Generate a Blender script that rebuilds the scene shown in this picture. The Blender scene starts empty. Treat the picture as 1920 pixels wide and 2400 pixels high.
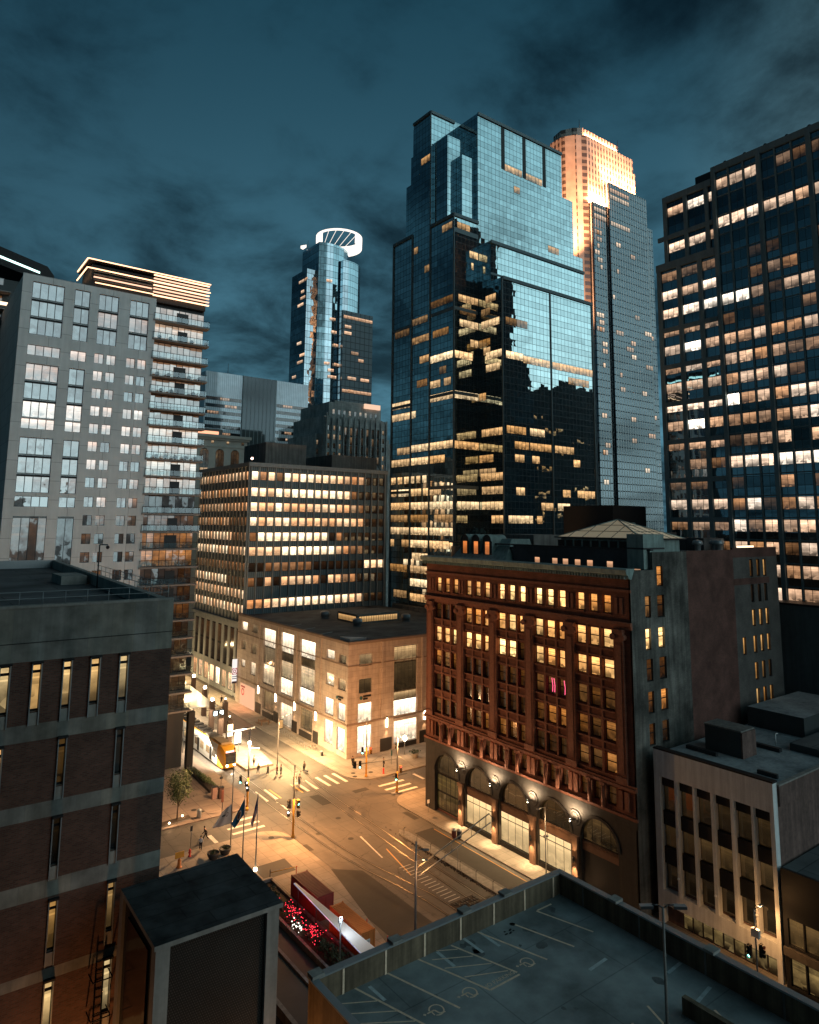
import bpy, bmesh, math, random
from mathutils import Vector, Matrix
random.seed(7)
SC = bpy.context.scene
COL = SC.collection
PI = math.pi
rad = math.radians

# ------------------------------------------------------------------ camera
CAM_H = 42.0
yaw, pit, rol = 0.9301, 0.1356, 0.0098
Fv = Vector((math.cos(pit)*math.cos(yaw), math.cos(pit)*math.sin(yaw), math.sin(pit)))
R0 = Vector((math.sin(yaw), -math.cos(yaw), 0))
U0 = R0.cross(Fv)
Rv = math.cos(rol)*R0 + math.sin(rol)*U0
Uv = -math.sin(rol)*R0 + math.cos(rol)*U0
cam_d = bpy.data.cameras.new('camera')
cam = bpy.data.objects.new('camera', cam_d)
COL.objects.link(cam)
M = Matrix((Rv, Uv, -Fv)).transposed().to_4x4()
M.translation = Vector((0, 0, CAM_H))
cam.matrix_world = M
cam_d.sensor_fit = 'VERTICAL'
cam_d.sensor_height = 36.0
cam_d.lens = 1617.9/2400*36
cam_d.shift_y = -(1200-1008.3)/2400
cam_d.clip_start = 0.5
cam_d.clip_end = 6000
SC.camera = cam

# ------------------------------------------------------------------ render settings / exposure
SC.view_settings.view_transform = 'Standard'
SC.view_settings.look = 'None'
SC.view_settings.exposure = 0.0
SC.view_settings.gamma = 1.0
SC.render.engine = 'CYCLES'
SC.cycles.use_denoising = True
SC.cycles.max_bounces = 6
SC.cycles.diffuse_bounces = 3
SC.cycles.glossy_bounces = 4
SC.cycles.transmission_bounces = 2
SC.cycles.sample_clamp_indirect = 4.0
SC.cycles.caustics_reflective = False
SC.cycles.caustics_refractive = False

# ------------------------------------------------------------------ node helper
class NT:
    def __init__(s, tree):
        s.t = tree
        s.t.nodes.clear()
    def n(s, typ, **kw):
        nd = s.t.nodes.new(typ)
        for k, v in kw.items():
            setattr(nd, k, v)
        return nd
    def put(s, sock, v):
        if v is None: return
        if hasattr(v, 'is_linked') or isinstance(v, bpy.types.NodeSocket):
            s.t.links.new(v, sock)
        else:
            sock.default_value = v
    def m(s, op, a, b=None, c=None, clamp=False):
        nd = s.n('ShaderNodeMath', operation=op, use_clamp=clamp)
        s.put(nd.inputs[0], a); s.put(nd.inputs[1], b)
        if c is not None: s.put(nd.inputs[2], c)
        return nd.outputs[0]
    def vm(s, op, a, b=None, scale=None):
        nd = s.n('ShaderNodeVectorMath', operation=op)
        s.put(nd.inputs[0], a)
        if b is not None: s.put(nd.inputs[1], b)
        if scale is not None: s.put(nd.inputs[3], scale)
        return nd.outputs['Value'] if op in ('DOT_PRODUCT', 'LENGTH') else nd.outputs[0]
    def xyz(s, v):
        nd = s.n('ShaderNodeSeparateXYZ'); s.put(nd.inputs[0], v)
        return nd.outputs
    def comb(s, x, y, z=0.0):
        nd = s.n('ShaderNodeCombineXYZ')
        for i, v in enumerate((x, y, z)): s.put(nd.inputs[i], v)
        return nd.outputs[0]
    def mix(s, f, a, b, blend='MIX'):
        nd = s.n('ShaderNodeMix', data_type='RGBA', blend_type=blend)
        s.put(nd.inputs[0], f)
        for i, v in ((6, a), (7, b)):
            if isinstance(v, tuple) and len(v) == 3: v = v + (1,)
            s.put(nd.inputs[i], v)
        return nd.outputs[2]
    def rng(s, v, a, b, c=0.0, d=1.0, smooth=False):
        nd = s.n('ShaderNodeMapRange', interpolation_type='SMOOTHSTEP' if smooth else 'LINEAR')
        s.put(nd.inputs[0], v)
        for i, x in enumerate((a, b, c, d)): nd.inputs[i+1].default_value = x
        return nd.outputs[0]
    def noise(s, v, scale, detail=3.0, rough=0.5, w=None, dist=0.0):
        nd = s.n('ShaderNodeTexNoise', noise_dimensions='4D' if w is not None else '3D')
        s.put(nd.inputs['Vector'], v)
        nd.inputs['Scale'].default_value = scale
        nd.inputs['Detail'].default_value = detail
        nd.inputs['Roughness'].default_value = rough
        nd.inputs['Distortion'].default_value = dist
        if w is not None: s.put(nd.inputs['W'], w)
        return nd.outputs
    def pos(s):
        return s.n('ShaderNodeNewGeometry').outputs['Position']
    def attr(s, name):
        return s.n('ShaderNodeAttribute', attribute_name=name).outputs['Fac']

# ------------------------------------------------------------------ sky / world
AZ_GLOW = Vector((0.62, -0.78, 0.0)).normalized()
W = bpy.data.worlds.new('World')
SC.world = W
W.use_nodes = True
g = NT(W.node_tree)
dirv = g.vm('NORMALIZE', g.n('ShaderNodeTexCoord').outputs['Generated'])
dx, dy, dz = g.xyz(dirv)
sky = g.n('ShaderNodeTexSky', sky_type='NISHITA')
sky.sun_disc = False
sky.sun_elevation = rad(1.5)
sky.sun_rotation = math.atan2(AZ_GLOW.x, AZ_GLOW.y)
sky.air_density = 1.6; sky.dust_density = 1.0; sky.ozone_density = 4.0
up = g.m('MAXIMUM', dz, 0.0)
gl = g.vm('DOT_PRODUCT', dirv, tuple(AZ_GLOW))
glow = g.rng(gl, 0.08, 0.88, 0.0, 1.0, smooth=True)
hor = g.m('POWER', g.m('SUBTRACT', 1.0, up, clamp=True), 2.6)
base = g.mix(hor, (0.0020, 0.0165, 0.027), (0.070, 0.185, 0.250))
base_b = g.mix(hor, (0.125, 0.285, 0.335), (0.72, 0.95, 0.95))
base = g.mix(glow, base, base_b)
# a deck of torn storm cloud, seen in perspective
cden = g.m('ADD', up, 0.22)
cp = g.comb(g.m('DIVIDE', dx, cden), g.m('DIVIDE', dy, cden), 0.3)
cl = g.noise(cp, 3.6, 9.0, 0.60, dist=0.25)[0]
cl2 = g.noise(cp, 0.95, 5.0, 0.52, dist=0.2)[0]
rid = g.m('SUBTRACT', 1.0, g.m('ABSOLUTE', g.m('MULTIPLY', g.m('SUBTRACT', g.noise(cp, 1.7, 8.0, 0.6)[0], 0.5), 5.0)), clamp=True)
cf = g.m('ADD', g.m('ADD', g.m('MULTIPLY', cl, 0.42), g.m('MULTIPLY', cl2, 0.58)), g.m('MULTIPLY', g.m('SUBTRACT', rid, 0.5), 0.05))
cf = g.rng(cf, 0.40, 0.62, 0.26, 1.95, smooth=True)
lf = g.vm('DOT_PRODUCT', dirv, (-0.86, 0.50, 0.0))
cf = g.m('MULTIPLY', cf, g.rng(lf, 0.0, 0.85, 1.0, 0.45, smooth=True))
sk = g.mix(1.0, base, g.comb(cf, cf, cf), 'MULTIPLY')
nis = g.mix(1.0, sky.outputs[0], (0.006, 0.012, 0.015, 1), 'MULTIPLY')
sk = g.mix(1.0, sk, nis, 'ADD')
bg = g.n('ShaderNodeBackground')
g.put(bg.inputs[0], sk)
bg.inputs[1].default_value = 1.0
out = g.n('ShaderNodeOutputWorld')
g.t.links.new(bg.outputs[0], out.inputs[0])

# last light of dusk through cloud
sd = bpy.data.lights.new('dusk_sun', 'SUN')
sd.energy = 0.22; sd.angle = rad(40); sd.color = (0.92, 0.97, 1.0)
so = bpy.data.objects.new('dusk_sun', sd)
COL.objects.link(so)
so.rotation_euler = Vector((-math.cos(rad(-76))*math.cos(rad(11)), -math.sin(rad(-76))*math.cos(rad(11)), -math.sin(rad(11)))).to_track_quat('-Z', 'Y').to_euler()

# ------------------------------------------------------------------ materials
MATS = {}
def newmat(name):
    m = bpy.data.materials.new(name)
    m.use_nodes = True
    return m, NT(m.node_tree)
def finish_mat(g, sh):
    o = g.n('ShaderNodeOutputMaterial')
    g.t.links.new(sh, o.inputs[0])
def prin(g, col, rough=0.8, metal=0.0, normal=None, emis=None, estr=None, spec=0.5):
    p = g.n('ShaderNodeBsdfPrincipled')
    if isinstance(col, tuple) and len(col) == 3: col = col+(1,)
    g.put(p.inputs['Base Color'], col)
    g.put(p.inputs['Roughness'], rough)
    p.inputs['Metallic'].default_value = metal
    p.inputs['Specular IOR Level'].default_value = spec
    if normal is not None: g.put(p.inputs['Normal'], normal)
    if emis is not None:
        if isinstance(emis, tuple) and len(emis) == 3: emis = emis+(1,)
        g.put(p.inputs['Emission Color'], emis)
        g.put(p.inputs['Emission Strength'], estr)
    return p.outputs[0]
def wallcoord(g):
    x, y, z = g.xyz(g.pos())
    return g.comb(g.m('ADD', x, y), z, 0.0), x, y, z
def mat_plain(name, col, rough=0.8, metal=0.0, var=0.25, scale=0.6, streak=0.0, spec=0.4, bump=0.0):
    if name in MATS: return MATS[name]
    m, g = newmat(name)
    P = g.pos()
    n = g.noise(P, scale, 5.0, 0.6)[0]
    n2 = g.noise(P, scale*7, 3.0, 0.6)[0]
    f = g.m('ADD', g.m('MULTIPLY', n, 0.65), g.m('MULTIPLY', n2, 0.35))
    k = g.rng(f, 0.3, 0.7, 1-var, 1+var)
    if streak:
        x, y, z = g.xyz(P)
        s = g.noise(g.comb(g.m('MULTIPLY', x, 1.9), g.m('MULTIPLY', y, 1.9), g.m('MULTIPLY', z, 0.12)), 1.0, 4.0, 0.6)[0]
        k = g.m('MULTIPLY', k, g.rng(s, 0.35, 0.7, 1-streak, 1+streak*0.5))
    c = g.mix(1.0, col, g.comb(k, k, k), 'MULTIPLY')
    nrm = None
    if bump:
        b = g.n('ShaderNodeBump'); b.inputs['Strength'].default_value = bump
        b.inputs['Distance'].default_value = 0.05
        g.put(b.inputs['Height'], n2); nrm = b.outputs[0]
    finish_mat(g, prin(g, c, rough, metal, nrm, spec=spec))
    MATS[name] = m
    return m
def mat_brick(name, c1, c2, mortar, w=0.22, h=0.075, ms=0.012, off=0.5, rough=0.85, var=0.3, vs=0.5, horiz=False, streak=0.0):
    if name in MATS: return MATS[name]
    m, g = newmat(name)
    uv, x, y, z = wallcoord(g)
    if horiz: uv = g.comb(x, y, 0.0)
    b = g.n('ShaderNodeTexBrick', offset=off)
    g.put(b.inputs['Vector'], uv)
    for k, v in (('Scale', 1.0), ('Mortar Size', ms), ('Brick Width', w), ('Row Height', h), ('Bias', 0.0), ('Mortar Smooth', 0.1)):
        b.inputs[k].default_value = v
    for k, v in (('Color1', c1), ('Color2', c2), ('Mortar', mortar)):
        b.inputs[k].default_value = v+(1,)
    n = g.noise(g.pos(), vs, 5.0, 0.6)[0]
    k = g.rng(n, 0.3, 0.7, 1-var, 1+var)
    if streak:
        s = g.noise(g.comb(g.m('MULTIPLY', x, 1.5), g.m('MULTIPLY', y, 1.5), g.m('MULTIPLY', z, 0.1)), 1.0, 4.0, 0.6)[0]
        k = g.m('MULTIPLY', k, g.rng(s, 0.35, 0.7, 1-streak, 1+streak*0.4))
    c = g.mix(1.0, b.outputs[0], g.comb(k, k, k), 'MULTIPLY')
    finish_mat(g, prin(g, c, rough, spec=0.3))
    MATS[name] = m
    return m
def mat_emit(name, col, s):
    if name in MATS: return MATS[name]
    m, g = newmat(name)
    finish_mat(g, prin(g, (0.02, 0.02, 0.02), 0.4, emis=col, estr=s))
    MATS[name] = m
    return m
def mat_window(name, mirror=0.18, frame=0.05, dim=(0.95, 0.36, 0.09), bright=(1.0, 0.72, 0.40), gain=1.0, tint=(0.75, 0.85, 0.9), contents=1.0, transom=None, framecol=(0.02, 0.022, 0.024), rough=0.03, wav=0.02):
    """window glass: a lit room with ceiling, blinds and furniture behind glass that mirrors the sky"""
    if name in MATS: return MATS[name]
    m, g = newmat(name)
    uvn = g.n('ShaderNodeUVMap', uv_map='UVMap').outputs[0]
    u, v, _ = g.xyz(uvn)
    seed = g.attr('seed'); lit = g.attr('glow')
    cu = g.m('FLOOR', u)
    fu = g.m('FRACT', u)
    wn = g.n('ShaderNodeTexWhiteNoise', noise_dimensions='3D')
    g.put(wn.inputs['Vector'], g.comb(cu, g.m('MULTIPLY', seed, 91.7), 0.0))
    cellr, cellg, cellb = g.xyz(wn.outputs['Color'])
    wx, wy, wz = g.xyz(g.pos())
    wu = g.m('ADD', wx, wy)
    p = g.comb(g.m('MULTIPLY', wu, 0.8), g.m('MULTIPLY', wz, 0.9), g.m('MULTIPLY', seed, 53.0))
    n1 = g.noise(p, 1.3, 4.0, 0.6)[0]
    vr = g.n('ShaderNodeTexVoronoi', distance='CHEBYCHEV')
    g.put(vr.inputs['Vector'], g.comb(wu, g.m('MULTIPLY', wz, 1.15), g.m('MULTIPLY', seed, 31.0)))
    vr.inputs['Scale'].default_value = 1.6
    vcol = g.xyz(vr.outputs['Color'])[0]
    ceil_ = g.rng(v, 0.35, 0.95, 0.55, 1.15, smooth=True)
    low = g.rng(v, 0.12, 0.5, 1.0, 0.0, smooth=True)
    junk = g.m('MULTIPLY', g.m('GREATER_THAN', vcol, 0.42), low)
    junk = g.m('MULTIPLY', junk, 0.75*contents)
    strip = g.m('MULTIPLY', g.m('GREATER_THAN', g.m('FRACT', g.m('MULTIPLY', v, 7.0)), 0.72), g.m('GREATER_THAN', v, 0.62))
    strip = g.m('MULTIPLY', strip, g.m('MULTIPLY', cellb, 0.7*contents))
    blind = g.m('MULTIPLY', g.m('GREATER_THAN', v, g.m('ADD', 0.35, g.m('MULTIPLY', cellg, 0.5))), g.m('GREATER_THAN', cellr, 0.62))
    e = g.m('MULTIPLY', ceil_, g.rng(n1, 0.3, 0.7, 1-0.45*contents, 1+0.3*contents))
    e = g.m('ADD', g.m('MULTIPLY', e, g.m('SUBTRACT', 1.0, junk)), strip)
    e = g.m('MULTIPLY', e, g.m('SUBTRACT', 1.0, g.m('MULTIPLY', blind, 0.4*contents)))
    e = g.m('MULTIPLY', e, g.rng(cellr, 0.0, 1.0, 1-0.4*contents, 1+0.12*contents))
    e = g.m('MULTIPLY', e, lit)
    # mullions
    edge = g.m('ABSOLUTE', g.m('SUBTRACT', fu, 0.5))
    fm = g.m('GREATER_THAN', edge, 0.5-frame)
    fv = g.m('GREATER_THAN', g.m('ABSOLUTE', g.m('SUBTRACT', v, 0.5)), 0.5-frame*0.7)
    fm = g.m('MAXIMUM', fm, fv)
    if transom is not None:
        ft = g.m('LESS_THAN', g.m('ABSOLUTE', g.m('SUBTRACT', v, transom)), frame*0.45)
        fm = g.m('MAXIMUM', fm, ft)
    hue = g.m('ADD', g.m('MULTIPLY', lit, 0.75), g.m('MULTIPLY', g.m('SUBTRACT', g.m('FRACT', g.m('MULTIPLY', seed, 17.3)), 0.5), 0.55), clamp=True)
    ec = g.mix(hue, dim, bright)
    es = g.m('MULTIPLY', g.m('MULTIPLY', e, gain), g.m('SUBTRACT', 1.0, fm))
    nn = g.noise(g.pos(), 0.7, 2.0)[1]
    tl = g.vm('SCALE', g.vm('SUBTRACT', nn, (0.5, 0.5, 0.5)), scale=wav)
    tl2 = g.vm('SCALE', g.vm('SUBTRACT', wn.outputs['Color'], (0.5, 0.5, 0.5)), scale=wav*1.2)
    geo = g.n('ShaderNodeNewGeometry')
    nrm = g.vm('NORMALIZE', g.vm('ADD', geo.outputs['Normal'], g.vm('ADD', tl, tl2)))
    bc = g.mix(fm, (0.012, 0.015, 0.017), framecol)
    a = prin(g, bc, 0.12, 0, nrm, emis=ec, estr=es, spec=0.5)
    gls = g.n('ShaderNodeBsdfGlossy'); gls.inputs[0].default_value = tint+(1,); gls.inputs[1].default_value = rough
    g.put(gls.inputs['Normal'], nrm)
    mx = g.n('ShaderNodeMixShader')
    fr = g.n('ShaderNodeFresnel'); fr.inputs[0].default_value = 1.5
    fac = g.m('ADD', mirror, g.m('MULTIPLY', fr.outputs[0], 0.6), clamp=True)
    g.put(mx.inputs[0], g.m('MULTIPLY', fac, g.m('SUBTRACT', 1.0, fm)))
    g.t.links.new(a, mx.inputs[1]); g.t.links.new(gls.outputs[0], mx.inputs[2])
    finish_mat(g, mx.outputs[0])
    m.cycles.emission_sampling = 'NONE'
    MATS[name] = m
    return m
def mat_curtain(name, pw=1.45, ph=1.75, tint=(0.62, 0.80, 0.84), lw=0.06, tilt=0.02, line=(0.025, 0.04, 0.045), refl=0.75, body=(0.010, 0.02, 0.026), span=0.75, du=0.0, dv=0.0):
    """mirror glass curtain wall; UVs are metres on the face"""
    if name in MATS: return MATS[name]
    m, g = newmat(name)
    u, v, _ = g.xyz(g.n('ShaderNodeUVMap', uv_map='UVMap').outputs[0])
    su = g.m('DIVIDE', g.m('SUBTRACT', u, du), pw); sv = g.m('DIVIDE', g.m('SUBTRACT', v, dv), ph)
    cu = g.m('FLOOR', su); cv = g.m('FLOOR', sv)
    wn = g.n('ShaderNodeTexWhiteNoise', noise_dimensions='3D')
    g.put(wn.inputs['Vector'], g.comb(cu, cv, 3.7))
    r, gg, b = g.xyz(wn.outputs['Color'])
    fm = g.m('MAXIMUM', g.m('LESS_THAN', g.m('FRACT', su), lw), g.m('LESS_THAN', g.m('FRACT', sv), lw*0.9))
    nn = g.noise(g.comb(u, v, 0.0), 0.35, 2.0)[1]
    t1 = g.vm('SCALE', g.vm('SUBTRACT', wn.outputs['Color'], (0.5, 0.5, 0.5)), scale=tilt)
    t2 = g.vm('SCALE', g.vm('SUBTRACT', nn, (0.5, 0.5, 0.5)), scale=tilt*1.6)
    geo = g.n('ShaderNodeNewGeometry')
    nrm = g.vm('NORMALIZE', g.vm('ADD', geo.outputs['Normal'], g.vm('ADD', t1, t2)))
    odd = g.m('MODULO', g.m('ABSOLUTE', cv), 2.0)
    k = g.m('MULTIPLY', g.rng(r, 0, 1, 0.86, 1.0), g.m('SUBTRACT', 1.0, g.m('MULTIPLY', g.m('GREATER_THAN', odd, 0.5), 1-span)))
    gls = g.n('ShaderNodeBsdfGlossy'); gls.inputs[1].default_value = 0.015
    g.put(gls.inputs[0], g.mix(1.0, tint, g.comb(k, k, k), 'MULTIPLY'))
    g.put(gls.inputs['Normal'], nrm)
    a = prin(g, body, 0.3, 0, spec=0.3)
    mx = g.n('ShaderNodeMixShader'); mx.inputs[0].default_value = refl
    g.t.links.new(a, mx.inputs[1]); g.t.links.new(gls.outputs[0], mx.inputs[2])
    ln = prin(g, line, 0.45, 0, spec=0.5)
    mx2 = g.n('ShaderNodeMixShader'); g.put(mx2.inputs[0], fm)
    g.t.links.new(mx.outputs[0], mx2.inputs[1]); g.t.links.new(ln, mx2.inputs[2])
    finish_mat(g, mx2.outputs[0])
    MATS[name] = m
    return m
def mat_piers(name, stone, glass, pitch=1.5, duty=0.45, floor=3.6, span=0.35, spancol=None, rough=0.7, refl=0.3):
    """close stone piers with glass and spandrels between"""
    if name in MATS: return MATS[name]
    m, g = newmat(name)
    uv, x, y, z = wallcoord(g)
    fu = g.m('FRACT', g.m('DIVIDE', g.m('ADD', x, y), pitch))
    fz = g.m('FRACT', g.m('DIVIDE', z, floor))
    pier = g.m('LESS_THAN', fu, duty)
    sp = g.m('LESS_THAN', fz, span)
    n = g.noise(g.pos(), 0.3, 4.0)[0]
    k = g.rng(n, 0.3, 0.7, 0.85, 1.15)
    c = g.mix(sp, glass, spancol or stone)
    c = g.mix(pier, c, stone)
    c = g.mix(1.0, c, g.comb(k, k, k), 'MULTIPLY')
    solid = g.m('MAXIMUM', pier, sp)
    a = prin(g, c, rough, spec=0.3)
    gls = g.n('ShaderNodeBsdfGlossy'); gls.inputs[0].default_value = (0.7, 0.85, 0.95, 1); gls.inputs[1].default_value = 0.05
    mx = g.n('ShaderNodeMixShader'); g.put(mx.inputs[0], g.m('MULTIPLY', g.m('SUBTRACT', 1.0, solid), refl))
    g.t.links.new(a, mx.inputs[1]); g.t.links.new(gls.outputs[0], mx.inputs[2])
    finish_mat(g, mx.outputs[0])
    MATS[name] = m
    return m

# ------------------------------------------------------------------ mesh builder
class MB:
    def __init__(s):
        s.v = []; s.f = []; s.mi = []; s.uv = []; s.seed = []; s.glow = []; s.mats = []; s.smooth = []
    def mat(s, m):
        if m not in s.mats: s.mats.append(m)
        return s.mats.index(m)
    def face(s, pts, m, uv=None, seed=0.0, glow=0.0, smooth=False):
        i = len(s.v)
        s.v += [tuple(p) for p in pts]
        s.f.append(list(range(i, i+len(pts))))
        s.mi.append(s.mat(m)); s.uv.append(uv or [(0, 0)]*len(pts)); s.seed.append(seed); s.glow.append(glow); s.smooth.append(smooth)
    def box(s, x0, y0, z0, x1, y1, z1, m, bottom=True, top=None):
        def q(pts, mm):
            (a, b, c, d) = pts
            # uv in metres on vertical faces: left-to-right from outside
            uv = []
            for p in pts:
                if mm == 'x-': uv.append((-p[1], p[2]))
                elif mm == 'x+': uv.append((p[1], p[2]))
                elif mm == 'y-': uv.append((p[0], p[2]))
                elif mm == 'y+': uv.append((-p[0], p[2]))
                else: uv.append((p[0], p[1]))
            s.face(pts, (top if (mm == 't' and top) else m), uv)
        q([(x0, y1, z0), (x0, y0, z0), (x0, y0, z1), (x0, y1, z1)], 'x-')
        q([(x1, y0, z0), (x1, y1, z0), (x1, y1, z1), (x1, y0, z1)], 'x+')
        q([(x0, y0, z0), (x1, y0, z0), (x1, y0, z1), (x0, y0, z1)], 'y-')
        q([(x1, y1, z0), (x0, y1, z0), (x0, y1, z1), (x1, y1, z1)], 'y+')
        q([(x0, y0, z1), (x1, y0, z1), (x1, y1, z1), (x0, y1, z1)], 't')
        if bottom: q([(x0, y1, z0), (x1, y1, z0), (x1, y0, z0), (x0, y0, z0)], 'b')
    def prism(s, pts, z0, z1, m, top=None):
        """vertical prism over a counter-clockwise xy polygon"""
        n = len(pts)
        for i in range(n):
            a, b = pts[i], pts[(i+1) % n]
            L = math.hypot(b[0]-a[0], b[1]-a[1])
            u0 = (a[0] if abs(b[0]-a[0]) > abs(b[1]-a[1]) else -a[1])
            s.face([(a[0], a[1], z0), (b[0], b[1], z0), (b[0], b[1], z1), (a[0], a[1], z1)], m, [(u0, z0), (u0+L, z0), (u0+L, z1), (u0, z1)])
        s.face([(p[0], p[1], z1) for p in pts], top or m, [(p[0], p[1]) for p in pts])
        s.face([(p[0], p[1], z0) for p in reversed(pts)], top or m)
    def tube(s, p0, p1, r0, r1, m, n=8, caps=True, smooth=True):
        p0 = Vector(p0); p1 = Vector(p1)
        d = (p1-p0).normalized()
        a = d.orthogonal().normalized(); b = d.cross(a)
        A = [p0+(a*math.cos(2*PI*i/n)+b*math.sin(2*PI*i/n))*r0 for i in range(n)]
        B = [p1+(a*math.cos(2*PI*i/n)+b*math.sin(2*PI*i/n))*r1 for i in range(n)]
        for i in range(n):
            j = (i+1) % n
            s.face([A[i], A[j], B[j], B[i]], m, smooth=smooth)
        if caps:
            s.face(list(reversed(A)), m); s.face(B, m)
    def path(s, pts, r, m, n=6):
        for a, b in zip(pts, pts[1:]): s.tube(a, b, r, r, m, n)
    def lathe(s, c, prof, m, n=16, smooth=True):
        cx, cy, cz = c
        for (r0, z0), (r1, z1) in zip(prof, prof[1:]):
            for i in range(n):
                a0, a1 = 2*PI*i/n, 2*PI*(i+1)/n
                P = lambda r, a, z: (cx+r*math.cos(a), cy+r*math.sin(a), cz+z)
                pts = [P(r0, a0, z0), P(r0, a1, z0), P(r1, a1, z1), P(r1, a0, z1)]
                if r0 < 1e-6: pts = [pts[0], pts[2], pts[3]]
                elif r1 < 1e-6: pts = pts[:3]
                s.face(pts, m, smooth=smooth)
    def ball(s, c, r, m, n=10, sz=1.0):
        k = max(4, n//2)
        s.lathe(c, [(r*math.sin(PI*i/k), -r*sz*math.cos(PI*i/k)) for i in range(k+1)], m, n)
    def build(s, name, parent=None, weld=True):
        me = bpy.data.meshes.new(name)
        me.from_pydata(s.v, [], s.f)
        for m in s.mats: me.materials.append(m)
        me.polygons.foreach_set('material_index', s.mi)
        me.polygons.foreach_set('use_smooth', s.smooth)
        uvl = me.uv_layers.new(name='UVMap')
        flat = [c for uv in s.uv for p in uv for c in p]
        uvl.data.foreach_set('uv', flat)
        for nm, vals in (('seed', s.seed), ('glow', s.glow)):
            at = me.attributes.new(nm, 'FLOAT', 'FACE'); at.data.foreach_set('value', vals)
        if weld and any(s.smooth):
            bm = bmesh.new(); bm.from_mesh(me)
            bmesh.ops.remove_doubles(bm, verts=bm.verts, dist=1e-4)
            bm.to_mesh(me); bm.free()
        me.update()
        o = bpy.data.objects.new(name, me)
        COL.objects.link(o)
        if parent is not None:
            o.parent = parent
            o.matrix_parent_inverse = Matrix.Translation(-Vector(parent.location)) if parent.type == 'EMPTY' and parent.rotation_euler[2] == 0 and parent.get('world_built') else Matrix()
        return o
def thing(name, label, cat, loc=(0, 0, 0), group=None, world=True):
    """an Empty at the thing's base; parts are built in world coordinates when world is set"""
    o = bpy.data.objects.new(name, None)
    COL.objects.link(o)
    o.location = loc
    o.empty_display_size = 0.5
    o['label'] = label; o['category'] = cat
    if group: o['group'] = group
    if world: o['world_built'] = 1
    return o
def tag(o, label, cat, group=None):
    o['label'] = label; o['category'] = cat
    if group: o['group'] = group
    return o
def structure(o):
    o['kind'] = 'structure'
    return o
def stuff(o):
    o['kind'] = 'stuff'
    return o
def light(kind, loc, energy, color=(1, 0.62, 0.28), size=0.25, target=None, spot=None, blend=0.6, parent=None, name='lamp_light', sizey=None, spread=None):
    d = bpy.data.lights.new(name, kind)
    d.energy = energy; d.color = color
    if kind == 'AREA':
        d.shape = 'RECTANGLE'; d.size = size; d.size_y = sizey or size
        if spread: d.spread = spread
    else:
        d.shadow_soft_size = size
    if kind == 'SPOT':
        d.spot_size = spot; d.spot_blend = blend
    o = bpy.data.objects.new(name, d)
    COL.objects.link(o)
    o.location = loc
    if target is not None:
        o.rotation_euler = (Vector(target)-Vector(loc)).to_track_quat('-Z', 'Y').to_euler()
    if parent is not None:
        o.parent = parent
        o.matrix_parent_inverse = Matrix.Translation(-Vector(parent.location))
    return o
def P3(kind, plane, s_, z, d=0.0):
    """point on a facade: kind A = plane x const (street side, facing -x), B = plane y const (facing -y)"""
    return (plane-d, s_, z) if kind == 'A' else (s_, plane-d, z)
def fquad(mb, kind, plane, a, b, z0, z1, d, m, uv=None, seed=0.0, glow=0.0):
    """quad facing outwards; a<b in world s; uv left to right as seen from outside"""
    if kind == 'A': l, r = b, a
    else: l, r = a, b
    if uv is None:
        u0, u1 = (-l, -r) if kind == 'A' else (l, r)
        uv = [(u0, z0), (u1, z0), (u1, z1), (u0, z1)]
    mb.face([P3(kind, plane, l, z0, d), P3(kind, plane, r, z0, d), P3(kind, plane, r, z1, d), P3(kind, plane, l, z1, d)], m, uv, seed, glow)
def fbox(mb, kind, plane, a, b, z0, z1, d0, d1, m):
    """box on a facade from depth d0 to d1 outwards (d1>d0)"""
    if kind == 'A': mb.box(plane-d1, a, z0, plane-d0, b, z1, m)
    else: mb.box(a, plane-d1, z0, b, plane-d0, z1, m)
WINS = {}
CAMP = Vector((0, 0, CAM_H))
def win(root, kind, plane, a, b, z0, z1, n, glow, m, d=0.0, name='window', seed=None):
    c = Vector(P3(kind, plane, (a+b)/2, (z0+z1)/2))
    WINS.setdefault(root.name, (root, []))[1].append(((b-a)*(z1-z0)/max(1, (c-CAMP).length_squared), kind, plane, a, b, z0, z1, n, glow, m, d, name, random.random() if seed is None else seed))
def flush_windows(limit=100):
    for root, L in WINS.values():
        L.sort(key=lambda t: -t[0])
        rest = None
        for i, (_, kind, plane, a, b, z0, z1, n, glow, m, d, name, seed) in enumerate(L):
            uv = [(0, 0), (n, 0), (n, 1), (0, 1)]
            if i < limit:
                mb = MB(); fquad(mb, kind, plane, a, b, z0, z1, d, m, uv, seed, glow); mb.build(name, root)
            else:
                if rest is None: rest = MB()
                fquad(rest, kind, plane, a, b, z0, z1, d, m, uv, seed, glow)
        if rest is not None:
            stuff(rest.build('window', root))
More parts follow.
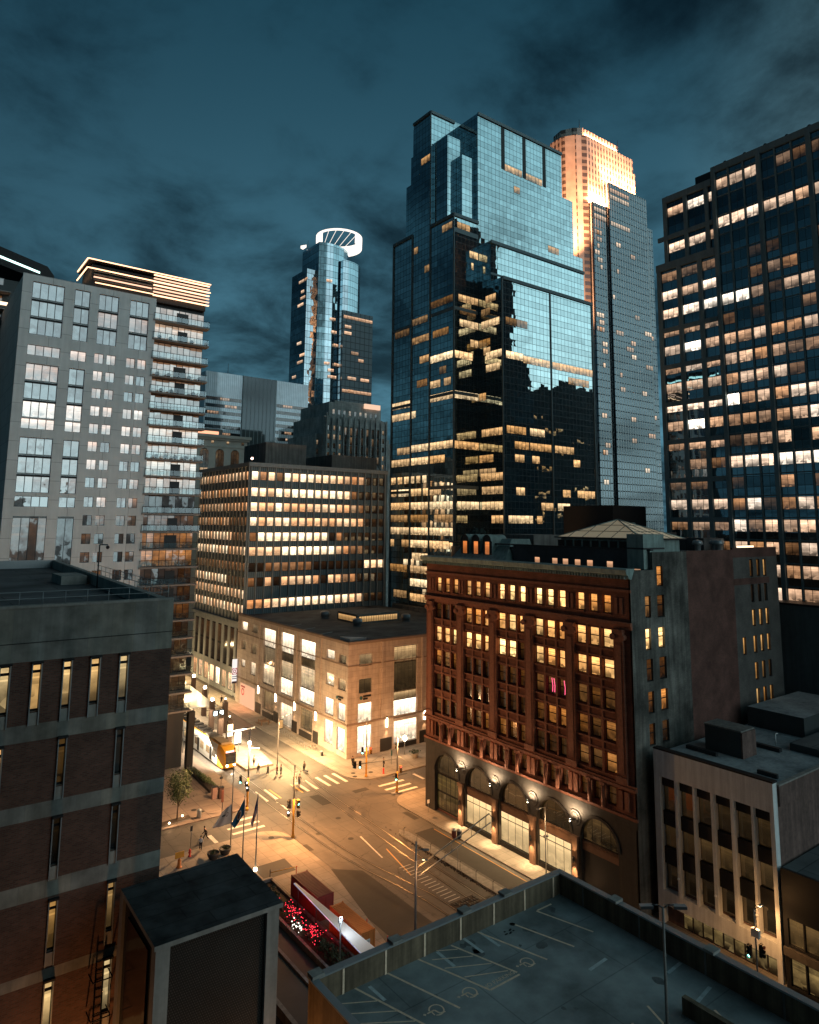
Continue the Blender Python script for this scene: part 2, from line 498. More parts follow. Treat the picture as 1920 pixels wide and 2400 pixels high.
def wall(mb, kind, plane, s0, s1, z0, z1, holes, depth, m, reveal=None, ret=True):
    """a wall sheet with real rectangular openings and their reveals; hole = (a, b, z0, z1)"""
    S = sorted({s0, s1} | {h[0] for h in holes} | {h[1] for h in holes})
    Z = sorted({z0, z1} | {h[2] for h in holes} | {h[3] for h in holes})
    S = [x for x in S if s0-1e-6 <= x <= s1+1e-6]; Z = [x for x in Z if z0-1e-6 <= x <= z1+1e-6]
    for k in range(len(Z)-1):
        zc = (Z[k]+Z[k+1])/2
        run = None
        for i in range(len(S)-1):
            sc = (S[i]+S[i+1])/2
            hole = any(h[0] < sc < h[1] and h[2] < zc < h[3] for h in holes)
            if not hole:
                if run is None: run = S[i]
            if (hole or i == len(S)-2) and run is not None:
                fquad(mb, kind, plane, run, S[i] if hole else S[i+1], Z[k], Z[k+1], 0, m)
                run = None
    rm = reveal or m
    def rv(p, q):  # strip between front and back along p->q, facing the opening
        mb.face([P3(kind, plane, p[0], p[1], 0), P3(kind, plane, q[0], q[1], 0), P3(kind, plane, q[0], q[1], -depth), P3(kind, plane, p[0], p[1], -depth)], rm)
    for (a, b, c, d) in [h[:4] for h in holes]:
        if kind == 'A':
            rv((b, c), (a, c)); rv((a, d), (b, d)); rv((a, c), (a, d)); rv((b, d), (b, c))
        else:
            rv((a, c), (b, c)); rv((b, d), (a, d)); rv((b, c), (b, d)); rv((a, d), (a, c))
    # outer return
    if kind == 'A': o = [(s0, z0), (s1, z0), (s1, z1), (s0, z1)]
    else: o = [(s1, z0), (s0, z0), (s0, z1), (s1, z1)]
    if ret:
        for i in range(4): rv(o[i], o[(i+1) % 4])
# ------------------------------------------------------------------ shared materials
def mat_asphalt(name, col, rough=0.7):
    m, g = newmat(name)
    P = g.pos(); x, y, z = g.xyz(P)
    n = g.noise(P, 0.16, 5.0, 0.6)[0]; n2 = g.noise(P, 9.0, 2.0, 0.6)[0]
    tx = g.noise(g.comb(g.m('MULTIPLY', x, 1.1), g.m('MULTIPLY', y, 0.05), 0.0), 1.0, 4.0, 0.6)[0]
    ty = g.noise(g.comb(g.m('MULTIPLY', x, 0.05), g.m('MULTIPLY', y, 1.1), 5.0), 1.0, 4.0, 0.6)[0]
    k = g.m('ADD', g.m('ADD', g.m('MULTIPLY', n, 0.4), g.m('MULTIPLY', n2, 0.2)), g.m('ADD', g.m('MULTIPLY', tx, 0.25), g.m('MULTIPLY', ty, 0.15)))
    k = g.rng(k, 0.36, 0.64, 0.52, 1.5)
    b = g.n('ShaderNodeTexBrick', offset=0.37); g.put(b.inputs['Vector'], g.vm('ADD', g.comb(y, x, 0.0), (1.3, 2.2, 0)))
    for q, v in (('Scale', 1.0), ('Mortar Size', 0.035), ('Brick Width', 6.2), ('Row Height', 3.55), ('Mortar Smooth', 0.3)): b.inputs[q].default_value = v
    b.inputs['Color1'].default_value = (1, 1, 1, 1); b.inputs['Color2'].default_value = (.86, .86, .86, 1); b.inputs['Mortar'].default_value = (.5, .5, .5, 1)
    cr = g.n('ShaderNodeTexVoronoi', feature='DISTANCE_TO_EDGE'); g.put(cr.inputs['Vector'], g.vm('ADD', P, g.vm('SCALE', g.noise(P, 0.8, 3.0)[1], scale=1.5))); cr.inputs['Scale'].default_value = 0.16
    ck = g.rng(cr.outputs[0], 0.0, 0.012, 0.55, 1.0)
    c = g.mix(1.0, col, g.comb(k, k, k), 'MULTIPLY'); c = g.mix(1.0, c, b.outputs[0], 'MULTIPLY'); c = g.mix(1.0, c, g.comb(ck, ck, ck), 'MULTIPLY')
    rr = g.rng(k, 0.5, 1.5, rough-0.2, rough+0.12)
    finish_mat(g, prin(g, c, rr, spec=0.4)); MATS[name] = m
    return m
M_ASPH = mat_asphalt('asphalt', (0.115, 0.105, 0.095))
M_ASPH2 = mat_plain('asphalt_patch', (0.045, 0.043, 0.04), 0.8, var=0.2, scale=0.5)
M_WALK = mat_brick('sidewalk', (0.30, 0.27, 0.235), (0.27, 0.24, 0.21), (0.17, 0.15, 0.13), 1.5, 1.5, 0.03, off=0.0, var=0.22, vs=0.35, horiz=True)
M_PLAZA = mat_brick('plaza_paving', (0.27, 0.21, 0.17), (0.24, 0.18, 0.15), (0.15, 0.12, 0.10), 2.4, 2.4, 0.05, off=0.0, var=0.2, vs=0.3, horiz=True)
M_CONC = mat_plain('concrete', (0.30, 0.285, 0.26), 0.85, var=0.22, scale=0.5, streak=0.25)
M_CONCD = mat_plain('dark_concrete', (0.20, 0.19, 0.175), 0.85, var=0.3, scale=0.5, streak=0.35)
M_PAINT = mat_plain('road_paint', (0.62, 0.60, 0.55), 0.6, var=0.3, scale=2.0)
M_YELLOW = mat_plain('yellow_paint', (0.62, 0.30, 0.04), 0.5, var=0.12)
M_STEEL = mat_plain('galvanised_steel', (0.30, 0.32, 0.33), 0.45, metal=0.5, var=0.1)
M_DARKM = mat_plain('dark_metal', (0.03, 0.032, 0.035), 0.5, var=0.15)
M_BLACK = mat_plain('black', (0.008, 0.008, 0.009), 0.6, var=0.1)
M_ROOF = mat_brick('roof_membrane', (0.115, 0.12, 0.12), (0.09, 0.097, 0.10), (0.055, 0.058, 0.06), 6.5, 2.1, 0.06, off=0.35, var=0.55, vs=0.22, horiz=True)
M_ROOF2 = mat_plain('pale_roof', (0.30, 0.33, 0.34), 0.9, var=0.55, scale=0.35)
M_WHITE = mat_plain('white_paint', (0.72, 0.72, 0.70), 0.5, var=0.08)
M_RAIL = mat_plain('rail_steel', (0.34, 0.30, 0.25), 0.36, metal=0.9, var=0.1)
M_GROOVE = mat_plain('rail_groove', (0.03, 0.028, 0.025), 0.7, var=0.2)
M_SOIL = mat_plain('soil', (0.05, 0.035, 0.025), 0.95, var=0.4, scale=3)
WARM = (1.0, 0.43, 0.14)
WARM2 = (1.0, 0.56, 0.25)

# ------------------------------------------------------------------ ground, roads, pavements
mb = MB()
mb.face([(-2500, -2500, 0), (2500, -2500, 0), (2500, 2500, 0), (-2500, 2500, 0)], M_ASPH)
structure(mb.build('ground'))
def slab(name, pts, z, m, z0=-0.05):
    b = MB(); b.prism(pts, z0, z, m); return structure(b.build(name))
def arc(cx, cy, r, a0, a1, n=8):
    return [(cx+r*math.cos(rad(a0+(a1-a0)*i/n)), cy+r*math.sin(rad(a0+(a1-a0)*i/n))) for i in range(n+1)]
# north-east corner (round the store)
slab('sidewalk_northeast', [(400, 100.6), (400, 111.0), (69.6, 111.0), (69.6, 300), (64.9, 300)] + arc(69.4, 105.1, 4.5, 180, 270), 0.13, M_WALK)
# north-west plaza beside the tower
slab('sidewalk_northwest', arc(43.5, 105.8, 4.6, 270, 360)+[(48.1, 300), (-200, 300), (-200, 101.2)], 0.13, M_PLAZA)
# south-west corner plaza
slab('sidewalk_southwest', [(-200, 60), (43.6, 60), (47.2, 79)] + arc(43.6, 89.4, 3.6, 0, 90)+[(-200, 93.0)], 0.13, M_WALK)
# south-east, along the hotel
slab('sidewalk_southeast', [(65.4, -60), (400, -60), (400, 92.6)]+arc(69.2, 88.8, 3.8, 90, 180), 0.13, M_WALK)
# centre tram platform to the north
slab('tram_platform', [(52.6, 116.2), (57.6, 116.2), (58.6, 123), (58.6, 175), (52.6, 175)], 0.32, M_WALK)
# pale pedestrian refuge between tracks and lane
slab('median_strip', [(59.5, 20), (61.0, 20), (61.0, 81.0), (60.4, 82.4), (59.7, 81.6)], 0.16, M_CONC)
mb = MB()
for pts, m in (([(61.6, 20), (64.7, 20), (64.7, 80.5), (61.6, 80.5)], M_ASPH2), ([(45.0, 20), (50.2, 20), (50.2, 76), (47.2, 78.6), (45.0, 74)], M_ASPH2), ([(39.4, 80.6), (43.5, 80.6), (43.7, 84.1), (39.4, 84.1)], M_ASPH2)):
    mb.face([(x, y, 0.006 if m is M_ASPH2 and x > 44 else 0.136) for x, y in pts], m)
for (x, y, w, h) in ((62.6, 97.2, 2.6, 1.2), (56.0, 96.0, 1.6, 4.2), (64.2, 84.0, 0.9, 3.0), (71.5, 99.4, 3.0, 0.5), (47.2, 84.2, 0.8, 2.0)):
    mb.face([(x, y, 0.005), (x+w, y, 0.005), (x+w, y+h, 0.005), (x, y+h, 0.005)], M_ASPH2)
structure(mb.build('road_patches'))
# painted markings
mb = MB()
def stripe(x0, y0, x1, y1, w, z=0.010, m=M_PAINT):
    d = Vector((x1-x0, y1-y0, 0)).normalized(); n = Vector((-d.y, d.x, 0))*w/2
    a = Vector((x0, y0, z)); b = Vector((x1, y1, z))
    mb.face([a-n, b-n, b+n, a+n], m)
for x in (49.9, 51.5, 57.0, 58.6, 60.9, 62.5, 64.1): stripe(x, 102.2, x, 106.8, 0.55)
for x in (52.2, 56.0): stripe(x, 102.2, x, 106.4, 0.28, m=M_YELLOW)
for y in (97.5, 95.6, 93.8): stripe(67.2, y, 72.2, y, 0.6)
stripe(75.2, 95.9, 75.2, 98.8, 0.5)
for y in (98.3, 96.4, 94.6): stripe(41.2, y, 45.9, y, 0.55)
stripe(38.5, 93.4, 38.5, 96.1, 0.55)
stripe(55.0, 84.0, 54.0, 77.3, 0.22); stripe(55.8, 79.0, 54.3, 71.6, 0.16, m=M_YELLOW)
stripe(64.6, 20, 64.6, 80, 0.12, m=M_YELLOW)
for i in range(14): stripe(54.2, 64.5+i*0.72, 55.9, 64.5+i*0.72, 0.12, z=0.012)
structure(mb.build('road_markings'))

# ------------------------------------------------------------------ tram tracks
def track(label, cl, gauge=1.435, ties=None):
    t = thing('tram_track', label, 'tram track', (cl[0][0], cl[0][1], 0), group='tram tracks in the street')
    for sgn in (-1, 1):
        b = MB()
        pts = []
        for i, (x, y) in enumerate(cl):
            a = cl[max(0, i-1)]; c = cl[min(len(cl)-1, i+1)]
            d = Vector((c[0]-a[0], c[1]-a[1], 0)).normalized(); n = Vector((d.y, -d.x, 0))
            pts.append((Vector((x, y, 0))+n*sgn*gauge/2, n))
        for (p, n), (q, n2) in zip(pts, pts[1:]):
            b.face([p-n*.15+Vector((0, 0, .014)), q-n2*.15+Vector((0, 0, .014)), q+n2*.15+Vector((0, 0, .014)), p+n*.15+Vector((0, 0, .014))][::-1], M_GROOVE)
            b.face([p-n*.04+Vector((0, 0, .02)), q-n2*.04+Vector((0, 0, .02)), q+n2*.04+Vector((0, 0, .02)), p+n*.04+Vector((0, 0, .02))][::-1], M_RAIL)
        b.build('rail', t)
    return t
def smooth_line(pts, n=8):
    o = []
    for i in range(len(pts)-1):
        p0 = pts[max(0, i-1)]; p1 = pts[i]; p2 = pts[i+1]; p3 = pts[min(len(pts)-1, i+2)]
        for k in range(n):
            t = k/n
            o.append(tuple(0.5*((2*p1[j])+(-p0[j]+p2[j])*t+(2*p0[j]-5*p1[j]+4*p2[j]-p3[j])*t*t+(-p0[j]+3*p1[j]-3*p2[j]+p3[j])*t**3) for j in range(2)))
    return o+[pts[-1]]
track('shiny tram rails curving beside the containers, nearer of the two tracks', smooth_line([(50.6, 240), (50.6, 120), (50.3, 100), (50.5, 84.3), (51.2, 77), (52.5, 69.2), (53.1, 61), (53.2, 20)]))
track('tram rails running beside the pale median strip, nearer the brick hotel', smooth_line([(61.2, 240), (60.6, 130), (58.6, 100), (57.8, 82), (57.4, 74), (57.2, 62), (57.2, 20)]))
b = MB()
for i in range(60):
    y = 20+i*0.72
    b.box(55.95, y, 0.0, 58.9, y+0.22, 0.017, M_GROOVE, bottom=False)
structure(b.build('track_ties'))
b = MB()
for i in range(9):
    for j in range(7):
        if (i*7+j) % 5: b.box(54.2+i*.36, 60.4+j*.5, 0.015, 54.4+i*.36, 60.75+j*.5, 0.10, M_DARKM)
b.box(54.0, 60.2, 0, 57.4, 64.0, 0.03, M_SOIL)
tag(b.build('track_grating'), 'dark open steel grating set between the tram rails', 'grating')

# ------------------------------------------------------------------ RED BRICK HOTEL
HX = 68.4
M_TERRA = mat_brick('terracotta', (0.25, 0.093, 0.055), (0.20, 0.072, 0.044), (0.12, 0.055, 0.04), 0.6, 0.22, 0.012, var=0.3, vs=0.6)
M_TERRA2 = mat_plain('carved_terracotta', (0.29, 0.11, 0.065), 0.8, var=0.35, scale=3.0, bump=0.4)
M_GREYBR = mat_brick('soot_brick', (0.20, 0.185, 0.16), (0.145, 0.135, 0.12), (0.10, 0.10, 0.09), 0.3, 0.1, 0.016, var=0.75, vs=0.22, streak=0.5)
M_REDBR = mat_brick('plain_red_brick', (0.17, 0.072, 0.055), (0.13, 0.055, 0.045), (0.09, 0.06, 0.05), 0.3, 0.1, 0.014, var=0.35, vs=0.5)
M_COPPER = mat_plain('verdigris_copper', (0.25, 0.33, 0.31), 0.7, var=0.25, scale=1.0, streak=0.3)
M_BASE = mat_plain('dark_stone_base', (0.065, 0.056, 0.048), 0.8, var=0.25, scale=0.8, streak=0.2)
M_BROWN = mat_plain('brown_stone', (0.20, 0.115, 0.075), 0.8, var=0.25, scale=1.0)
WN_HOTEL = mat_window('hotel_glass', mirror=0.05, frame=0.06, dim=(0.95, 0.33, 0.06), bright=(1.0, 0.62, 0.24), gain=3.0, transom=0.55)
WN_SHOP = mat_window('shopfront_glass', mirror=0.03, frame=0.028, dim=(1.0, 0.52, 0.18), bright=(1.0, 0.68, 0.32), gain=1.0, contents=0.3, transom=0.78)
hotel = thing('brick_hotel', 'red brick and terracotta office block of nine storeys with green copper cornice', 'building', (HX, 68, 0))
bays = [84.45-6.82*i for i in range(5)]        # left edge (high y) of each bay's first window
def hotel_wins(i): return [(bays[i]-1.95*k-1.2, bays[i]-1.95*k) for k in range(3)]
rows = [(31.9, 34.0)] + [(27.95-3.45*k, 30.1-3.45*k) for k in range(5)] + [(10.75, 12.75)]
lit = [  # top row first, 15 windows from the far end
 [.55, .4, .5, .5, .6, .75, 1.3, 1.3, 1.3, 1.2, 1.2, 1.2, 1.0, .6, .5],
 [.02, .02, .02, .35, .4, .7, .75, .85, .8, .7, .8, .6, .02, .02, .02],
 [.8, .8, .9, 1.0, .9, 1.1, 1.5, 1.5, .03, .75, .8, .8, .9, .9, .8],
 [.25, .12, .12, .02, .02, .02, .04, .04, .05, .10, .05, .05, .06, .05, .05],
 [.02, .10, .02, .02, .02, .02, .02, .02, .02, .05, .22, .25, .12, .05, .15],
 [.05, .05, .02, .04, .05, .16, .12, .08, .06, .02, .02, .02, .10, .05, .25],
 [.03, .03, .02, .02, .04, .02, .02, .02, .02, .02, .04, .02, .02, .02, .02]]
lit[1][12:] = [.75, .8, .7]
holes = []
for r, (z0, z1) in enumerate(rows):
    for i in range(5):
        for k, (a, b_) in enumerate(hotel_wins(i)):
            if 0 < r < 6: a, b_ = a-.2, b_+.2
            holes.append((a, b_, z0, z1))
            win(hotel, 'A', HX, a, b_, z0, z1, 1, lit[r][i*3+k]*random.uniform(.85, 1.15), WN_HOTEL, d=-0.38)
mb = MB()
wall(mb, 'A', HX, 49.35, 86.8, 10.0, 36.1, holes, 0.42, M_TERRA)
# spandrels, sills and mullion trim, proud of the wall
for i in range(5):
    hi, lo = bays[i]+0.25, bays[i]-5.35
    for k in range(5):
        zt = 27.95-3.45*k
        fbox(mb, 'A', HX, lo, hi, zt-1.1, zt-0.95, 0.003, 0.14, M_TERRA2)
        fbox(mb, 'A', HX, lo, hi, zt-0.22, zt-0.06, 0.003, 0.18, M_TERRA2)
    for (a, b_) in hotel_wins(i):
        fbox(mb, 'A', HX, a-0.08, b_+0.08, 31.72, 31.86, 0.003, 0.16, M_TERRA2)
    for k in range(2):
        a, b_ = hotel_wins(i)[k][0], hotel_wins(i)[k+1][1]
        fbox(mb, 'A', HX, b_+0.22, a-0.22, 13.9, 30.3, 0.003, 0.12, M_TERRA2)
# cornices and string courses
for (z0, z1, d) in ((30.75, 31.15, .38), (30.35, 30.75, .22), (34.5, 34.8, .2), (13.05, 13.35, .42), (13.35, 13.6, .25), (10.0, 10.3, .30)):
    fbox(mb, 'A', HX, 49.2, 86.9, z0, z1, 0.003, d, M_TERRA2)
mb.build('wall', hotel)
# great pilasters with scroll capitals
pil = [85.5] + [bays[i]+0.95 for i in range(1, 5)] + [50.95]
for i, y in enumerate(pil):
    w = 0.62 if i in (0, 5) else 0.72
    mb = MB()
    fbox(mb, 'A', HX, y-w, y+w, 13.6, 28.9, 0.004, 0.36, M_TERRA)
    fbox(mb, 'A', HX, y-w*0.55, y+w*0.55, 14.6, 28.6, 0.36, 0.42, M_TERRA2)
    fbox(mb, 'A', HX, y-w-0.12, y+w+0.12, 13.6, 14.3, 0.36, 0.5, M_TERRA2)
    fbox(mb, 'A', HX, y-w-0.1, y+w+0.1, 29.75, 30.32, 0.004, 0.55, M_TERRA2)
    fbox(mb, 'A', HX, y-w+0.05, y+w-0.05, 28.9, 29.75, 0.004, 0.42, M_TERRA2)
    for s_ in (-1, 1):
        mb.tube((HX-0.62, y+s_*(w+0.02), 29.45), (HX-0.05, y+s_*(w+0.02), 29.45), 0.36, 0.36, M_TERRA2, 12)
        fbox(mb, 'A', HX, y+s_*0.34-0.2, y+s_*0.34+0.2, 32.0, 33.8, 0.004, 0.12, M_TERRA2)
    for s_ in (-1, 1):
        fbox(mb, 'A', HX, y+s_*0.4-0.28, y+s_*0.4+0.28, 10.75, 12.75, 0.004, 0.22, M_TERRA2)
    mb.build('pilaster', hotel)
# colonnettes of the second storey
for i in range(5):
    ws = hotel_wins(i)
    for k in range(2):
        y = (ws[k][0]+ws[k+1][1])/2
        mb = MB()
        mb.tube((HX-0.3, y, 10.35), (HX-0.3, y, 12.7), 0.24, 0.19, M_TERRA2, 12)
        fbox(mb, 'A', HX, y-0.3, y+0.3, 12.7, 13.04, 0.004, 0.55, M_TERRA2)
        mb.build('colonnette', hotel)
# copper cornice
mb = MB()
prof = [(0.0, 36.0), (0.55, 36.1), (0.62, 36.45), (0.95, 36.55), (1.05, 37.1), (0.85, 37.2), (-0.6, 37.2)]
for (d0, z0), (d1, z1) in zip(prof, prof[1:]):
    mb.face([(HX-d0, 87.2, z0), (HX-d0, 49.1, z0), (HX-d1, 49.1, z1), (HX-d1, 87.2, z1)], M_COPPER)
mb.face([(HX-d, 49.1, z) for d, z in prof], M_COPPER); mb.face([(HX-d, 87.2, z) for d, z in reversed(prof)], M_COPPER)
for i in range(86): fbox(mb, 'A', HX, 49.5+i*0.44, 49.68+i*0.44, 36.02, 36.42, 0.5, 0.78, M_COPPER)
mb.build('cornice', hotel)
# dark stone base with five arches
AR = [(81.95-6.83*i) for i in range(5)]
mb = MB()
def archpts(yc, r, zc, n=16): return [(yc+r*math.cos(PI-PI*i/n), zc+r*math.sin(PI*i/n)) for i in range(n+1)]
zb, zt = 0.0, 9.98
edges = [86.8] + [(AR[i]+AR[i+1])/2 for i in range(4)] + [49.35]
for i, yc in enumerate(AR):
    r = 2.65; zc = 5.9
    lo, hi = edges[i+1], edges[i]
    mb.face([(HX, hi, zb), (HX, yc+r, zb), (HX, yc+r, zc), (HX, hi, zc)], M_BASE)
    mb.face([(HX, yc-r, zb), (HX, lo, zb), (HX, lo, zc), (HX, yc-r, zc)], M_BASE)
    ap = [(yc+r*math.cos(PI*k/16), zc+r*math.sin(PI*k/16)) for k in range(17)]
    ring = []
    for k in range(17):
        t = k/16
        ring.append((hi+(lo-hi)*t, zt))
    ring[0] = (hi, zc); ring[-1] = (lo, zc)
    tops = [(hi, zc), (hi, zt)] + [(hi+(lo-hi)*k/8, zt) for k in range(1, 8)] + [(lo, zt), (lo, zc)]
    # fan between arch and rectangle
    outer = []
    for k in range(17):
        a = PI*k/16
        dx_, dz_ = math.cos(a), math.sin(a)
        sx = ((hi-yc) if dx_ > 0 else (yc-lo))/max(1e-6, abs(dx_)); sz = (zt-zc)/max(1e-6, dz_)
        q = min(sx, sz); outer.append((yc+dx_*q, zc+dz_*q))
    for k in range(16):
        mb.face([(HX, *ap[k]), (HX, *ap[k+1]), (HX, *outer[k+1]), (HX, *outer[k])][::-1], M_BASE)
        mb.face([(HX, *ap[k]), (HX, *ap[k+1]), (HX+0.6, *ap[k+1]), (HX+0.6, *ap[k])], M_BASE)
        # corner pieces
        o0, o1 = outer[k], outer[k+1]
        if abs(o0[1]-zt) > 1e-4 and abs(o1[1]-zt) < 1e-4: mb.face([(HX, *o1), (HX, *o0), (HX, hi, zt)], M_BASE)
        if abs(o0[1]-zt) < 1e-4 and abs(o1[1]-zt) > 1e-4: mb.face([(HX, *o1), (HX, *o0), (HX, lo, zt)], M_BASE)
        # raised archivolt
        a2 = [(yc+(r+0.32)*math.cos(PI*j/16), zc+(r+0.32)*math.sin(PI*j/16)) for j in (k, k+1)]
        mb.face([(HX-0.12, *ap[k+1]), (HX-0.12, *ap[k]), (HX-0.12, *a2[0]), (HX-0.12, *a2[1])], M_BASE)
        mb.face([(HX-0.12, *a2[1]), (HX-0.12, *a2[0]), (HX, *a2[0]), (HX, *a2[1])], M_BASE)
    for s_, y in ((1, yc+r), (-1, yc-r)):
        mb.face([(HX, y, zb), (HX+0.6, y, zb), (HX+0.6, y, zc), (HX, y, zc)][::s_], M_BASE)
fbox(mb, 'A', HX, 49.2, 86.9, 9.3, 9.95, 0.004, 0.25, M_BASE)
mb.build('stone_base', hotel)
# arch infill: glass lunette, lintel, shopfront
M_LUN = mat_window('lunette_glass', mirror=0.12, frame=0.03, gain=1.0, dim=(0.7, 0.35, 0.08))
for i, yc in enumerate(AR):
    r = 2.6; zc = 5.9
    pb = MB()
    pts = [(HX+0.45, yc+r, 5.55), (HX+0.45, yc-r, 5.55)] + [(HX+0.45, yc+r*math.cos(PI-PI*k/16), zc+r*math.sin(PI*k/16)) for k in range(17)]
    pb.face(pts, M_LUN, [((yc+r-p[1])/(2*r)*4, (p[2]-5.55)/3.2) for p in pts], random.random(), (0.10, .02, .02, .05, .12)[i])
    pb.build('lunette_window', hotel)
    lb = MB()
    if i == 0:
        win(hotel, 'A', HX, yc-2.5, yc+2.5, 0.5, 5.5, 5, 0.10, mat_window('entrance_glass', mirror=0.1, frame=0.06, dim=(0.8, 0.5, 0.08), bright=(1, .7, .3), transom=0.5), d=-0.44, name='entrance_window')
    else:
        fbox(lb, 'A', HX, yc-2.62, yc+2.62, 4.45, 5.5, -0.55, -0.25, M_BROWN)
        for k in range(18): fbox(lb, 'A', HX, yc-2.6+k*.29, yc-2.42+k*.29, 5.2, 5.45, -0.25, -0.16, M_BROWN)
        lb.build('lintel', hotel)
        if i < 4:
            win(hotel, 'A', HX, yc-2.6, yc+2.6, 0.75, 4.42, 4, 1.25, WN_SHOP, d=-0.3, name='shop_window')
            pl = MB(); fbox(pl, 'A', HX, yc-2.62, yc+2.62, 0, 0.72, -0.55, -0.1, M_BLACK); pl.build('shop_plinth', hotel)
        else:
            dk = MB(); fbox(dk, 'A', HX, yc-2.62, yc+2.62, 0, 4.42, -0.6, -0.4, M_DARKM); dk.build('garage_door', hotel)
M_NEON = mat_emit('pink_neon', (1.0, 0.10, 0.22), 2.2)
for (i, k, r, dy) in ((2, 2, 3, .1), (3, 1, 3, 0), (3, 1, 3, .35), (3, 2, 3, .3)):
    a_, b_ = hotel_wins(i)[k]; z0_, z1_ = rows[r]
    q = MB(); q.path([(HX+.34, a_+.35+dy, z0_+.3), (HX+.34, a_+.3+dy, (z0_+z1_)/2), (HX+.34, a_+.45+dy, z1_-.2)], .035, M_NEON, 5); q.build('neon_tube', hotel)
# roundels and wall lamps between the arches
for i in range(4):
    y = (AR[i]+AR[i+1])/2
    rb = MB()
    rb.tube((HX-0.1, y, 7.75), (HX+0.02, y, 7.75), 0.85, 0.95, M_BASE, 20)
    rb.tube((HX-0.16, y, 7.75), (HX-0.09, y, 7.75), 0.55, 0.62, M_BASE, 20)
    rb.build('roundel', hotel)
    lb = MB()
    lb.path([(HX-0.16, y, 7.5), (HX-0.9, y, 7.65)], 0.05, M_DARKM)
    lb.lathe((HX-0.95, y, 7.6), [(0.10, 0.2), (0.22, 0.05), (0.2, 0.0)], M_DARKM, 10)
    lb.ball((HX-0.95, y, 7.62), 0.13, mat_emit('flood_bulb', (1.0, 0.85, 0.6), 30), 8)
    lo = lb.build('wall_lamp', hotel)
    light('SPOT', (HX-1.05, y, 7.75), 2200, (1.0, 0.74, 0.46), 0.1, (HX+0.4, y, 9.6), rad(150), 0.9, parent=hotel)
    pb = MB()
    fbox(pb, 'A', HX, y-0.42, y+0.42, 0, 5.3, 0.004, 0.3, M_BROWN)
    fbox(pb, 'A', HX, y-0.55, y+0.55, 5.3, 5.75, 0.004, 0.42, M_BROWN)
    pb.build('shop_pier', hotel)
    sb = MB()
    sb.tube((HX-0.5, y, 2.9), (HX-0.5, y, 3.5), 0.14, 0.14, M_DARKM, 10)
    sb.build('sconce', hotel)
    light('SPOT', (HX-0.62, y, 3.6), 260, (1.0, 0.6, 0.28), 0.06, (HX-0.35, y, 6), rad(60), 0.8, parent=hotel)
    light('SPOT', (HX-0.62, y, 2.8), 1300, (1.0, 0.62, 0.3), 0.06, (HX-0.75, y, 0), rad(75), 0.8, parent=hotel)
# light spilling out of the shopfronts
for i in (1, 2, 3):
    light('AREA', (HX-0.15, AR[i], 3.0), 420, (1.0, 0.68, 0.34), 4.6, (HX-3, AR[i], 0.0), parent=hotel, sizey=2.0, name='shop_light')
# body and side
mb = MB()
mb.box(HX+0.62, 49.55, 0, 72.75, 86.7, 36.55, M_REDBR, top=M_ROOF)
sh = [(71.1, 72.2, 31.5, 34.0), (73.5, 74.9, 31.4, 34.0), (71.0, 72.0, 27.9, 30.3), (73.5, 74.7, 27.9, 30.3), (71.0, 72.2, 24.4, 26.9), (73.5, 74.9, 24.4, 26.9), (71.1, 72.2, 20.9, 23.3), (73.6, 74.9, 20.9, 23.3), (71.1, 72.2, 17.4, 19.8), (73.6, 74.9, 17.4, 19.8), (73.6, 74.8, 35.0, 37.4)]
shl = [.18, .05, 1.3, 1.0, .04, .03, .06, .3, .03, .02, .35]
for h, l in zip(sh, shl): win(hotel, 'B', 49.3, *h, 1, l, WN_HOTEL, d=-0.235)
wall(mb, 'B', 49.3, HX, 72.8, 0, 36.95, [h for h in sh if h[1] < 72.8], 0.25, M_GREYBR)
wall(mb, 'B', 49.3, 72.8, 80.0, 0, 39.0, [h for h in sh if h[0] > 72.8], 0.25, M_GREYBR)
mb.face([(HX, 49.3, 36.95), (72.8, 49.3, 36.95), (72.8, 50.0, 36.95), (HX, 50.0, 36.95)], M_ROOF)
sh2 = []
for k, (z0, z1) in enumerate(((35.3, 37.7), (31.9, 34.3), (28.7, 30.95), (25.2, 27.5), (21.7, 24.0), (18.4, 20.6), (15, 17.3))):
    for j, x in enumerate((95.3, 97.2, 99.0)):
        sh2.append((x, x+0.85, z0, z1, [[.1, .15, .7], [.02, .02, .02], [.8, .9, .9], [.75, .8, .7], [.5, .25, .05], [.8, .45, .4], [.02, .02, .02]][k][j]))
sh2.append((92.5, 93.3, 25.2, 27.5, 0.75))
WN_SIDE = mat_window('side_glass', mirror=0.06, frame=0.08, dim=(0.95, 0.40, 0.08), bright=(1.0, 0.62, 0.24), gain=1.2, contents=0.5)
for h in sh2: win(hotel, 'B', 49.3, *h[:4], 1, h[4], WN_SIDE, d=-0.24)
wall(mb, 'B', 49.3, 80.0, 91.0, 0, 39.05, [], 0.25, M_REDBR)
M_GREYBR2 = mat_brick('grey_brick', (0.15, 0.135, 0.12), (0.12, 0.11, 0.10), (0.09, 0.085, 0.08), 0.3, 0.1, 0.014, var=0.3, vs=0.5)
wall(mb, 'B', 49.3, 91.0, 103.0, 0, 38.0, [h[:4] for h in sh2], 0.25, M_GREYBR2)
wall(mb, 'B', 49.3, 91.0, 103.0, 38.0, 39.3, [], 0.25, M_REDBR)
fbox(mb, 'B', 49.3, 91.0, 100.5, 34.35, 35.2, 0.003, 0.02, M_REDBR)
mb.box(73.3, 49.56, 0, 103.0, 86.69, 38.6, M_GREYBR2, top=M_ROOF)
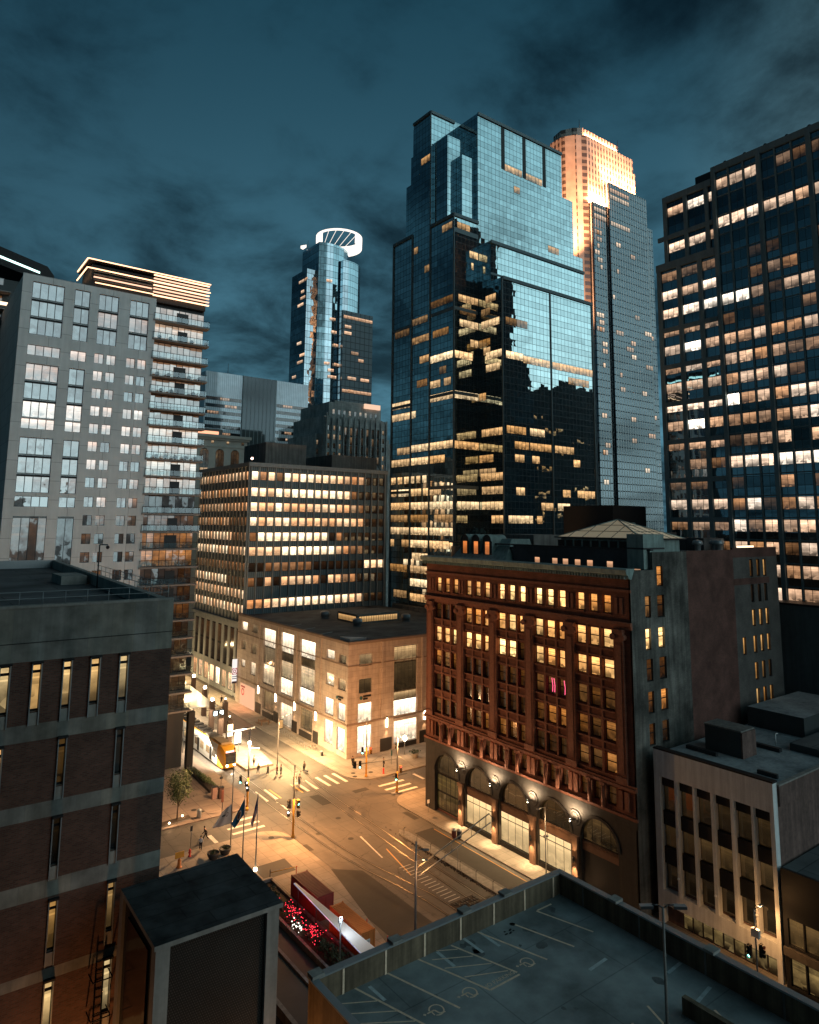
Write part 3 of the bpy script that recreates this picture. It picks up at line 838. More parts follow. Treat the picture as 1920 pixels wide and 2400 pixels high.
# rear parapet with square lit windows
ph = [(a, a+1.0, 36.75, 37.7) for a in (67.1, 63.9, 62.05, 60.0, 58.0, 54.9, 50.9)]
for h in ph: win(hotel, 'A', 72.8, *h, 1, 0.85, mat_window('attic_glass', mirror=0.04, frame=0.06, dim=(1.0, 0.45, 0.22), bright=(1.0, 0.56, 0.32), gain=1.0, contents=0.1), d=-0.03)
M_ATTIC = mat_brick('slate_brick', (0.085, 0.09, 0.095), (0.07, 0.075, 0.08), (0.05, 0.05, 0.055), 0.3, 0.1, 0.012, var=0.3)
wall(mb, 'A', 72.8, 49.6, 72.2, 36.5, 39.15, ph, 0.03, M_ATTIC)
fbox(mb, 'A', 72.8, 49.4, 86.6, 39.15, 39.35, -0.4, 0.12, M_DARKM)
mb.build('body', hotel)
# hipped roof lantern
m, g = newmat('skylight_panel'); M_SKYL = m
finish_mat(g, prin(g, g.mix(g.noise(g.pos(), 0.7, 4.0)[0], (0.62, 0.55, 0.44), (0.8, 0.72, 0.58)), 0.5, emis=(1.0, 0.74, 0.42), estr=0.13))
lt = MB()
y0, y1, x0, x1 = 50.6, 64.4, 72.9, 82.2
lt.box(x0+.6, y0+.6, 38.6, x1-.6, y1-.6, 40.45, M_COPPER)
for k in range(9):
    yy = y0+1.3+k*1.42
    lt.box(x0+.53, yy, 39.3, x0+.6, yy+1.05, 40.15, M_BLACK)
apex = ((x0+x1)/2, (y0+y1)/2, 42.9)
cs = [(x0, y0, 40.5), (x1, y0, 40.5), (x1, y1, 40.5), (x0, y1, 40.5)]
for i in range(4):
    a, b_ = Vector(cs[i]), Vector(cs[(i+1) % 4]); A = Vector(apex)
    lt.face([a, b_, A], M_SKYL)
    for k in range(1, 6):
        q = a.lerp(b_, k/6); t = 1-abs(k/6-0.5)*2
        e = A.lerp((a+b_)/2, 1-t) if False else None
        # glazing bars parallel to the slope
        mid = (a+b_)/2; h = (A-mid)*t
        lt.tube(q+Vector((0, 0, .02)), q+h+Vector((0, 0, .02)), 0.045, 0.045, M_CONCD, 5, caps=False)
    for t in (0.35, 0.68):
        lt.tube(a.lerp(A, t)+Vector((0, 0, .03)), b_.lerp(A, t)+Vector((0, 0, .03)), 0.04, 0.04, M_CONCD, 5, caps=False)
    lt.tube(a, A, 0.09, 0.09, M_COPPER, 6)
lt.face(list(reversed(cs)), M_CONCD)
for i in range(4):
    a, b_ = Vector(cs[i]), Vector(cs[(i+1) % 4]); lt.tube(a, b_, 0.10, 0.10, M_DARKM, 6)
lt.build('roof_lantern', hotel)
ch = MB(); ch.box(72.0, 49.9, 37.0, 76.2, 52.2, 41.1, M_COPPER); ch.box(71.95, 49.85, 39.3, 76.25, 52.25, 39.5, M_DARKM)
ch.build('plant_room', hotel)
# barrel dormers with orange windows
dm = MB()
dm.prism([(73.2, 72.6), (77.5, 72.6), (77.5, 84.4), (73.2, 84.4)], 38.6, 38.9, M_DARKM)
for (ya, yb) in ((72.4, 84.6),):
    dm.face([(71.2, yb, 36.6), (71.2, ya, 36.6), (74.2, ya+1.5, 40.0), (74.2, yb-1.5, 40.0)], M_COPPER)
    dm.face([(71.2, ya, 36.6), (78, ya, 36.6), (78, ya+1.5, 40.0), (74.2, ya+1.5, 40.0)], M_COPPER)
    dm.face([(78, yb, 36.6), (71.2, yb, 36.6), (74.2, yb-1.5, 40.0), (78, yb-1.5, 40.0)], M_COPPER)
    dm.face([(74.2, ya+1.5, 40.0), (78, ya+1.5, 40.0), (78, yb-1.5, 40.0), (74.2, yb-1.5, 40.0)], M_ROOF)
dm.build('mansard', hotel)
for y in (81.9, 79.4, 76.9):
    d = MB()
    n = 10
    for k in range(n):
        a0, a1 = PI*k/n, PI*(k+1)/n
        d.face([(71.9, y+1.0*math.cos(a0), 39.6+1.0*math.sin(a0)), (75.2, y+1.0*math.cos(a0), 39.6+1.0*math.sin(a0)), (75.2, y+1.0*math.cos(a1), 39.6+1.0*math.sin(a1)), (71.9, y+1.0*math.cos(a1), 39.6+1.0*math.sin(a1))], M_COPPER)
    d.face([(72.1, y-0.98, 37.3), (72.1, y-0.98, 39.6)] + [(72.1, y+0.98*math.cos(PI-PI*k/n), 39.6+0.98*math.sin(PI*k/n)) for k in range(n+1)] + [(72.1, y+0.98, 37.3)], M_DARKM)
    for s_ in (-1, 1): d.face([(72.1, y+s_*.98, 37.3), (75.2, y+s_*.98, 37.3), (75.2, y+s_*.98, 39.6), (72.1, y+s_*.98, 39.6)], M_COPPER)
    dd = d.build('dormer', hotel)
    w = MB(); fquad(w, 'A', 72.05, y-0.5, y+0.5, 37.6, 39.6, 0, mat_window('dormer_glass', mirror=0.03, frame=0.05, dim=(1.0, 0.25, 0.05), bright=(1.0, 0.30, 0.07), gain=1.0, contents=0.3), [(0, 0), (1, 0), (1, 1), (0, 1)], random.random(), 0.9); w.build('dormer_window', dd)
for (x, y) in ((83.5, 57.0), (88, 52.5), (90.5, 51.0), (94, 53.5), (98, 55)):
    v = MB(); v.lathe((x, y, 38.6), [(0.4, 0), (0.4, 1.0), (0.75, 1.1), (0.6, 1.6), (0, 1.75)], M_STEEL, 10); v.build('roof_vent', hotel)
for a_ in ((86.8, 60, 38.6, 95, 72, 41.2, M_DARKM), (95.5, 56, 38.6, 101, 64, 40.4, M_ROOF), (79, 74, 38.6, 86, 82, 40.6, M_CONCD)):
    v = MB(); v.box(*a_); v.build('roof_plant_box', hotel)
w = MB(); w.box(97.5, 52, 38.95, 102, 52.15, 39.4, mat_emit('roof_strip_lamp', (1.0, 0.7, 0.45), 3.0)); w.build('roof_strip_light', hotel)

# ------------------------------------------------------------------ CORNER STORE
SX, SY = 69.5, 111.2
M_STONE = mat_brick('store_stone', (0.48, 0.41, 0.375), (0.44, 0.375, 0.34), (0.28, 0.235, 0.21), 1.5, 0.95, 0.02, off=0.0, var=0.16, vs=0.7, streak=0.15)
M_STONED = mat_plain('store_stone_trim', (0.25, 0.19, 0.16), 0.8, var=0.15)
M_GRAN = mat_plain('dark_granite', (0.03, 0.028, 0.028), 0.35, var=0.2)
WN_ST = mat_window('store_glass', mirror=0.05, frame=0.02, dim=(0.85, 0.5, 0.2), bright=(1.0, 0.84, 0.62), gain=2.6, tint=(0.85, 0.9, 0.9), contents=0.6)
store = thing('corner_store', 'three storey pink stone store on the corner with a flat black roof', 'building', (SX, SY, 0))
ah = []
def sw(kind, a, b_, z0, z1, n, gl, name='window', hole=True):
    win(store, kind, SX if kind == 'A' else SY, a, b_, z0, z1, n, gl, WN_ST, d=-0.32, name=name)
    (ah if kind == 'A' else bh).append((a, b_, z0, z1))
bh = []
# tall display bays: a stack of separately lit floors
for (a, b_, fl) in ((141.1, 147.1, [(14.9, 18.7, 1.0), (11.2, 14.7, .10), (7.0, 11.0, .55)]), (132.6, 138.4, [(14.9, 18.9, 1.1), (13.3, 14.7, .03), (9.8, 13.1, .35), (6.5, 9.6, 1.2)]), (123.5, 129.7, [(15.2, 18.6, 1.1), (13.6, 15.0, .03), (9.4, 13.4, .4), (6.5, 9.2, 1.3)])):
    for (z0, z1, l) in fl: win(store, 'A', SX, a+.05, b_-.05, z0, z1, 4, l, WN_ST, d=-0.32, name='display_window')
    ah.append((a, b_, fl[-1][0]-.1, fl[0][1]+.05))
for args in ((155.9, 159.1, 16.9, 18.8, 2, 1.2), (150.3, 153.7, 17.0, 18.7, 2, .10), (156.5, 159.0, 12.5, 14.4, 2, .1), (150.7, 153.6, 12.3, 14.5, 2, .12), (156.5, 159.0, 8.6, 10.2, 2, .5), (150.7, 153.6, 7.6, 10.4, 2, .55),
             (116.1, 119.1, 16.6, 18.2, 2, .75), (111.95, 114.6, 16.4, 17.9, 2, .06), (116.1, 119.3, 11.7, 13.9, 2, .7), (111.95, 114.7, 11.6, 13.6, 2, .35), (116.2, 119.4, 6.4, 9.4, 2, 1.3), (111.95, 114.7, 6.3, 9.3, 2, 1.1),
             (116.2, 119.4, 1.2, 5.4, 2, 1.3), (111.95, 114.8, 0.9, 5.0, 2, 1.4)):
    sw('A', *args)
for (a, b_, z0, z1, n, gl) in ((140.9, 146.3, 1.5, 6.0, 3, .13), (132.4, 137.9, 0.3, 4.7, 4, .75), (123.9, 129.2, 1.5, 5.5, 3, .16)): sw('A', a, b_, z0, z1, n, gl, 'shop_window')
for (a, b_, z0, z1, n, gl) in ((71.9, 74.8, 15.9, 18.0, 2, .16), (71.9, 74.8, 11.1, 13.6, 2, .04), (71.8, 74.85, 5.9, 9.3, 2, 1.2), (71.8, 74.85, 0.6, 5.3, 2, 1.3)): sw('B', a, b_, z0, z1, n, gl)
for (z0, z1, l) in ((15.8, 18.6, .28), (10.4, 15.6, .03), (8.9, 10.2, .3), (5.6, 8.7, 1.3)): win(store, 'B', SY, 79.9, 85.3, z0, z1, 6, l, WN_ST, d=-0.32, name='display_window')
bh.append((79.8, 85.4, 5.5, 18.7)); sw('B', 79.9, 85.4, 1.0, 5.0, 6, 1.0, 'shop_window')
mb = MB()
wall(mb, 'A', SX, SY, 161.4, 0, 20.4, ah, 0.4, M_STONE, ret=False)
wall(mb, 'B', SY, SX, 110, 0, 20.4, bh, 0.4, M_STONE, ret=False)
mb.box(SX+0.41, SY+0.41, 0, 110, 161.3, 19.9, M_CONCD, top=M_ROOF)
for (z0, z1, d) in ((19.95, 20.45, .18), (16.05, 16.25, .10), (5.75, 6.05, .16)):
    fbox(mb, 'A', SX, SY-d, 161.4, z0, z1, 0.003, d, M_STONED); fbox(mb, 'B', SY, SX-d+.001, 110, z0-.002, z1+.002, 0.003, d, M_STONED)
for y in (121.1, 148.9, 139.7, 131.1): fbox(mb, 'A', SX, y-.2, y+.2, 6.1, 19.9, 0.003, 0.22, M_STONE)
for x in (77.0, 86.6): fbox(mb, 'B', SY, x-.2, x+.2, 6.1, 19.9, 0.003, 0.22, M_STONE)
# parapet inner faces
mb.box(SX+.0, SY+.41, 20.4, SX+.4, 161.4, 20.55, M_STONED); mb.box(SX, SY, 20.4, 110, SY+.4, 20.55, M_STONED)
mb.build('wall', store)
for (a, b_) in ((147.3, 149.9), (138.7, 140.7), (130.2, 132.3), (121.6, 123.5), (141.0, 146.2), (124.0, 129.1)):
    mb = MB(); fbox(mb, 'A', SX, a, b_, 0.13, 2.3 if b_-a < 3 else 1.3, 0.004, 0.12, M_GRAN); mb.build('plinth', store)
for (a, b_) in ((76.8, 79.4), (86.0, 89.5), (80.2, 85.2)):
    mb = MB(); fbox(mb, 'B', SY, a, b_, 0.13, 2.4 if b_-a < 4 else 1.0, 0.004, 0.12, M_GRAN); mb.build('plinth', store)
M_SCON = mat_emit('sconce_glow', (1.0, 0.78, 0.48), 14)
for kind, s_ in (('A', 148.6), ('A', 139.9), ('A', 131.3), ('A', 122.5), ('B', 78.2), ('B', 87.2)):
    pl = SX if kind == 'A' else SY
    mb = MB(); fbox(mb, kind, pl, s_-.13, s_+.13, 4.3, 6.0, 0.02, 0.24, M_SCON); fbox(mb, kind, pl, s_-.16, s_+.16, 6.0, 6.15, 0.004, 0.28, M_DARKM); fbox(mb, kind, pl, s_-.16, s_+.16, 4.15, 4.3, 0.004, 0.28, M_DARKM)
    mb.build('sconce', store)
    p = Vector(P3(kind, pl, s_, 4.1, 0.35)); light('SPOT', p, 260, WARM2, 0.08, p+Vector((0.12 if kind == 'A' else 0, 0.12 if kind == 'B' else 0, -3)), rad(70), 0.9, parent=store)
    p = Vector(P3(kind, pl, s_, 6.2, 0.3)); light('SPOT', p, 50, WARM2, 0.08, p+Vector((0.1 if kind == 'A' else 0, 0.1 if kind == 'B' else 0, 3)), rad(60), 0.9, parent=store)
# roof lantern and drums
mb = MB(); mb.box(85.5, 133.5, 19.9, 97, 142, 21.9, M_CONC, top=M_CONCD)
rl = mb.build('roof_lantern', store)
mb = MB(); WN_RL = mat_window('lantern_glass', mirror=0.03, frame=0.07, dim=(1, .5, .16), bright=(1, .62, .26), gain=1.0, contents=0.2)
fquad(mb, 'A', 85.5, 134, 141.5, 20.2, 21.5, 0.03, WN_RL, [(0, 0), (12, 0), (12, 1), (0, 1)], .3, .75); fquad(mb, 'B', 133.5, 86, 96.5, 20.2, 21.5, 0.03, WN_RL, [(0, 0), (16, 0), (16, 1), (0, 1)], .5, .75)
mb.build('lantern_window', rl)
for (x, y) in ((84.5, 146.0), (84.0, 131.0), (97.5, 131.5)):
    mb = MB(); mb.lathe((x, y, 19.9), [(.9, 0), (.9, .5), (1.1, .6), (1.1, 1.4), (.8, 1.6), (0, 1.65)], M_STEEL, 14); mb.build('roof_drum', store)
mb = MB(); mb.prism([(70.2, 111.9), (73.8, 111.9), (70.2, 115.4)], 19.9, 20.9, M_WHITE)
for y in (128, 134, 121): mb.tube((SX-.3, y, 20.7), (SX+2.6, y+.5, 20.8), 0.07, 0.07, M_STEEL, 6)
mb.build('roof_fittings', store)
# store lettering: dark raised letters beside a round teal emblem (too small to read)
mb = MB(); M_TEAL = mat_plain('teal_sign', (0.03, 0.10, 0.12), 0.5)
mb.tube((72.35, SY-.18, 10.3), (72.35, SY-.004, 10.3), .30, .30, M_TEAL, 16)
for k in range(7): fbox(mb, 'B', SY, 72.85+k*.25, 73.03+k*.25, 10.35, 10.68, 0.004, 0.14, M_BLACK)
for k in range(4): fbox(mb, 'B', SY, 72.85+k*.25, 73.03+k*.25, 9.9, 10.22, 0.004, 0.14, M_BLACK)
mb.build('wall_lettering', store)
mb = MB()
mb.tube((SX-.18, 114.75, 10.15), (SX-.004, 114.75, 10.15), .28, .28, M_TEAL, 16)
for k in range(7): fbox(mb, 'A', SX, 112.7+k*.24, 112.88+k*.24, 10.2, 10.52, 0.004, 0.14, M_BLACK)
for k in range(4): fbox(mb, 'A', SX, 113.4+k*.24, 113.58+k*.24, 9.75, 10.07, 0.004, 0.14, M_BLACK)
mb.build('wall_lettering', store)
# lit entrance recess and the ring banner at the far end
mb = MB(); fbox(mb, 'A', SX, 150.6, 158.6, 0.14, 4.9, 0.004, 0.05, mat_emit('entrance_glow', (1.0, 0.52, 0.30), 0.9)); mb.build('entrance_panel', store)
M_RED = mat_plain('sign_red', (0.55, 0.04, 0.03), 0.5, var=0.05)
mb = MB(); fbox(mb, 'A', SX, 155.9, 158.0, 4.1, 4.4, 0.06, 0.12, M_RED)
for k in range(20):
    a0, a1 = 2*PI*k/20, 2*PI*(k+1)/20
    mb.face([(SX-.08, 157+r*math.cos(a), 3.1+r*math.sin(a)) for r, a in ((.8, a1), (.8, a0), (.5, a0), (.5, a1))][::-1], M_RED)
mb.build('entrance_sign', store)
light('AREA', (SX-0.4, 154.6, 3.6), 700, (1.0, 0.36, 0.16), 7, (SX-3, 154.6, 0), parent=store, sizey=1.5, name='entrance_light')
bn = thing('ring_banner', 'tall white banner sign with a red ring emblem and dark bands on the store end', 'sign', (SX-1.0, 161.0, 5))
mb = MB(); M_BANW = mat_emit('banner_white', (1.0, 0.93, 0.88), 1.0); M_BAND = mat_plain('banner_dark', (0.04, 0.03, 0.06), 0.5)
mb.box(SX-1.2, 160.95, 4.3, SX-0.02, 161.1, 9.8, M_BANW); mb.build('panel', bn)
mb = MB(); mb.box(SX-1.2, 160.9, 6.3, SX-.02, 160.94, 7.75, mat_emit('banner_pink', (0.5, 0.05, 0.07), 0.8))
for k in range(24):
    a0, a1 = 2*PI*k/24, 2*PI*(k+1)/24
    cx_ = SX-.61
    for (ri, ro, mm) in ((.38, .55, M_BANW), (0.0, .2, M_BANW)):
        mb.face([(cx_+r*math.cos(a), 160.89, 7.03+r*1.15*math.sin(a)) for r, a in ((ri, a0), (ro, a0), (ro, a1), (ri, a1))][:4], mm)
mb.build('ring_emblem', bn)
mb = MB()
for z in (5.75, 5.3, 4.3): mb.box(SX-1.2, 160.9, z, SX-.02, 160.94, z+(.16 if z > 5 else .45), M_BAND)
mb.build('text_bands', bn)
mb = MB(); mb.tube((SX-.6, 161.2, 5.3), (SX+.2, 161.2, 5.3), .05, .05, M_DARKM); mb.tube((SX-.6, 161.2, 9.6), (SX+.2, 161.2, 9.6), .05, .05, M_DARKM); mb.build('bracket', bn)

# ------------------------------------------------------------------ GREY OFFICE BLOCK
OX, OY = 71.0, 161.5
M_OFF = mat_plain('office_stone', (0.35, 0.375, 0.38), 0.8, var=0.12, scale=0.4, streak=0.15)
def mat_ribbed(name, c1, c2, pitch):
    m, g = newmat(name)
    uv, x, y, z = wallcoord(g)
    f = g.m('FRACT', g.m('DIVIDE', g.m('ADD', x, y), pitch))
    k = g.m('LESS_THAN', f, 0.4)
    finish_mat(g, prin(g, g.mix(k, c1, c2), 0.7, spec=0.3)); return m
M_RIB = mat_ribbed('ribbed_spandrel', (0.22, 0.275, 0.295), (0.11, 0.15, 0.165), 0.55)
WN_OFF = mat_window('office_glass', mirror=0.10, frame=0.05, dim=(1.0, 0.40, 0.14), bright=(1.0, 0.76, 0.48), gain=3.6, contents=0.6)
off = thing('grey_office', 'grey ten storey stone office with close vertical fins and rows of lit windows', 'building', (OX, OY, 0))
k_ = 1.0196
ztops = [54.6, 50.6, 47.0, 43.4, 39.7, 36.2, 32.4, 28.9, 23.7]
ztops = [42+(z-42)*k_ for z in ztops]
L9 = ["929198988876433 00", "A8597AAA999961 000", "875A5555555552100 0", "766775667456665000", "1A9999A898 200 0 0", "5585AAAAAAA441100 ", "00111111000 000877", "1040555530641200 0", "336589998998874   "]
mb = MB()
bholes = []; 
for r, z in enumerate(ztops):
    for i in range(18):
        a = 71.5+i*2.249
        bholes.append((a, a+1.86, z-2.2, z))
        c = L9[r][i]; gl = {'A': 1.25, ' ': 0.0}.get(c, int(c)/9.0 if c.isdigit() else 0)
        win(off, 'B', OY, a, a+1.86, z-2.2, z, 1, gl*random.uniform(.9, 1.1)+0.01, WN_OFF, d=-0.2)
wall(mb, 'B', OY, OX, 112.7, 0, 56.9, bholes, 0.22, M_RIB, ret=False)
for i in range(19): fbox(mb, 'B', OY, 71.1+i*2.249, 71.40+i*2.249, 17.6, 56.0, 0.003, 0.42, M_OFF)
fbox(mb, 'B', OY, OX, 112.7, 56.0, 57.0, 0.003, 0.5, M_OFF)
aholes = []
zt2 = ztops[:8] + [25.6, 22.0]
for r, z in enumerate(zt2):
    for i in range(15):
        a = 161.9+i*2.249
        aholes.append((a, a+1.9, z-2.15, z))
        f = i/14.0
        base_ = [.50, .40, .35, .35, .75, .85, .10, .75, .55, .65][r]
        if r == 3 and i < 5: base_ = .08
        if r == 4 and i < 4: base_ = .12
        if r == 5 and i < 5: base_ = .45
        if r == 7 and i < 5: base_ = .05
        win(off, 'A', OX, a, a+1.9, z-2.15, z, 2, 1.2*base_*random.uniform(.75, 1.15), WN_OFF, d=-0.2)
wall(mb, 'A', OX, OY, 196, 18.0, 56.9, aholes, 0.22, M_RIB, ret=False)
for i in range(16): fbox(mb, 'A', OX, 161.5+i*2.249, 161.8+i*2.249, 18.2, 56.0, 0.003, 0.34, M_OFF)
fbox(mb, 'A', OX, OY-0.5, 196, 56.0, 57.0, 0.003, 0.5, M_OFF)
fbox(mb, 'A', OX, OY, 196, 17.3, 18.0, -0.2, 0.7, M_OFF)
# podium
pod = [(163.0+i*4.1, 165.9+i*4.1, 6.6, 16.2) for i in range(8)]
pod2 = [(163.0+i*4.1, 165.9+i*4.1, 1.0, 5.2) for i in range(8)]
for i, h in enumerate(pod): win(off, 'A', OX, *h, 2, [.06, .08, .05, .1, .06, .12, .06, .05][i], mat_window('podium_glass', mirror=0.08, frame=0.06, gain=1.0, transom=0.5), d=-0.2, name='podium_window')
for i, h in enumerate(pod2): win(off, 'A', OX, *h, 2, [.3, .5, .35, 1.4, .9, .5, .4, .4][i], WN_OFF, d=-0.2, name='shop_window')
wall(mb, 'A', OX, OY, 196, 0, 17.3, pod+pod2, 0.22, M_OFF, ret=False)
mb.box(OX+.23, OY+.23, 0, 112.6, 196, 56.8, M_OFF, top=M_ROOF)
mb.build('wall', off)
mb = MB(); mb.box(78, 168, 56.8, 90, 182, 63.2, M_CONCD, top=M_ROOF); mb.box(97, 166, 56.8, 112, 184, 61.0, M_CONCD, top=M_ROOF); mb.build('roof_plant_room', off)
mb = MB(); mb.tube((OX+.6, 162, 57), (OX+.6, 162, 57.8), .05, .05, M_DARKM); mb.ball((OX+.6, 162, 58.0), .32, mat_emit('beacon', (1.0, 0.62, 0.5), 12), 8); mb.build('roof_beacon', off)
light('POINT', (OX+.2, 161.5, 58.2), 60, (1, .6, .45), .2, parent=off)
# ------------------------------------------------------------------ PALE APARTMENT TOWER (left)
TX0, TX1, TY = 13.8, 34.85, 122.8
M_PALE = mat_brick('pale_precast', (0.72, 0.715, 0.70), (0.68, 0.675, 0.66), (0.46, 0.455, 0.45), 4.7, 3.02, 0.05, off=0.0, var=0.10, vs=0.3, streak=0.08)
WN_T = mat_window('tower_glass', mirror=0.24, frame=0.055, dim=(1.0, 0.42, 0.18), bright=(1.0, 0.80, 0.66), gain=1.5, tint=(0.82, 0.9, 0.94), contents=0.7, wav=0.05)
WN_TB = mat_window('balcony_glass', mirror=0.27, frame=0.05, dim=(1.0, 0.42, 0.16), bright=(1.0, 0.78, 0.58), gain=1.0, tint=(0.85, 0.9, 0.92), contents=0.8, wav=0.06)
WN_T2 = mat_window('tower_low_glass', mirror=0.10, frame=0.05, dim=(1.0, 0.36, 0.08), bright=(1.0, 0.6, 0.3), gain=1.0, tint=(0.7, 0.8, 0.85), wav=0.06)
tower = thing('apartment_tower', 'pale grey apartment tower with large grouped windows and stacked glass balconies', 'building', (30, TY, 0))
mb = MB()
holes = []
def tw(a, b_, z0, z1, n, gl, low=False):
    win(tower, 'B', TY, a, b_, z0, z1, n, gl, WN_T2 if low else WN_T, d=-0.22)
def group(a, b_, zt, n, floors, gls):
    z = zt
    for k, gl in enumerate(gls):
        zz0 = z-2.75
        tw(a+.05, b_-.05, zz0, z-.05, n, gl)
        z -= 3.0
    holes.append((a, b_, z+0.25, zt))
F = 2.99
c = [(15.25, 20.0, 4), (21.55, 23.95, 2), (25.35, 28.55, 3), (30.45, 33.65, 3)]
for j, (a, b_, n) in enumerate(c): group(a, b_, 80.5, n, 3, [.02, .02 if j < 2 else .25, .02])
for j, (a, b_, n) in enumerate(c[:2]):
    group(a, b_, 67.0, n, 3, [.35 if j == 0 else .02, .02, .95]); group(a, b_, 55.1, n, 3, [.05, .06, .10])
    for z, gl in ((70.0, .25 + .4*j), (58.1, .9), (45.8, .02)):
        tw(a, b_, z-1.65, z, n, gl); holes.append((a, b_, z-1.65, z))
    tw(a, b_, 33.5, 42.7, n, .08 if j == 0 else .01, True); holes.append((a, b_, 33.5, 42.7))
for k in range(23):
    z = 70.1-k*2.99 - (0.2 if k > 7 else 0)
    if z < 3: break
    for q, x in enumerate((25.25, 27.2, 30.4, 32.25)):
        gl = random.choice([.02, .02, .05, .3, .7]) if k < 9 else random.choice([.02, .04, .12, .2])
        if k in (0, 3, 4): gl = random.choice([.35, .5, .75])
        tw(x, x+1.42, z-1.68, z, 2, gl, k > 8); holes.append((x, x+1.42, z-1.68, z))
wall(mb, 'B', TY, TX0, TX1, 0, 81.6, holes, 0.25, M_PALE)
mb.box(TX0, TY+.26, 0, TX1, 150, 81.2, M_PALE, top=M_ROOF)
mb.box(TX1+.01, TY+1.7, 0, 44.2, 150, 81.4, M_DARKM, top=M_ROOF)
for z in [80.5-.06*0-3.0*k-.22 for k in range(1, 3)]:
    for (a, b_, n) in c: fbox(mb, 'B', TY, a, b_, z, z+.3, -0.21, -0.1, M_BLACK)
for z0 in (67.0, 55.1):
    for k in (1, 2):
        for (a, b_, n) in c[:2]: fbox(mb, 'B', TY, a, b_, z0-3*k-.22, z0-3*k+.08, -0.21, -0.1, M_BLACK)
mb.build('wall', tower)
# balcony bay: glazed storeys, slabs, rails
M_SLAB = mat_plain('balcony_slab', (0.26, 0.23, 0.21), 0.7, var=0.15)
m, g = newmat('rail_glass'); M_RGL = m
_t = g.n('ShaderNodeBsdfTransparent'); _t.inputs[0].default_value = (.80, .9, .9, 1); _g = g.n('ShaderNodeBsdfGlossy'); _g.inputs[0].default_value = (.7, .8, .85, 1); _g.inputs[1].default_value = .05
_x = g.n('ShaderNodeMixShader'); _x.inputs[0].default_value = .16; g.t.links.new(_t.outputs[0], _x.inputs[1]); g.t.links.new(_g.outputs[0], _x.inputs[2]); finish_mat(g, _x.outputs[0])
bgl = [.35, .75, .25, .35, .25, .08, .10, .75, .40, .75, .45, .02, .10, .40, .5, .04, .04, .12, .03, .05, .04, .05, .06]
zs = [77.85, 74.4, 70.9, 67.7, 64.8, 61.8, 58.9, 55.9, 53.0, 50.0, 46.9, 43.5, 40.4, 37.4, 34.3] + [34.3-3.05*k for k in range(1, 9)]
tops = [80.9]+zs[:-1]
for k, (z, zt) in enumerate(zip(zs, tops)):
    low = k > 10
    m_ = WN_T2 if low else WN_TB
    win(tower, 'B', TY, TX1+.05, 44.15, z+.02, zt-.28, 8, bgl[k], m_, d=-1.6, name='glazed_storey')
for k, z in enumerate(zs):
    mb = MB()
    mb.box(TX1-.35, TY-.25, z-.28, 44.75, TY+1.65, z, M_SLAB)
    for i in range(9): mb.tube((TX1-.25+i*1.22, TY-.2, z), (TX1-.25+i*1.22, TY-.2, z+1.1), .035, .035, M_DARKM, 5)
    mb.tube((TX1-.3, TY-.2, z+1.1), (44.7, TY-.2, z+1.1), .045, .045, M_DARKM, 5)
    fquad(mb, 'B', TY-.2, TX1-.2, 44.65, z+.12, z+1.0, 0, M_RGL, [(0, 0), (8, 0), (8, 1), (0, 1)], .1, 0)
    if k in (1, 3, 4, 8):
        for i in range(5): mb.ball((TX1+1+i*1.9+random.random(), TY+.5, z+.45), .4, M_DARKM, 7)
    bl = mb.build('balcony', tower)
    if (k % 3) != 2:
        q = MB(); q.box(39.3+random.uniform(-.3, .3), TY+1.48, z, 41.2, TY+1.58, z+2.3, M_DARKM); q.build('balcony_door', tower)
# lit louvre crown
M_LED = mat_emit('crown_strip', (1.0, 0.55, 0.30), 3.2)
M_LED2 = mat_emit('crown_louvre', (1.0, 0.55, 0.36), 1.7)
mb = MB()
mb.box(24.0, TY+.6, 81.2, 44.0, 131, 85.6, M_BLACK)
mb.box(23.3, TY-.05, 86.1, 44.5, 131.5, 86.35, M_DARKM)
mb.build('crown_screen', tower)
mb = MB()
for z in (86.2, 84.6):
    mb.box(23.2, TY-.15, z, 44.6, TY-.02, z+.18, M_LED)
    mb.box(23.05, TY-.02, z, 23.2, 131, z+.18, M_LED)
mb.box(24.5, TY-.15, 82.2, 34.2, TY-.02, 82.35, M_LED)
mb.build('crown_strip_light', tower)
mb = MB()
for k in range(7):
    z = 82.1+k*.62
    mb.box(34.2, TY-.1, z, 44.4, TY+.25, z+.17, M_LED2 if k % 3 else M_LED)
for k in range(4): mb.box(24.3, TY+.1, 82.8+k*.5, 34.0, TY+.5, 82.93+k*.5, M_CONCD if k != 1 else M_LED2)
mb.build('crown_louvres', tower)
mb = MB(); mb.box(44.4, TY-.4, 0, 45.5, TY+.7, 9.5, M_BLACK); mb.build('corner_column', tower)

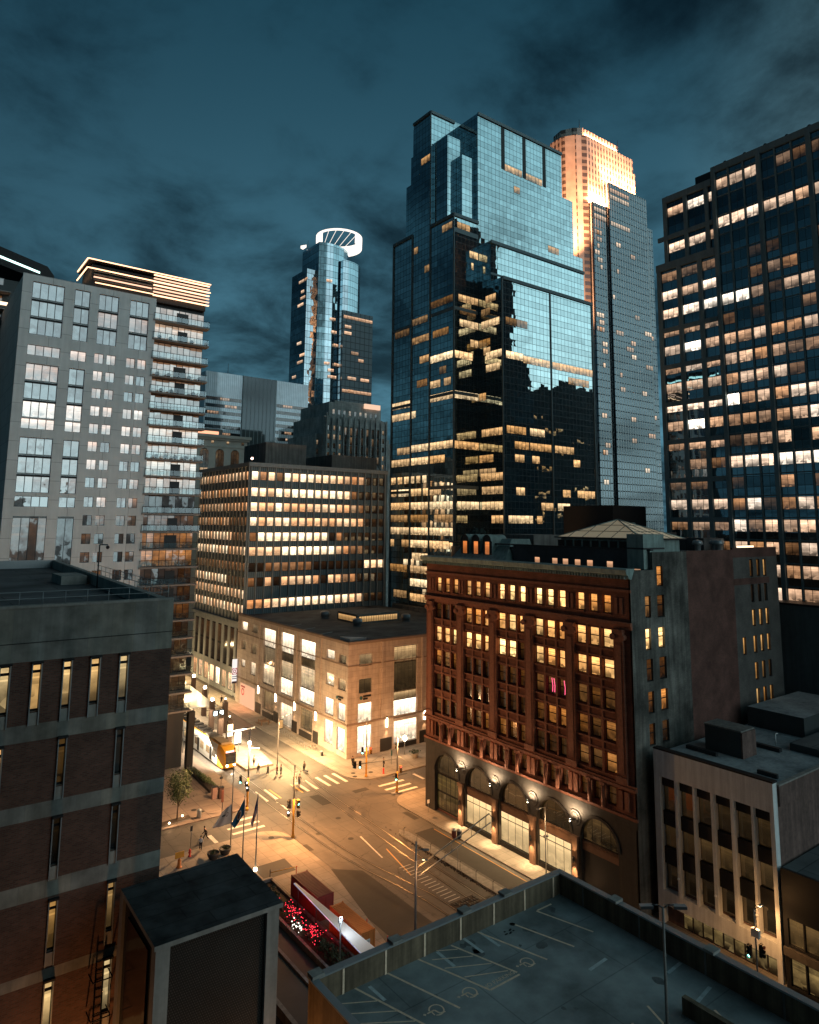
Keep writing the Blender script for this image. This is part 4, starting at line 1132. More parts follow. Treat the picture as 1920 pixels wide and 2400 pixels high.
# dark balcony tower behind it
M_DKB = mat_plain('dark_cladding', (0.05, 0.06, 0.062), 0.6, var=0.2)
dt = thing('dark_balcony_tower', 'dark tower with sloping black roof and cold white light strip behind the pale tower', 'building', (0, 150, 0))
mb = MB(); mb.box(-40, 150.8, 0, 22, 185, 88.5, M_DKB)
mb.face([(-40, 149.4, 106.5), (12.5, 149.4, 94.4), (20.9, 149.4, 92.3), (22.2, 149.4, 90.6), (22.2, 149.4, 88.6), (-40, 149.4, 103)], M_BLACK)
for q in range(1): mb.face([(-40, 149.4, 106.5), (-40, 180, 106.5), (12.5, 180, 94.4), (12.5, 149.4, 94.4)][::-1], M_BLACK); mb.face([(12.5, 149.4, 94.4), (12.5, 180, 94.4), (22.2, 180, 90.6), (22.2, 149.4, 90.6)][::-1], M_BLACK)
mb.build('wall', dt)
mb = MB(); mb.face([(-40, 149.3, 105.6-.6), (19.6, 149.3, 90.9), (19.6, 149.3, 90.5), (-40, 149.3, 104.2)][::-1], mat_emit('cold_strip', (0.62, 1.0, 0.92), 3.0)); mb.build('roof_strip_light', dt)
for k in range(20):
    z = 85.6-k*3.45
    mb = MB(); mb.box(-10, 148.6, z-.2, 14.9, 150.7, z, M_SLAB); mb.box(-10, 148.6, z, 14.9, 148.7, z+1.0, M_DKB); mb.build('balcony', dt)
    win(dt, 'B', 150.8, -8, 13.8, z+.1, z+3.0, 9, random.choice([.01, .02, .04, .12]), WN_T2, d=.03)
mb = MB(); mb.box(8, 148.4, 82.7, 15.4, 148.55, 83.3, mat_emit('warm_strip', (1, .7, .45), 2.5)); mb.ball((14.9, 148.3, 80.0), .35, mat_emit('cold_bulb', (.7, 1, .95), 6), 8); mb.build('balcony_lamp', dt)

# ------------------------------------------------------------------ DARK BRICK BLOCK (near left)
BY, BX = 39.5, 13.15
M_DBR = mat_brick('plum_brick', (0.15, 0.066, 0.048), (0.085, 0.036, 0.028), (0.10, 0.075, 0.06), 0.24, 0.085, 0.014, var=0.22, vs=0.8)
M_BAND_ = mat_brick('weathered_band', (0.27, 0.245, 0.205), (0.22, 0.215, 0.20), (0.20, 0.19, 0.17), 1.15, 5.0, 0.01, off=0.0, var=0.35, vs=0.8, streak=0.3)
WN_B = mat_window('slit_glass', mirror=0.06, frame=0.07, dim=(1.0, 0.5, 0.12), bright=(1.0, 0.74, 0.36), gain=1.15, transom=0.82)
bb = thing('dark_brick_block', 'dark plum brick block with grey concrete bands and tall slit windows', 'building', (0, BY, 0))
mb = MB(); bands = []
levels = [(32.1, 35.1), (28.35, 31.3), (24.7, 27.6), (20.65, 23.9), (17.0, 20.15), (13.2, 16.5), (9.4, 12.6)]
slits = {0: [(10.47, 10.86, 32.7, 35.0, .95), (9.05, 9.45, 32.7, 35.0, .9), (7.75, 8.1, 32.7, 35.0, 1.0), (6.35, 6.72, 32.7, 35.0, .85), (4.95, 5.35, 32.7, 35.0, .9), (3.55, 3.95, 32.7, 35.0, .6)],
         1: [(10.52, 10.84, 29.0, 31.25, .01), (7.78, 8.1, 29.0, 31.25, .10), (4.95, 5.3, 29.0, 31.2, .9)],
         2: [(10.55, 10.85, 25.3, 27.5, .01), (7.8, 8.12, 25.3, 27.5, .01), (5.0, 5.3, 25.3, 27.5, .01)],
         3: [(10.58, 10.88, 21.5, 23.8, .35), (7.9, 8.22, 21.4, 23.7, .45), (5.1, 5.4, 21.4, 23.7, .05)],
         4: [(10.62, 10.95, 17.7, 20.2, .9), (7.95, 8.3, 17.6, 20.1, .95), (5.2, 5.5, 17.6, 20.1, .2)],
         5: [(10.65, 10.95, 13.9, 16.4, .5), (8.0, 8.3, 13.9, 16.4, .5)]}
allh = [h[:4] for v in slits.values() for h in v]
zprev = 35.1
for (z0, z1) in levels:
    hs = [(a, b_, max(c0, z0), min(c1, z1)) for (a, b_, c0, c1) in allh if c1 > z0 and c0 < z1]
    wall(mb, 'B', BY, -60, BX, z0, z1, hs, 0.12, M_DBR, reveal=M_BAND_)
zb_ = [35.1, 37.7] 
wall(mb, 'B', BY, -60, BX, 35.1, 37.7, [], 0.12, M_BAND_)
for (a, b_) in zip(levels, levels[1:]):
    z0, z1 = b_[1], a[0]
    hs = [(q, r, max(c0, z0), min(c1, z1)) for (q, r, c0, c1) in allh if c1 > z0+1e-4 and c0 < z1-1e-4]
    wall(mb, 'B', BY, -60, BX, z0, z1, hs, 0.12, M_BAND_)
fbox(mb, 'B', BY, -60, BX, 35.98, 36.02, 0.002, 0.015, M_BLACK)
mb.face([(BX, BY, 0), (15.3, 86, 0), (15.3, 86, 37.7), (BX, BY, 37.7)], M_DBR)
mb.box(-60, BY+.13, 0, BX-.02, 86, 36.9, M_DBR, top=M_ROOF)
mb.face([(BX-.02, BY+.13, 36.88), (15.28, 86, 36.88), (BX-.02, 86, 36.88)], M_ROOF)
# parapets
fbox(mb, 'B', BY, -60, BX, 37.7, 37.82, -0.45, 0.05, M_CONC)
mb.face([(BX, BY, 37.7), (15.3, 86, 37.7), (14.85, 86, 37.7), (BX-.45, BY+.45, 37.7)], M_CONC)
mb.face([(BX-.45, BY+.45, 37.7), (14.85, 86, 37.7), (14.85, 86, 36.9), (BX-.45, BY+.45, 36.9)], M_CONC)
mb.box(-60, 85.5, 36.9, 15.3, 86, 37.72, M_STEEL)
mb.build('wall', bb)
for v in slits.values():
    for (a, b_, z0, z1, gl) in v:
        win(bb, 'B', BY, a, b_, z0, z1, 1, gl, WN_B, d=-0.11, name='slit_window')
        mb = MB()
        for s_ in (a-.05, b_+.0): fbox(mb, 'B', BY, s_, s_+.05, z0-.65, z1, 0.003, 0.09, M_STEEL)
        fbox(mb, 'B', BY, a, b_, z0-.65, z0-.06, 0.003, 0.03, M_CONC)
        fbox(mb, 'B', BY, a-.08, b_+.08, z1+.0, z1+.09, 0.003, 0.22, M_BLACK)
        mb.build('window_surround', bb)
mb = MB()
for i in range(62):
    x = 12.9-i*1.05
    mb.tube((x, BY+.3, 37.8), (x, BY+.3, 38.45), .022, .022, M_STEEL, 5)
for z in (38.45, 38.12): mb.tube((-50, BY+.3, z), (12.95, BY+.3, z), .02, .02, M_STEEL, 5)
for i in range(14):
    y = BY+.3+i*1.6; x = 12.9+(y-BY)*.046
    mb.tube((x, y, 37.8), (x, y, 38.5), .02, .02, M_STEEL, 5)
for z in (38.5, 38.15): mb.tube((12.9, BY+.3, z), (12.9+21*.046, BY+21.3, z), .02, .02, M_STEEL, 5)
mb.build('roof_railing', bb)
mb = MB(); mb.box(11.5, 62, 36.9, 13.4, 66, 37.6, M_CONC); mb.path([(13.3, 58, 36.9), (13.3, 58, 40.2), (13.9, 58, 40.2)], .05, M_DARKM); mb.ball((13.9, 58, 40.0), .15, M_DARKM, 8)
mb.build('roof_fittings', bb)
mb = MB()
for (x0, z0, x1, z1) in ((10.15, 12, 10.15, 20.1), (10.5, 12, 10.5, 20.1)): mb.tube((x0, BY-.45, z0), (x1, BY-.45, z1), .035, .035, M_BLACK, 5)
for k in range(22): mb.tube((10.15, BY-.45, 12.3+k*.36), (10.5, BY-.45, 12.3+k*.36), .025, .025, M_BLACK, 5)
for k in range(5): mb.path([(9.9, BY-.1, 13+k*1.7), (9.9, BY-1.0, 13+k*1.7), (10.8, BY-1.0, 13+k*1.7), (10.8, BY-.1, 13+k*1.7)], .03, M_BLACK, 5)
tag(mb.build('escape_ladder'), 'black caged fire escape ladder fixed to the dark brick block', 'ladder')

# ------------------------------------------------------------------ STAIR TOWER of the car park (near, dark box)
st = thing('stair_tower', 'dark mesh stair tower with pale corner piers and a flat roof', 'stair tower', (13.7, 35, 0))
M_MESH = mat_brick('brown_mesh', (0.06, 0.055, 0.045), (0.045, 0.042, 0.036), (0.015, 0.014, 0.013), 0.11, 0.11, 0.03, off=0.5, var=0.2)
M_TARROOF = mat_brick('tar_roof', (0.05, 0.055, 0.057), (0.04, 0.045, 0.047), (0.024, 0.026, 0.028), 3.4, 1.05, 0.03, off=0.3, var=0.7, vs=0.7, horiz=True)
mb = MB(); mb.box(10.95, 32.5, 0, 16.4, 37.9, 23.75, M_MESH); mb.build('mesh_wall', st)
mb = MB()
for (x, y) in ((10.8, 32.3), (15.98, 32.3), (10.8, 37.5), (15.98, 37.5)): mb.box(x, y, 0, x+.62, y+.55, 23.8, M_CONC)
mb.build('corner_piers', st)
mb = MB(); mb.prism([(10.7, 32.2), (16.75, 32.2), (16.95, 38.2), (10.8, 38.0)], 23.8, 24.0, M_CONC, top=M_TARROOF); mb.build('roof', st)
mb = MB(); mb.box(10.86, 33.6, 17.5, 10.93, 36.8, 23.2, mat_window('stair_glass', mirror=.12, frame=.05, gain=0.0)); mb.build('stair_window', st)
mb = MB(); mb.box(10.0, 36.0, 12.6, 10.78, 36.3, 12.8, M_DARKM); mb.ball((10.1, 36.15, 12.5), .14, mat_emit('alley_bulb', (1, .6, .3), 15), 8); mb.build('wall_lamp', st)
light('POINT', (9.4, 36.1, 12.2), 1500, WARM, .15, parent=st)
mb = MB(); mb.box(16.7, 31.3, 12.0, 17.2, 31.6, 12.15, M_DARKM); mb.ball((17.25, 31.45, 11.95), .14, mat_emit('alley_bulb', (1, .6, .3), 15), 8); mb.build('wall_lamp', st)
light('POINT', (17.6, 31.0, 11.6), 1800, WARM, .15, parent=st)

# ------------------------------------------------------------------ CAR PARK ROOF
GX0, GX1, GY = 19.5, 38.0, 33.7
M_DECK = mat_brick('deck_concrete', (0.27, 0.295, 0.29), (0.24, 0.265, 0.26), (0.17, 0.19, 0.19), 7.8, 4.4, 0.035, off=0.5, var=0.5, vs=0.3, horiz=True)
M_PARA = mat_plain('stained_parapet', (0.17, 0.125, 0.08), 0.9, var=0.3, scale=0.7, streak=0.5)
M_LINE = mat_plain('faded_yellow', (0.85, 0.62, 0.44), 0.8, var=0.3, scale=3)
M_GHOST = mat_plain('ghost_line', (0.50, 0.55, 0.55), 0.9, var=0.3, scale=2)
gar = thing('parking_garage', 'concrete car park roof deck with faded yellow bays behind stained parapets', 'car park', (29, 20, 0))
mb = MB(); mb.box(GX0, -40, 0, GX1, GY, 17.7, M_CONCD, top=M_DECK); mb.build('deck', gar)
mb = MB()
mb.box(GX0, GY, 16.5, GX1+.3, GY+.28, 18.95, M_PARA); mb.box(GX1, -40, 16.5, GX1+.3, GY, 18.95, M_PARA)
mb.box(GX0-.25, -40, 16.5, GX0, GY+.28, 18.95, M_PARA)
for i in range(7): mb.box(GX0+1.6+i*2.7, GY-.03, 17.7, GX0+1.72+i*2.7, GY, 18.95, M_LINE)
for i in range(7): mb.box(GX1-.03, GY-2-i*4.2, 17.7, GX1, GY-1.9-i*4.2, 18.95, M_CONCD)
mb.build('parapet', gar)
mb = MB()
mb.box(GX0-.3, GY-.08, 18.95, GX1+.38, GY+.36, 19.05, M_STEEL); mb.box(GX1-.08, -40, 18.95, GX1+.38, GY-.08, 19.05, M_STEEL); mb.box(GX0-.33, -40, 18.95, GX0+.08, GY-.08, 19.05, M_STEEL)
mb.build('coping', gar)
for (x, y) in ((19.6, 33.85), (24.6, 33.85), (29.7, 33.85), (33.1, 33.85), (38.1, 29.3), (38.1, 23)):
    mb = MB(); mb.box(x-.35, y-.3, 19.05, x+.35, y+.3, 19.2, M_CONC); mb.build('pier_cap', gar)
zl = 17.706
def ln(x0, y0, x1, y1, w=.13, m=M_LINE, z=zl):
    mb = MB()
    d = Vector((x1-x0, y1-y0, 0)).normalized(); n = Vector((-d.y, d.x, 0))*w/2; a = Vector((x0, y0, z)); b_ = Vector((x1, y1, z))
    mb.face([a-n, b_-n, b_+n, a+n], m); mb.build('bay_line', gar)
ln(19.75, 33.7, 20.9, 29.0); ln(21.9, 33.7, 23.3, 29.2); ln(24.0, 33.7, 25.4, 29.3); ln(26.1, 33.7, 27.6, 29.4); ln(28.45, 33.6, 29.8, 29.6); ln(30.6, 33.7, 32.0, 29.4); ln(32.9, 33.2, 34.2, 29.3); ln(35.2, 33.2, 36.3, 29.6)
ln(35.3, 33.2, 36.6, 33.2); ln(27.6, 29.4, 29.8, 29.4)
for (a, b_, c_, d_) in ((19.8, 33.6, 22.3, 32.2), (20.2, 32.5, 22.7, 31.0), (20.6, 31.4, 23.0, 29.9), (27.4, 33.7, 28.5, 33.1), (26.7, 33.2, 28.8, 32.1), (26.8, 32.2, 29.2, 31.0), (27.2, 31.0, 29.5, 30.0)): ln(a, b_, c_, d_, .08)
for (a, b_, c_, d_) in ((22.6, 33.4, 22.65, 32.0), (27.4, 33.6, 27.35, 32.0), (29.5, 33.7, 29.5, 32.0), (30.7, 33.6, 30.7, 31.9), (37.9, 24.8, 36.5, 24.7), (37.3, 22.7, 35.3, 22.4), (34.8, 27.5, 33.2, 27.4)): ln(a, b_, c_, d_, .2, M_GHOST, zl-.003)
ln(33.3, 23.8, 32.75, 22.4); ln(31.6, 23.5, 31.0, 22.2); ln(35.8, 21.6, 35.2, 20.2)
def wheelchair(x, y):
    b_ = MB()
    for k in range(16):
        a0, a1 = rad(-130)+rad(290)*k/16, rad(-130)+rad(290)*(k+1)/16
        b_.face([(x+r*math.cos(a), y+r*math.sin(a), zl) for r, a in ((.34, a0), (.42, a0), (.42, a1), (.34, a1))], M_LINE)
    def s_(x0, y0, x1, y1, w=.09):
        d = Vector((x1-x0, y1-y0, 0)).normalized(); n = Vector((-d.y, d.x, 0))*w/2; a = Vector((x+x0, y+y0, zl+.002)); c_ = Vector((x+x1, y+y1, zl+.002))
        b_.face([a-n, c_-n, c_+n, a+n], M_LINE)
    s_(-.55, .05, -.1, .05); s_(-.1, .05, 0, -.3); s_(0, -.3, .3, -.35); s_(-.3, .05, -.3, -.25, .07); s_(-.75, .02, -.66, .10, .14)
    b_.build('wheelchair_symbol', gar)
for (x, y) in ((24.35, 29.9), (26.6, 29.9), (30.9, 29.9)): wheelchair(x, y)
tc = bpy.data.curves.new('no_parking_curve', 'FONT'); tc.body = 'NO PARKING'; tc.size = 0.52; tc.align_x = 'CENTER'; tc.align_y = 'CENTER'
to = bpy.data.objects.new('no_parking_tmp', tc); COL.objects.link(to)
me = bpy.data.meshes.new_from_object(to.evaluated_get(bpy.context.evaluated_depsgraph_get()))
bpy.data.objects.remove(to)
me.materials.clear(); me.materials.append(M_LINE)
lo = bpy.data.objects.new('no_parking_lettering', me); COL.objects.link(lo); lo.parent = gar
lo.matrix_parent_inverse = Matrix.Translation(-Vector(gar.location)); lo.location = (28.55, 29.72, zl+.003); lo.scale = (.72, .75, 1)
mb = MB()
for k in range(16):
    a0, a1 = 2*PI*k/16, 2*PI*(k+1)/16
    mb.face([(32.9, 33.05, zl), (32.9+.17*math.cos(a0), 33.05+.17*math.sin(a0), zl), (32.9+.17*math.cos(a1), 33.05+.17*math.sin(a1), zl)], M_BLACK)
for k in range(9): 
    x, y = 32.2+random.uniform(-.5, .5), 32.4+random.uniform(-.3, .3); mb.face([(x, y, zl), (x+.15, y, zl), (x+.15, y+.12, zl), (x, y+.1, zl)], M_BLACK)
mb.build('drain_stain', gar)
M_OIL = mat_plain('oil_stain', (0.12, 0.13, 0.13), 0.7, var=0.4, scale=2)
for k in range(22):
    x, y = random.choice((20.6, 22.9, 25.0, 27.2, 29.3, 31.6, 33.8, 35.6, 30, 33, 36))+random.uniform(-.4, .4), random.choice((31.8, 32.6, 30.6, 26, 24, 22))+random.uniform(-.6, .6)
    r_ = random.uniform(.12, .45); q = MB(); q.face([(x+r_*random.uniform(.6, 1)*math.cos(2*PI*j/11), y+r_*random.uniform(.6, 1.1)*math.sin(2*PI*j/11), zl-.004) for j in range(11)], M_OIL); q.build('oil_stain', gar)
mb = MB(); mb.box(34.2, 19.0, 17.7, 34.5, 22.4, 18.5, M_PARA); mb.build('ramp_kerb_wall', gar)
pl = thing('deck_lamp_post', 'unlit twin headed lamp post standing on the car park deck', 'lamp post', (32.3, 22.0, 17.7))
mb = MB(); mb.tube((32.3, 22.0, 17.7), (32.3, 22.0, 23.4), .075, .06, M_CONCD, 8); mb.tube((32.3, 22, 17.7), (32.3, 22, 18.2), .16, .16, M_CONC, 8); mb.build('pole', pl)
for s_ in (-1, 1):
    mb = MB()
    dx_, dy_ = -.8*s_, .6*s_
    mb.path([(32.3, 22, 23.35), (32.3+dx_*.25, 22+dy_*.25, 23.5), (32.3+dx_*.55, 22+dy_*.55, 23.5)], .035, M_DARKM)
    a = Vector((32.3+dx_*.5, 22+dy_*.5, 23.5)); b_ = Vector((32.3+dx_*1.15, 22+dy_*1.15, 23.48)); n = Vector((-dy_, dx_, 0))*.14
    mb.face([a-n, b_-n, b_+n, a+n], M_STEEL); mb.face([p-Vector((0, 0, .14)) for p in (a+n, b_+n, b_-n, a-n)], M_DARKM)
    for p, q in ((a-n, b_-n), (b_-n, b_+n), (b_+n, a+n), (a+n, a-n)): mb.face([p-Vector((0, 0, .14)), q-Vector((0, 0, .14)), q, p], M_DARKM)
    mb.build('lamp_head', pl)
# low parapet, its warm lit edge painted yellow, in the corner below the camera
mb = MB(); mb.box(15.5, 29.4, 0, 18.9, 29.8, 17.6, M_MESH); mb.box(15.4, 29.3, 17.6, 19.1, 29.9, 17.8, M_YELLOW)
tag(mb.build('ramp_wall'), 'mesh ramp wall with a top edge painted as lit yellow, beside the car park corner', 'ramp wall')

# ------------------------------------------------------------------ FINNED WHITE BLOCK (right)
WX = 70.0
M_FIN = mat_plain('white_precast', (0.74, 0.75, 0.74), 0.8, var=0.12, scale=0.9, streak=0.22)
WN_W = mat_window('bronze_glass', mirror=0.10, frame=0.03, dim=(0.75, 0.42, 0.14), bright=(1, .6, .25), gain=1.0, tint=(0.75, 0.65, 0.5), contents=0.6)
wb = thing('finned_white_block', 'white precast block with seven tall fins and dark recessed windows', 'building', (WX, 42, 0))
mb = MB(); holes = []
fins = [(45.75, 47.5), (43.65, 45.4), (41.65, 43.4), (39.55, 41.3), (37.45, 39.2), (35.6, 37.2)]
for i, (a, b_) in enumerate(fins):
    holes.append((a, b_, 3.5, 15.0))
    for k, (z0, z1) in enumerate(((11.4, 14.0), (7.75, 10.0), (3.7, 6.1))):
        win(wb, 'A', WX, a, b_, z0, z1, 1, [[.015, .025, .03, .03, .035, .06], [.03, .035, .08, .10, .07, .10], [.005, .01, .01, .015, .015, .015]][k][i], WN_W, d=-0.78)
holes.append((35.7, 47.6, 0.1, 2.1))
for k in range(9): win(wb, 'A', WX, 35.9+k*1.1, 36.95+k*1.1, 0.2, 2.0, 1, .22, mat_window('mural_glass', mirror=.05, frame=.06, dim=(0.75, 0.5, 0.18), bright=(.9, .65, .3), gain=1.3, contents=1.3), d=-0.8, name='shop_window')
wall(mb, 'A', WX, 35.2, 48.2, 0, 17.7, holes, 0.8, M_FIN)
for (z0, z1) in ((10.0, 11.4), (6.1, 7.75), (14.0, 15.0)):
    for (a, b_) in fins: fbox(mb, 'A', WX, a, b_, z0, z1, -0.79, -0.45, M_BLACK)
mb.box(WX+.82, 35.2, 0, 104, 48.2, 17.1, mat_plain('side_brick', (0.16, 0.10, 0.085), .9, var=.5, scale=.4, streak=.3), top=M_ROOF2)
mb.box(WX+.002, 35.15, 17.7, WX+.9, 48.25, 17.85, M_BLACK)
mb.box(WX+.9, 35.0, 15.5, 104, 35.19, 17.35, mat_plain('side_brick', (0.16, 0.10, 0.085)))
mb.box(WX+.82, 34.95, 17.35, 104, 35.4, 17.5, M_CONC)
mb.build('wall', wb)
for y in (45.55, 41.45, 37.3):
    mb = MB(); mb.ball((WX-.15, y, 5.3), .15, M_WHITE, 8); mb.build('fin_lamp', wb)
mb = MB(); mb.box(76.5, 41.6, 17.1, 79.3, 45.8, 19.8, M_DKB); mb.box(76.45, 41.55, 19.8, 79.35, 45.85, 19.95, M_CONCD); mb.box(76.4, 41.4, 17.1, 79.3, 41.58, 19.79, mat_plain('side_brick', (0.16, 0.10, 0.085))); mb.build('roof_bulkhead', wb)
for (x, y, L, w) in ((74.8, 43.6, 3.6, .5), (73.4, 36.4, 2.0, .35), (82, 40.2, 6, .6)):
    mb = MB(); mb.box(x, y, 17.1, x+w, y+L, 17.5, M_DARKM); mb.build('roof_duct', wb)
mb = MB()
mb.path([(81.5, 46.8, 17.1), (81.5, 46.8, 18.2), (82.0, 46.8, 18.2)], .06, M_WHITE); mb.path([(84.5, 41.8, 17.1), (84.5, 41.8, 18.3), (85.0, 41.8, 18.3)], .06, M_WHITE)
mb.build('roof_pipes', wb)
mb = MB(); mb.box(84, 36, 17.1, 100, 40, 17.9, M_DKB, top=M_ROOF); mb.build('roof_plant', wb)
mb = MB(); mb.box(90, 41, 17.1, 104, 47.9, 19.4, M_DKB, top=M_ROOF2); mb.build('roof_plant', wb)
db = thing('dark_corner_shop_block', 'low dark block with lit display windows beside the finned white block', 'building', (WX, 25, 0))
mb = MB(); hs = [(34.6-1.45*(k+1), 34.6-1.45*k-.1, 3.9, 6.2) for k in range(10)]; hs2 = [(34.6-1.45*(k+1), 34.6-1.45*k-.1, .4, 2.8) for k in range(10)]
for h in hs: win(db, 'A', WX, *h, 1, .2, WN_W, d=-.25)
for h in hs2: win(db, 'A', WX, *h, 1, .25, MATS['mural_glass'], d=-.25, name='shop_window')
wall(mb, 'A', WX, 10, 34.9, 0, 10.4, hs+hs2, .3, M_BLACK); mb.box(WX+.31, 10, 0, 104, 34.9, 10.3, M_BLACK, top=M_ROOF)
fbox(mb, 'A', WX, 10, 34.9, 3.0, 3.7, .003, .3, M_BASE); mb.build('wall', db)

# ------------------------------------------------------------------ RIGHT GLASS OFFICE TOWER
RX = 115.0
C_R = mat_curtain('right_curtain', 1.35, 1.8, (0.50, 0.66, 0.74), 0.05, 0.006, (0.05, 0.06, 0.06), 0.42, (0.010, 0.022, 0.03), 0.6, dv=0.1)
C_R2 = mat_curtain('right_rear_curtain', 2.6, 3.6, (0.5, 0.66, 0.74), 0.12, 0.006, (0.02, 0.022, 0.024), 0.05, (0.006, 0.009, 0.011), 0.6)
M_RC = mat_plain('right_concrete', (0.20, 0.25, 0.26), .8, var=.15, scale=.4, streak=.15)
WN_R = mat_window('right_glass', mirror=.08, frame=.035, dim=(0.9, 0.42, 0.17), bright=(1.0, .86, .70), gain=2.6, contents=1.0)
rt = thing('right_glass_tower', 'wide dark office tower with concrete columns and rows of bright windows on the right edge', 'building', (RX, 40, 0))
mb = MB()
mb.box(RX, 10, 0, 190, 62.1, 106.5, C_R, top=M_ROOF); mb.box(RX+.01, 62.1, 0, 190, 72.3, 104.8, C_R, top=M_ROOF); mb.box(RX+.02, 72.3, 0, 190, 74.2, 91.5, C_R, top=M_ROOF)
mb.build('glass_wall', rt)
mb = MB(); mb.box(168, 12, 106.5, 193.6, 61, 168, C_R2, top=M_ROOF); mb.box(RX+1, 74.21, 0, 189.9, 74.6, 91.4, C_R2); mb.box(RX+1, 72.31, 91.6, 189.9, 72.7, 104.7, C_R2); mb.build('upper_glass_wall', rt)
mb = MB()
for i, y in enumerate([62.1-2.72*k for k in range(19)]):
    big = i % 3 == 0
    w = .34 if big else .13
    fbox(mb, 'A', RX, y-w, y+w, 0, 106.7, .003, .5 if big else .25, M_RC)
fbox(mb, 'A', RX, 10, 62.5, 106.0, 107.2, .003, .35, M_RC)
for y in (72.1, 67.85, 63.6): fbox(mb, 'A', RX, y-.35, y+.35, 91.6, 104.2, .003, .4, M_RC)
for y in (73.9, 69.7, 65.55): fbox(mb, 'A', RX, y-.4, y+.4, 0, 91.2, .003, .4, M_RC)
fbox(mb, 'A', RX, 62.6, 72.45, 103.9, 105.1, .003, .45, M_RC); fbox(mb, 'A', RX, 62.6, 74.4, 90.6, 92.0, .003, .45, M_RC)
for k in range(30): fbox(mb, 'A', RX, 10, 61.6, 104.75-3.6*k, 104.95-3.6*k, .003, .12, M_RC)
for z in (97.4, 43.8, 50.9, 58.0, 65.1, 72.2, 79.3): fbox(mb, 'A', RX, 62.6, 73.8, z-.9, z-.05, .003, .36, M_RC)
for k in range(12): mb.ball((RX+.3, 60-k*3.6, 107.4), .35, M_DARKM, 6)
mb.box(RX+.5, 62.5, 104.8, RX+8, 66, 107.0, M_DARKM)
mb.build('concrete_grid', rt)
R3 = ["6660322100", "0000000000", "999777510", "0000000", "001100100", "0023400", "AA41555", "2010033", "6675560", "5955240", "5667204", "C566770", "4545690", "1357071", "9999AA9A", "1005021", "5814642", "9395829", "6572605", "8065718", "7786508"]
zr = [104.5-3.6*k for k in range(21)]
for r, z in enumerate(zr):
    for i in range(12):
        ch = R3[r][i] if i < len(R3[r]) else random.choice('0013')
        gl = {'A': 1.2, 'C': 1.9}.get(ch, int(ch)/9 if ch.isdigit() else 0)
        y1_ = 62.1-2.72*i; 
        if gl > 0: win(rt, 'A', RX, y1_-2.72+.22, y1_-(.45 if i % 3 == 0 else .2), z-1.95, z+.05, 2, (gl**1.6)*random.uniform(.75, 1.2), WN_R, d=.06, name='lit_window', seed=random.uniform(.0, .35) if r in (14, 16) else None)
RL = {0: "598", 2: "964", 4: "211", 5: "94A", 6: "8A9", 7: "543", 8: "4C5", 9: "455", 10: "454", 11: "AAA", 12: "4C5", 13: "365", 14: "021", 15: "110", 16: "555", 17: "232", 18: "111"}
for r, s_ in RL.items():
    z = 102.8-3.6*(r) if r < 3 else 104.5-3.6*r
    bays_ = [(68.3, 71.6), (64.2, 67.4), (62.65, 63.2)] if r < 3 else [(70.15, 73.4), (66.0, 69.25), (62.65, 65.1)]
    for (a, b_), ch in zip(bays_, s_):
        gl = {'A': 1.15, 'C': 1.9}.get(ch, int(ch)/9 if ch.isdigit() else 0)
        if gl > 0: win(rt, 'A', RX, a, b_, z-1.8, z, 3 if b_-a > 2 else 1, gl, WN_R, d=.06, name='lit_window', seed=.12 if r == 11 else None)  # the single-seed row paints a wavy gold reflection as lit windows
bw = thing('blank_annexe', 'plain windowless grey annexe below the right glass tower', 'building', (110, 40, 0))
mb = MB(); mb.box(110, 12, 0, 114.3, 53.6, 30.5, mat_plain('annexe_render', (.15, .16, .16), .9, var=.2, scale=.2, streak=.2), top=M_ROOF); mb.box(109.9, 11.9, 30.5, 114.4, 53.7, 30.8, M_DARKM); mb.build('wall', bw)
pb = thing('dark_plant_block', 'small dark plant block rising behind the hotel roof', 'building', (109, 83, 0))
mb = MB(); mb.box(104.5, 78.5, 0, 114.5, 90, 45.8, M_BLACK); mb.build('wall', pb); mb = MB(); mb.lathe((106, 76, 39), [(1.0, 0), (1.0, 3.4), (.8, 3.7), (0, 3.7)], M_COPPER, 12); mb.build('tank', pb)

# ------------------------------------------------------------------ BLUE STEPPED GLASS TOWER
C_B = mat_curtain('blue_curtain', 1.45, 1.7, (0.76, 0.92, 0.95), 0.07, 0.012, (0.02, 0.035, 0.04), 0.84, (0.008, 0.02, 0.03), 0.86, dv=0.35)
M_TRIM = mat_plain('blue_trim', (0.11, 0.155, 0.17), .5, var=.1)
WN_BT = mat_window('blue_tower_glass', mirror=.07, frame=.045, dim=(1.0, 0.46, 0.12), bright=(1.0, .74, .42), gain=2.0, contents=.9, framecol=(.02, .03, .035))
bt = thing('blue_glass_tower', 'tall stepped tower of blue mirror glass with a gridded curtain wall', 'building', (115, 135, 0))
BX0, BX1 = 115.0, 123.73
blocks = [(BX0, 168.3, 135.0, 145.2, 125.4), (BX0+.02, 170, 145.2, 153.6, 160.4), (BX0+.04, 170, 153.6, 163.0, 125.6), (BX0+.5, 160, 153.61, 157.6, 142.0), (BX0+.3, 160, 153.61, 155.1, 150.3), (BX0+.1, 160, 153.61, 153.85, 158.6),
          (BX1, 159.1, 135.02, 145.19, 158.0), (159.1, 164.0, 135.03, 145.19, 143.5), (164.0, 168.35, 135.04, 145.19, 125.7),
          (BX1, 162.4, 130.1, 135.0, 118.4), (BX1+.01, 160.3, 125.7, 130.1, 106.9), (119.0, BX1, 136.3, 145.19, 144.4), (115.8, BX1, 138.8, 145.18, 150.3)]
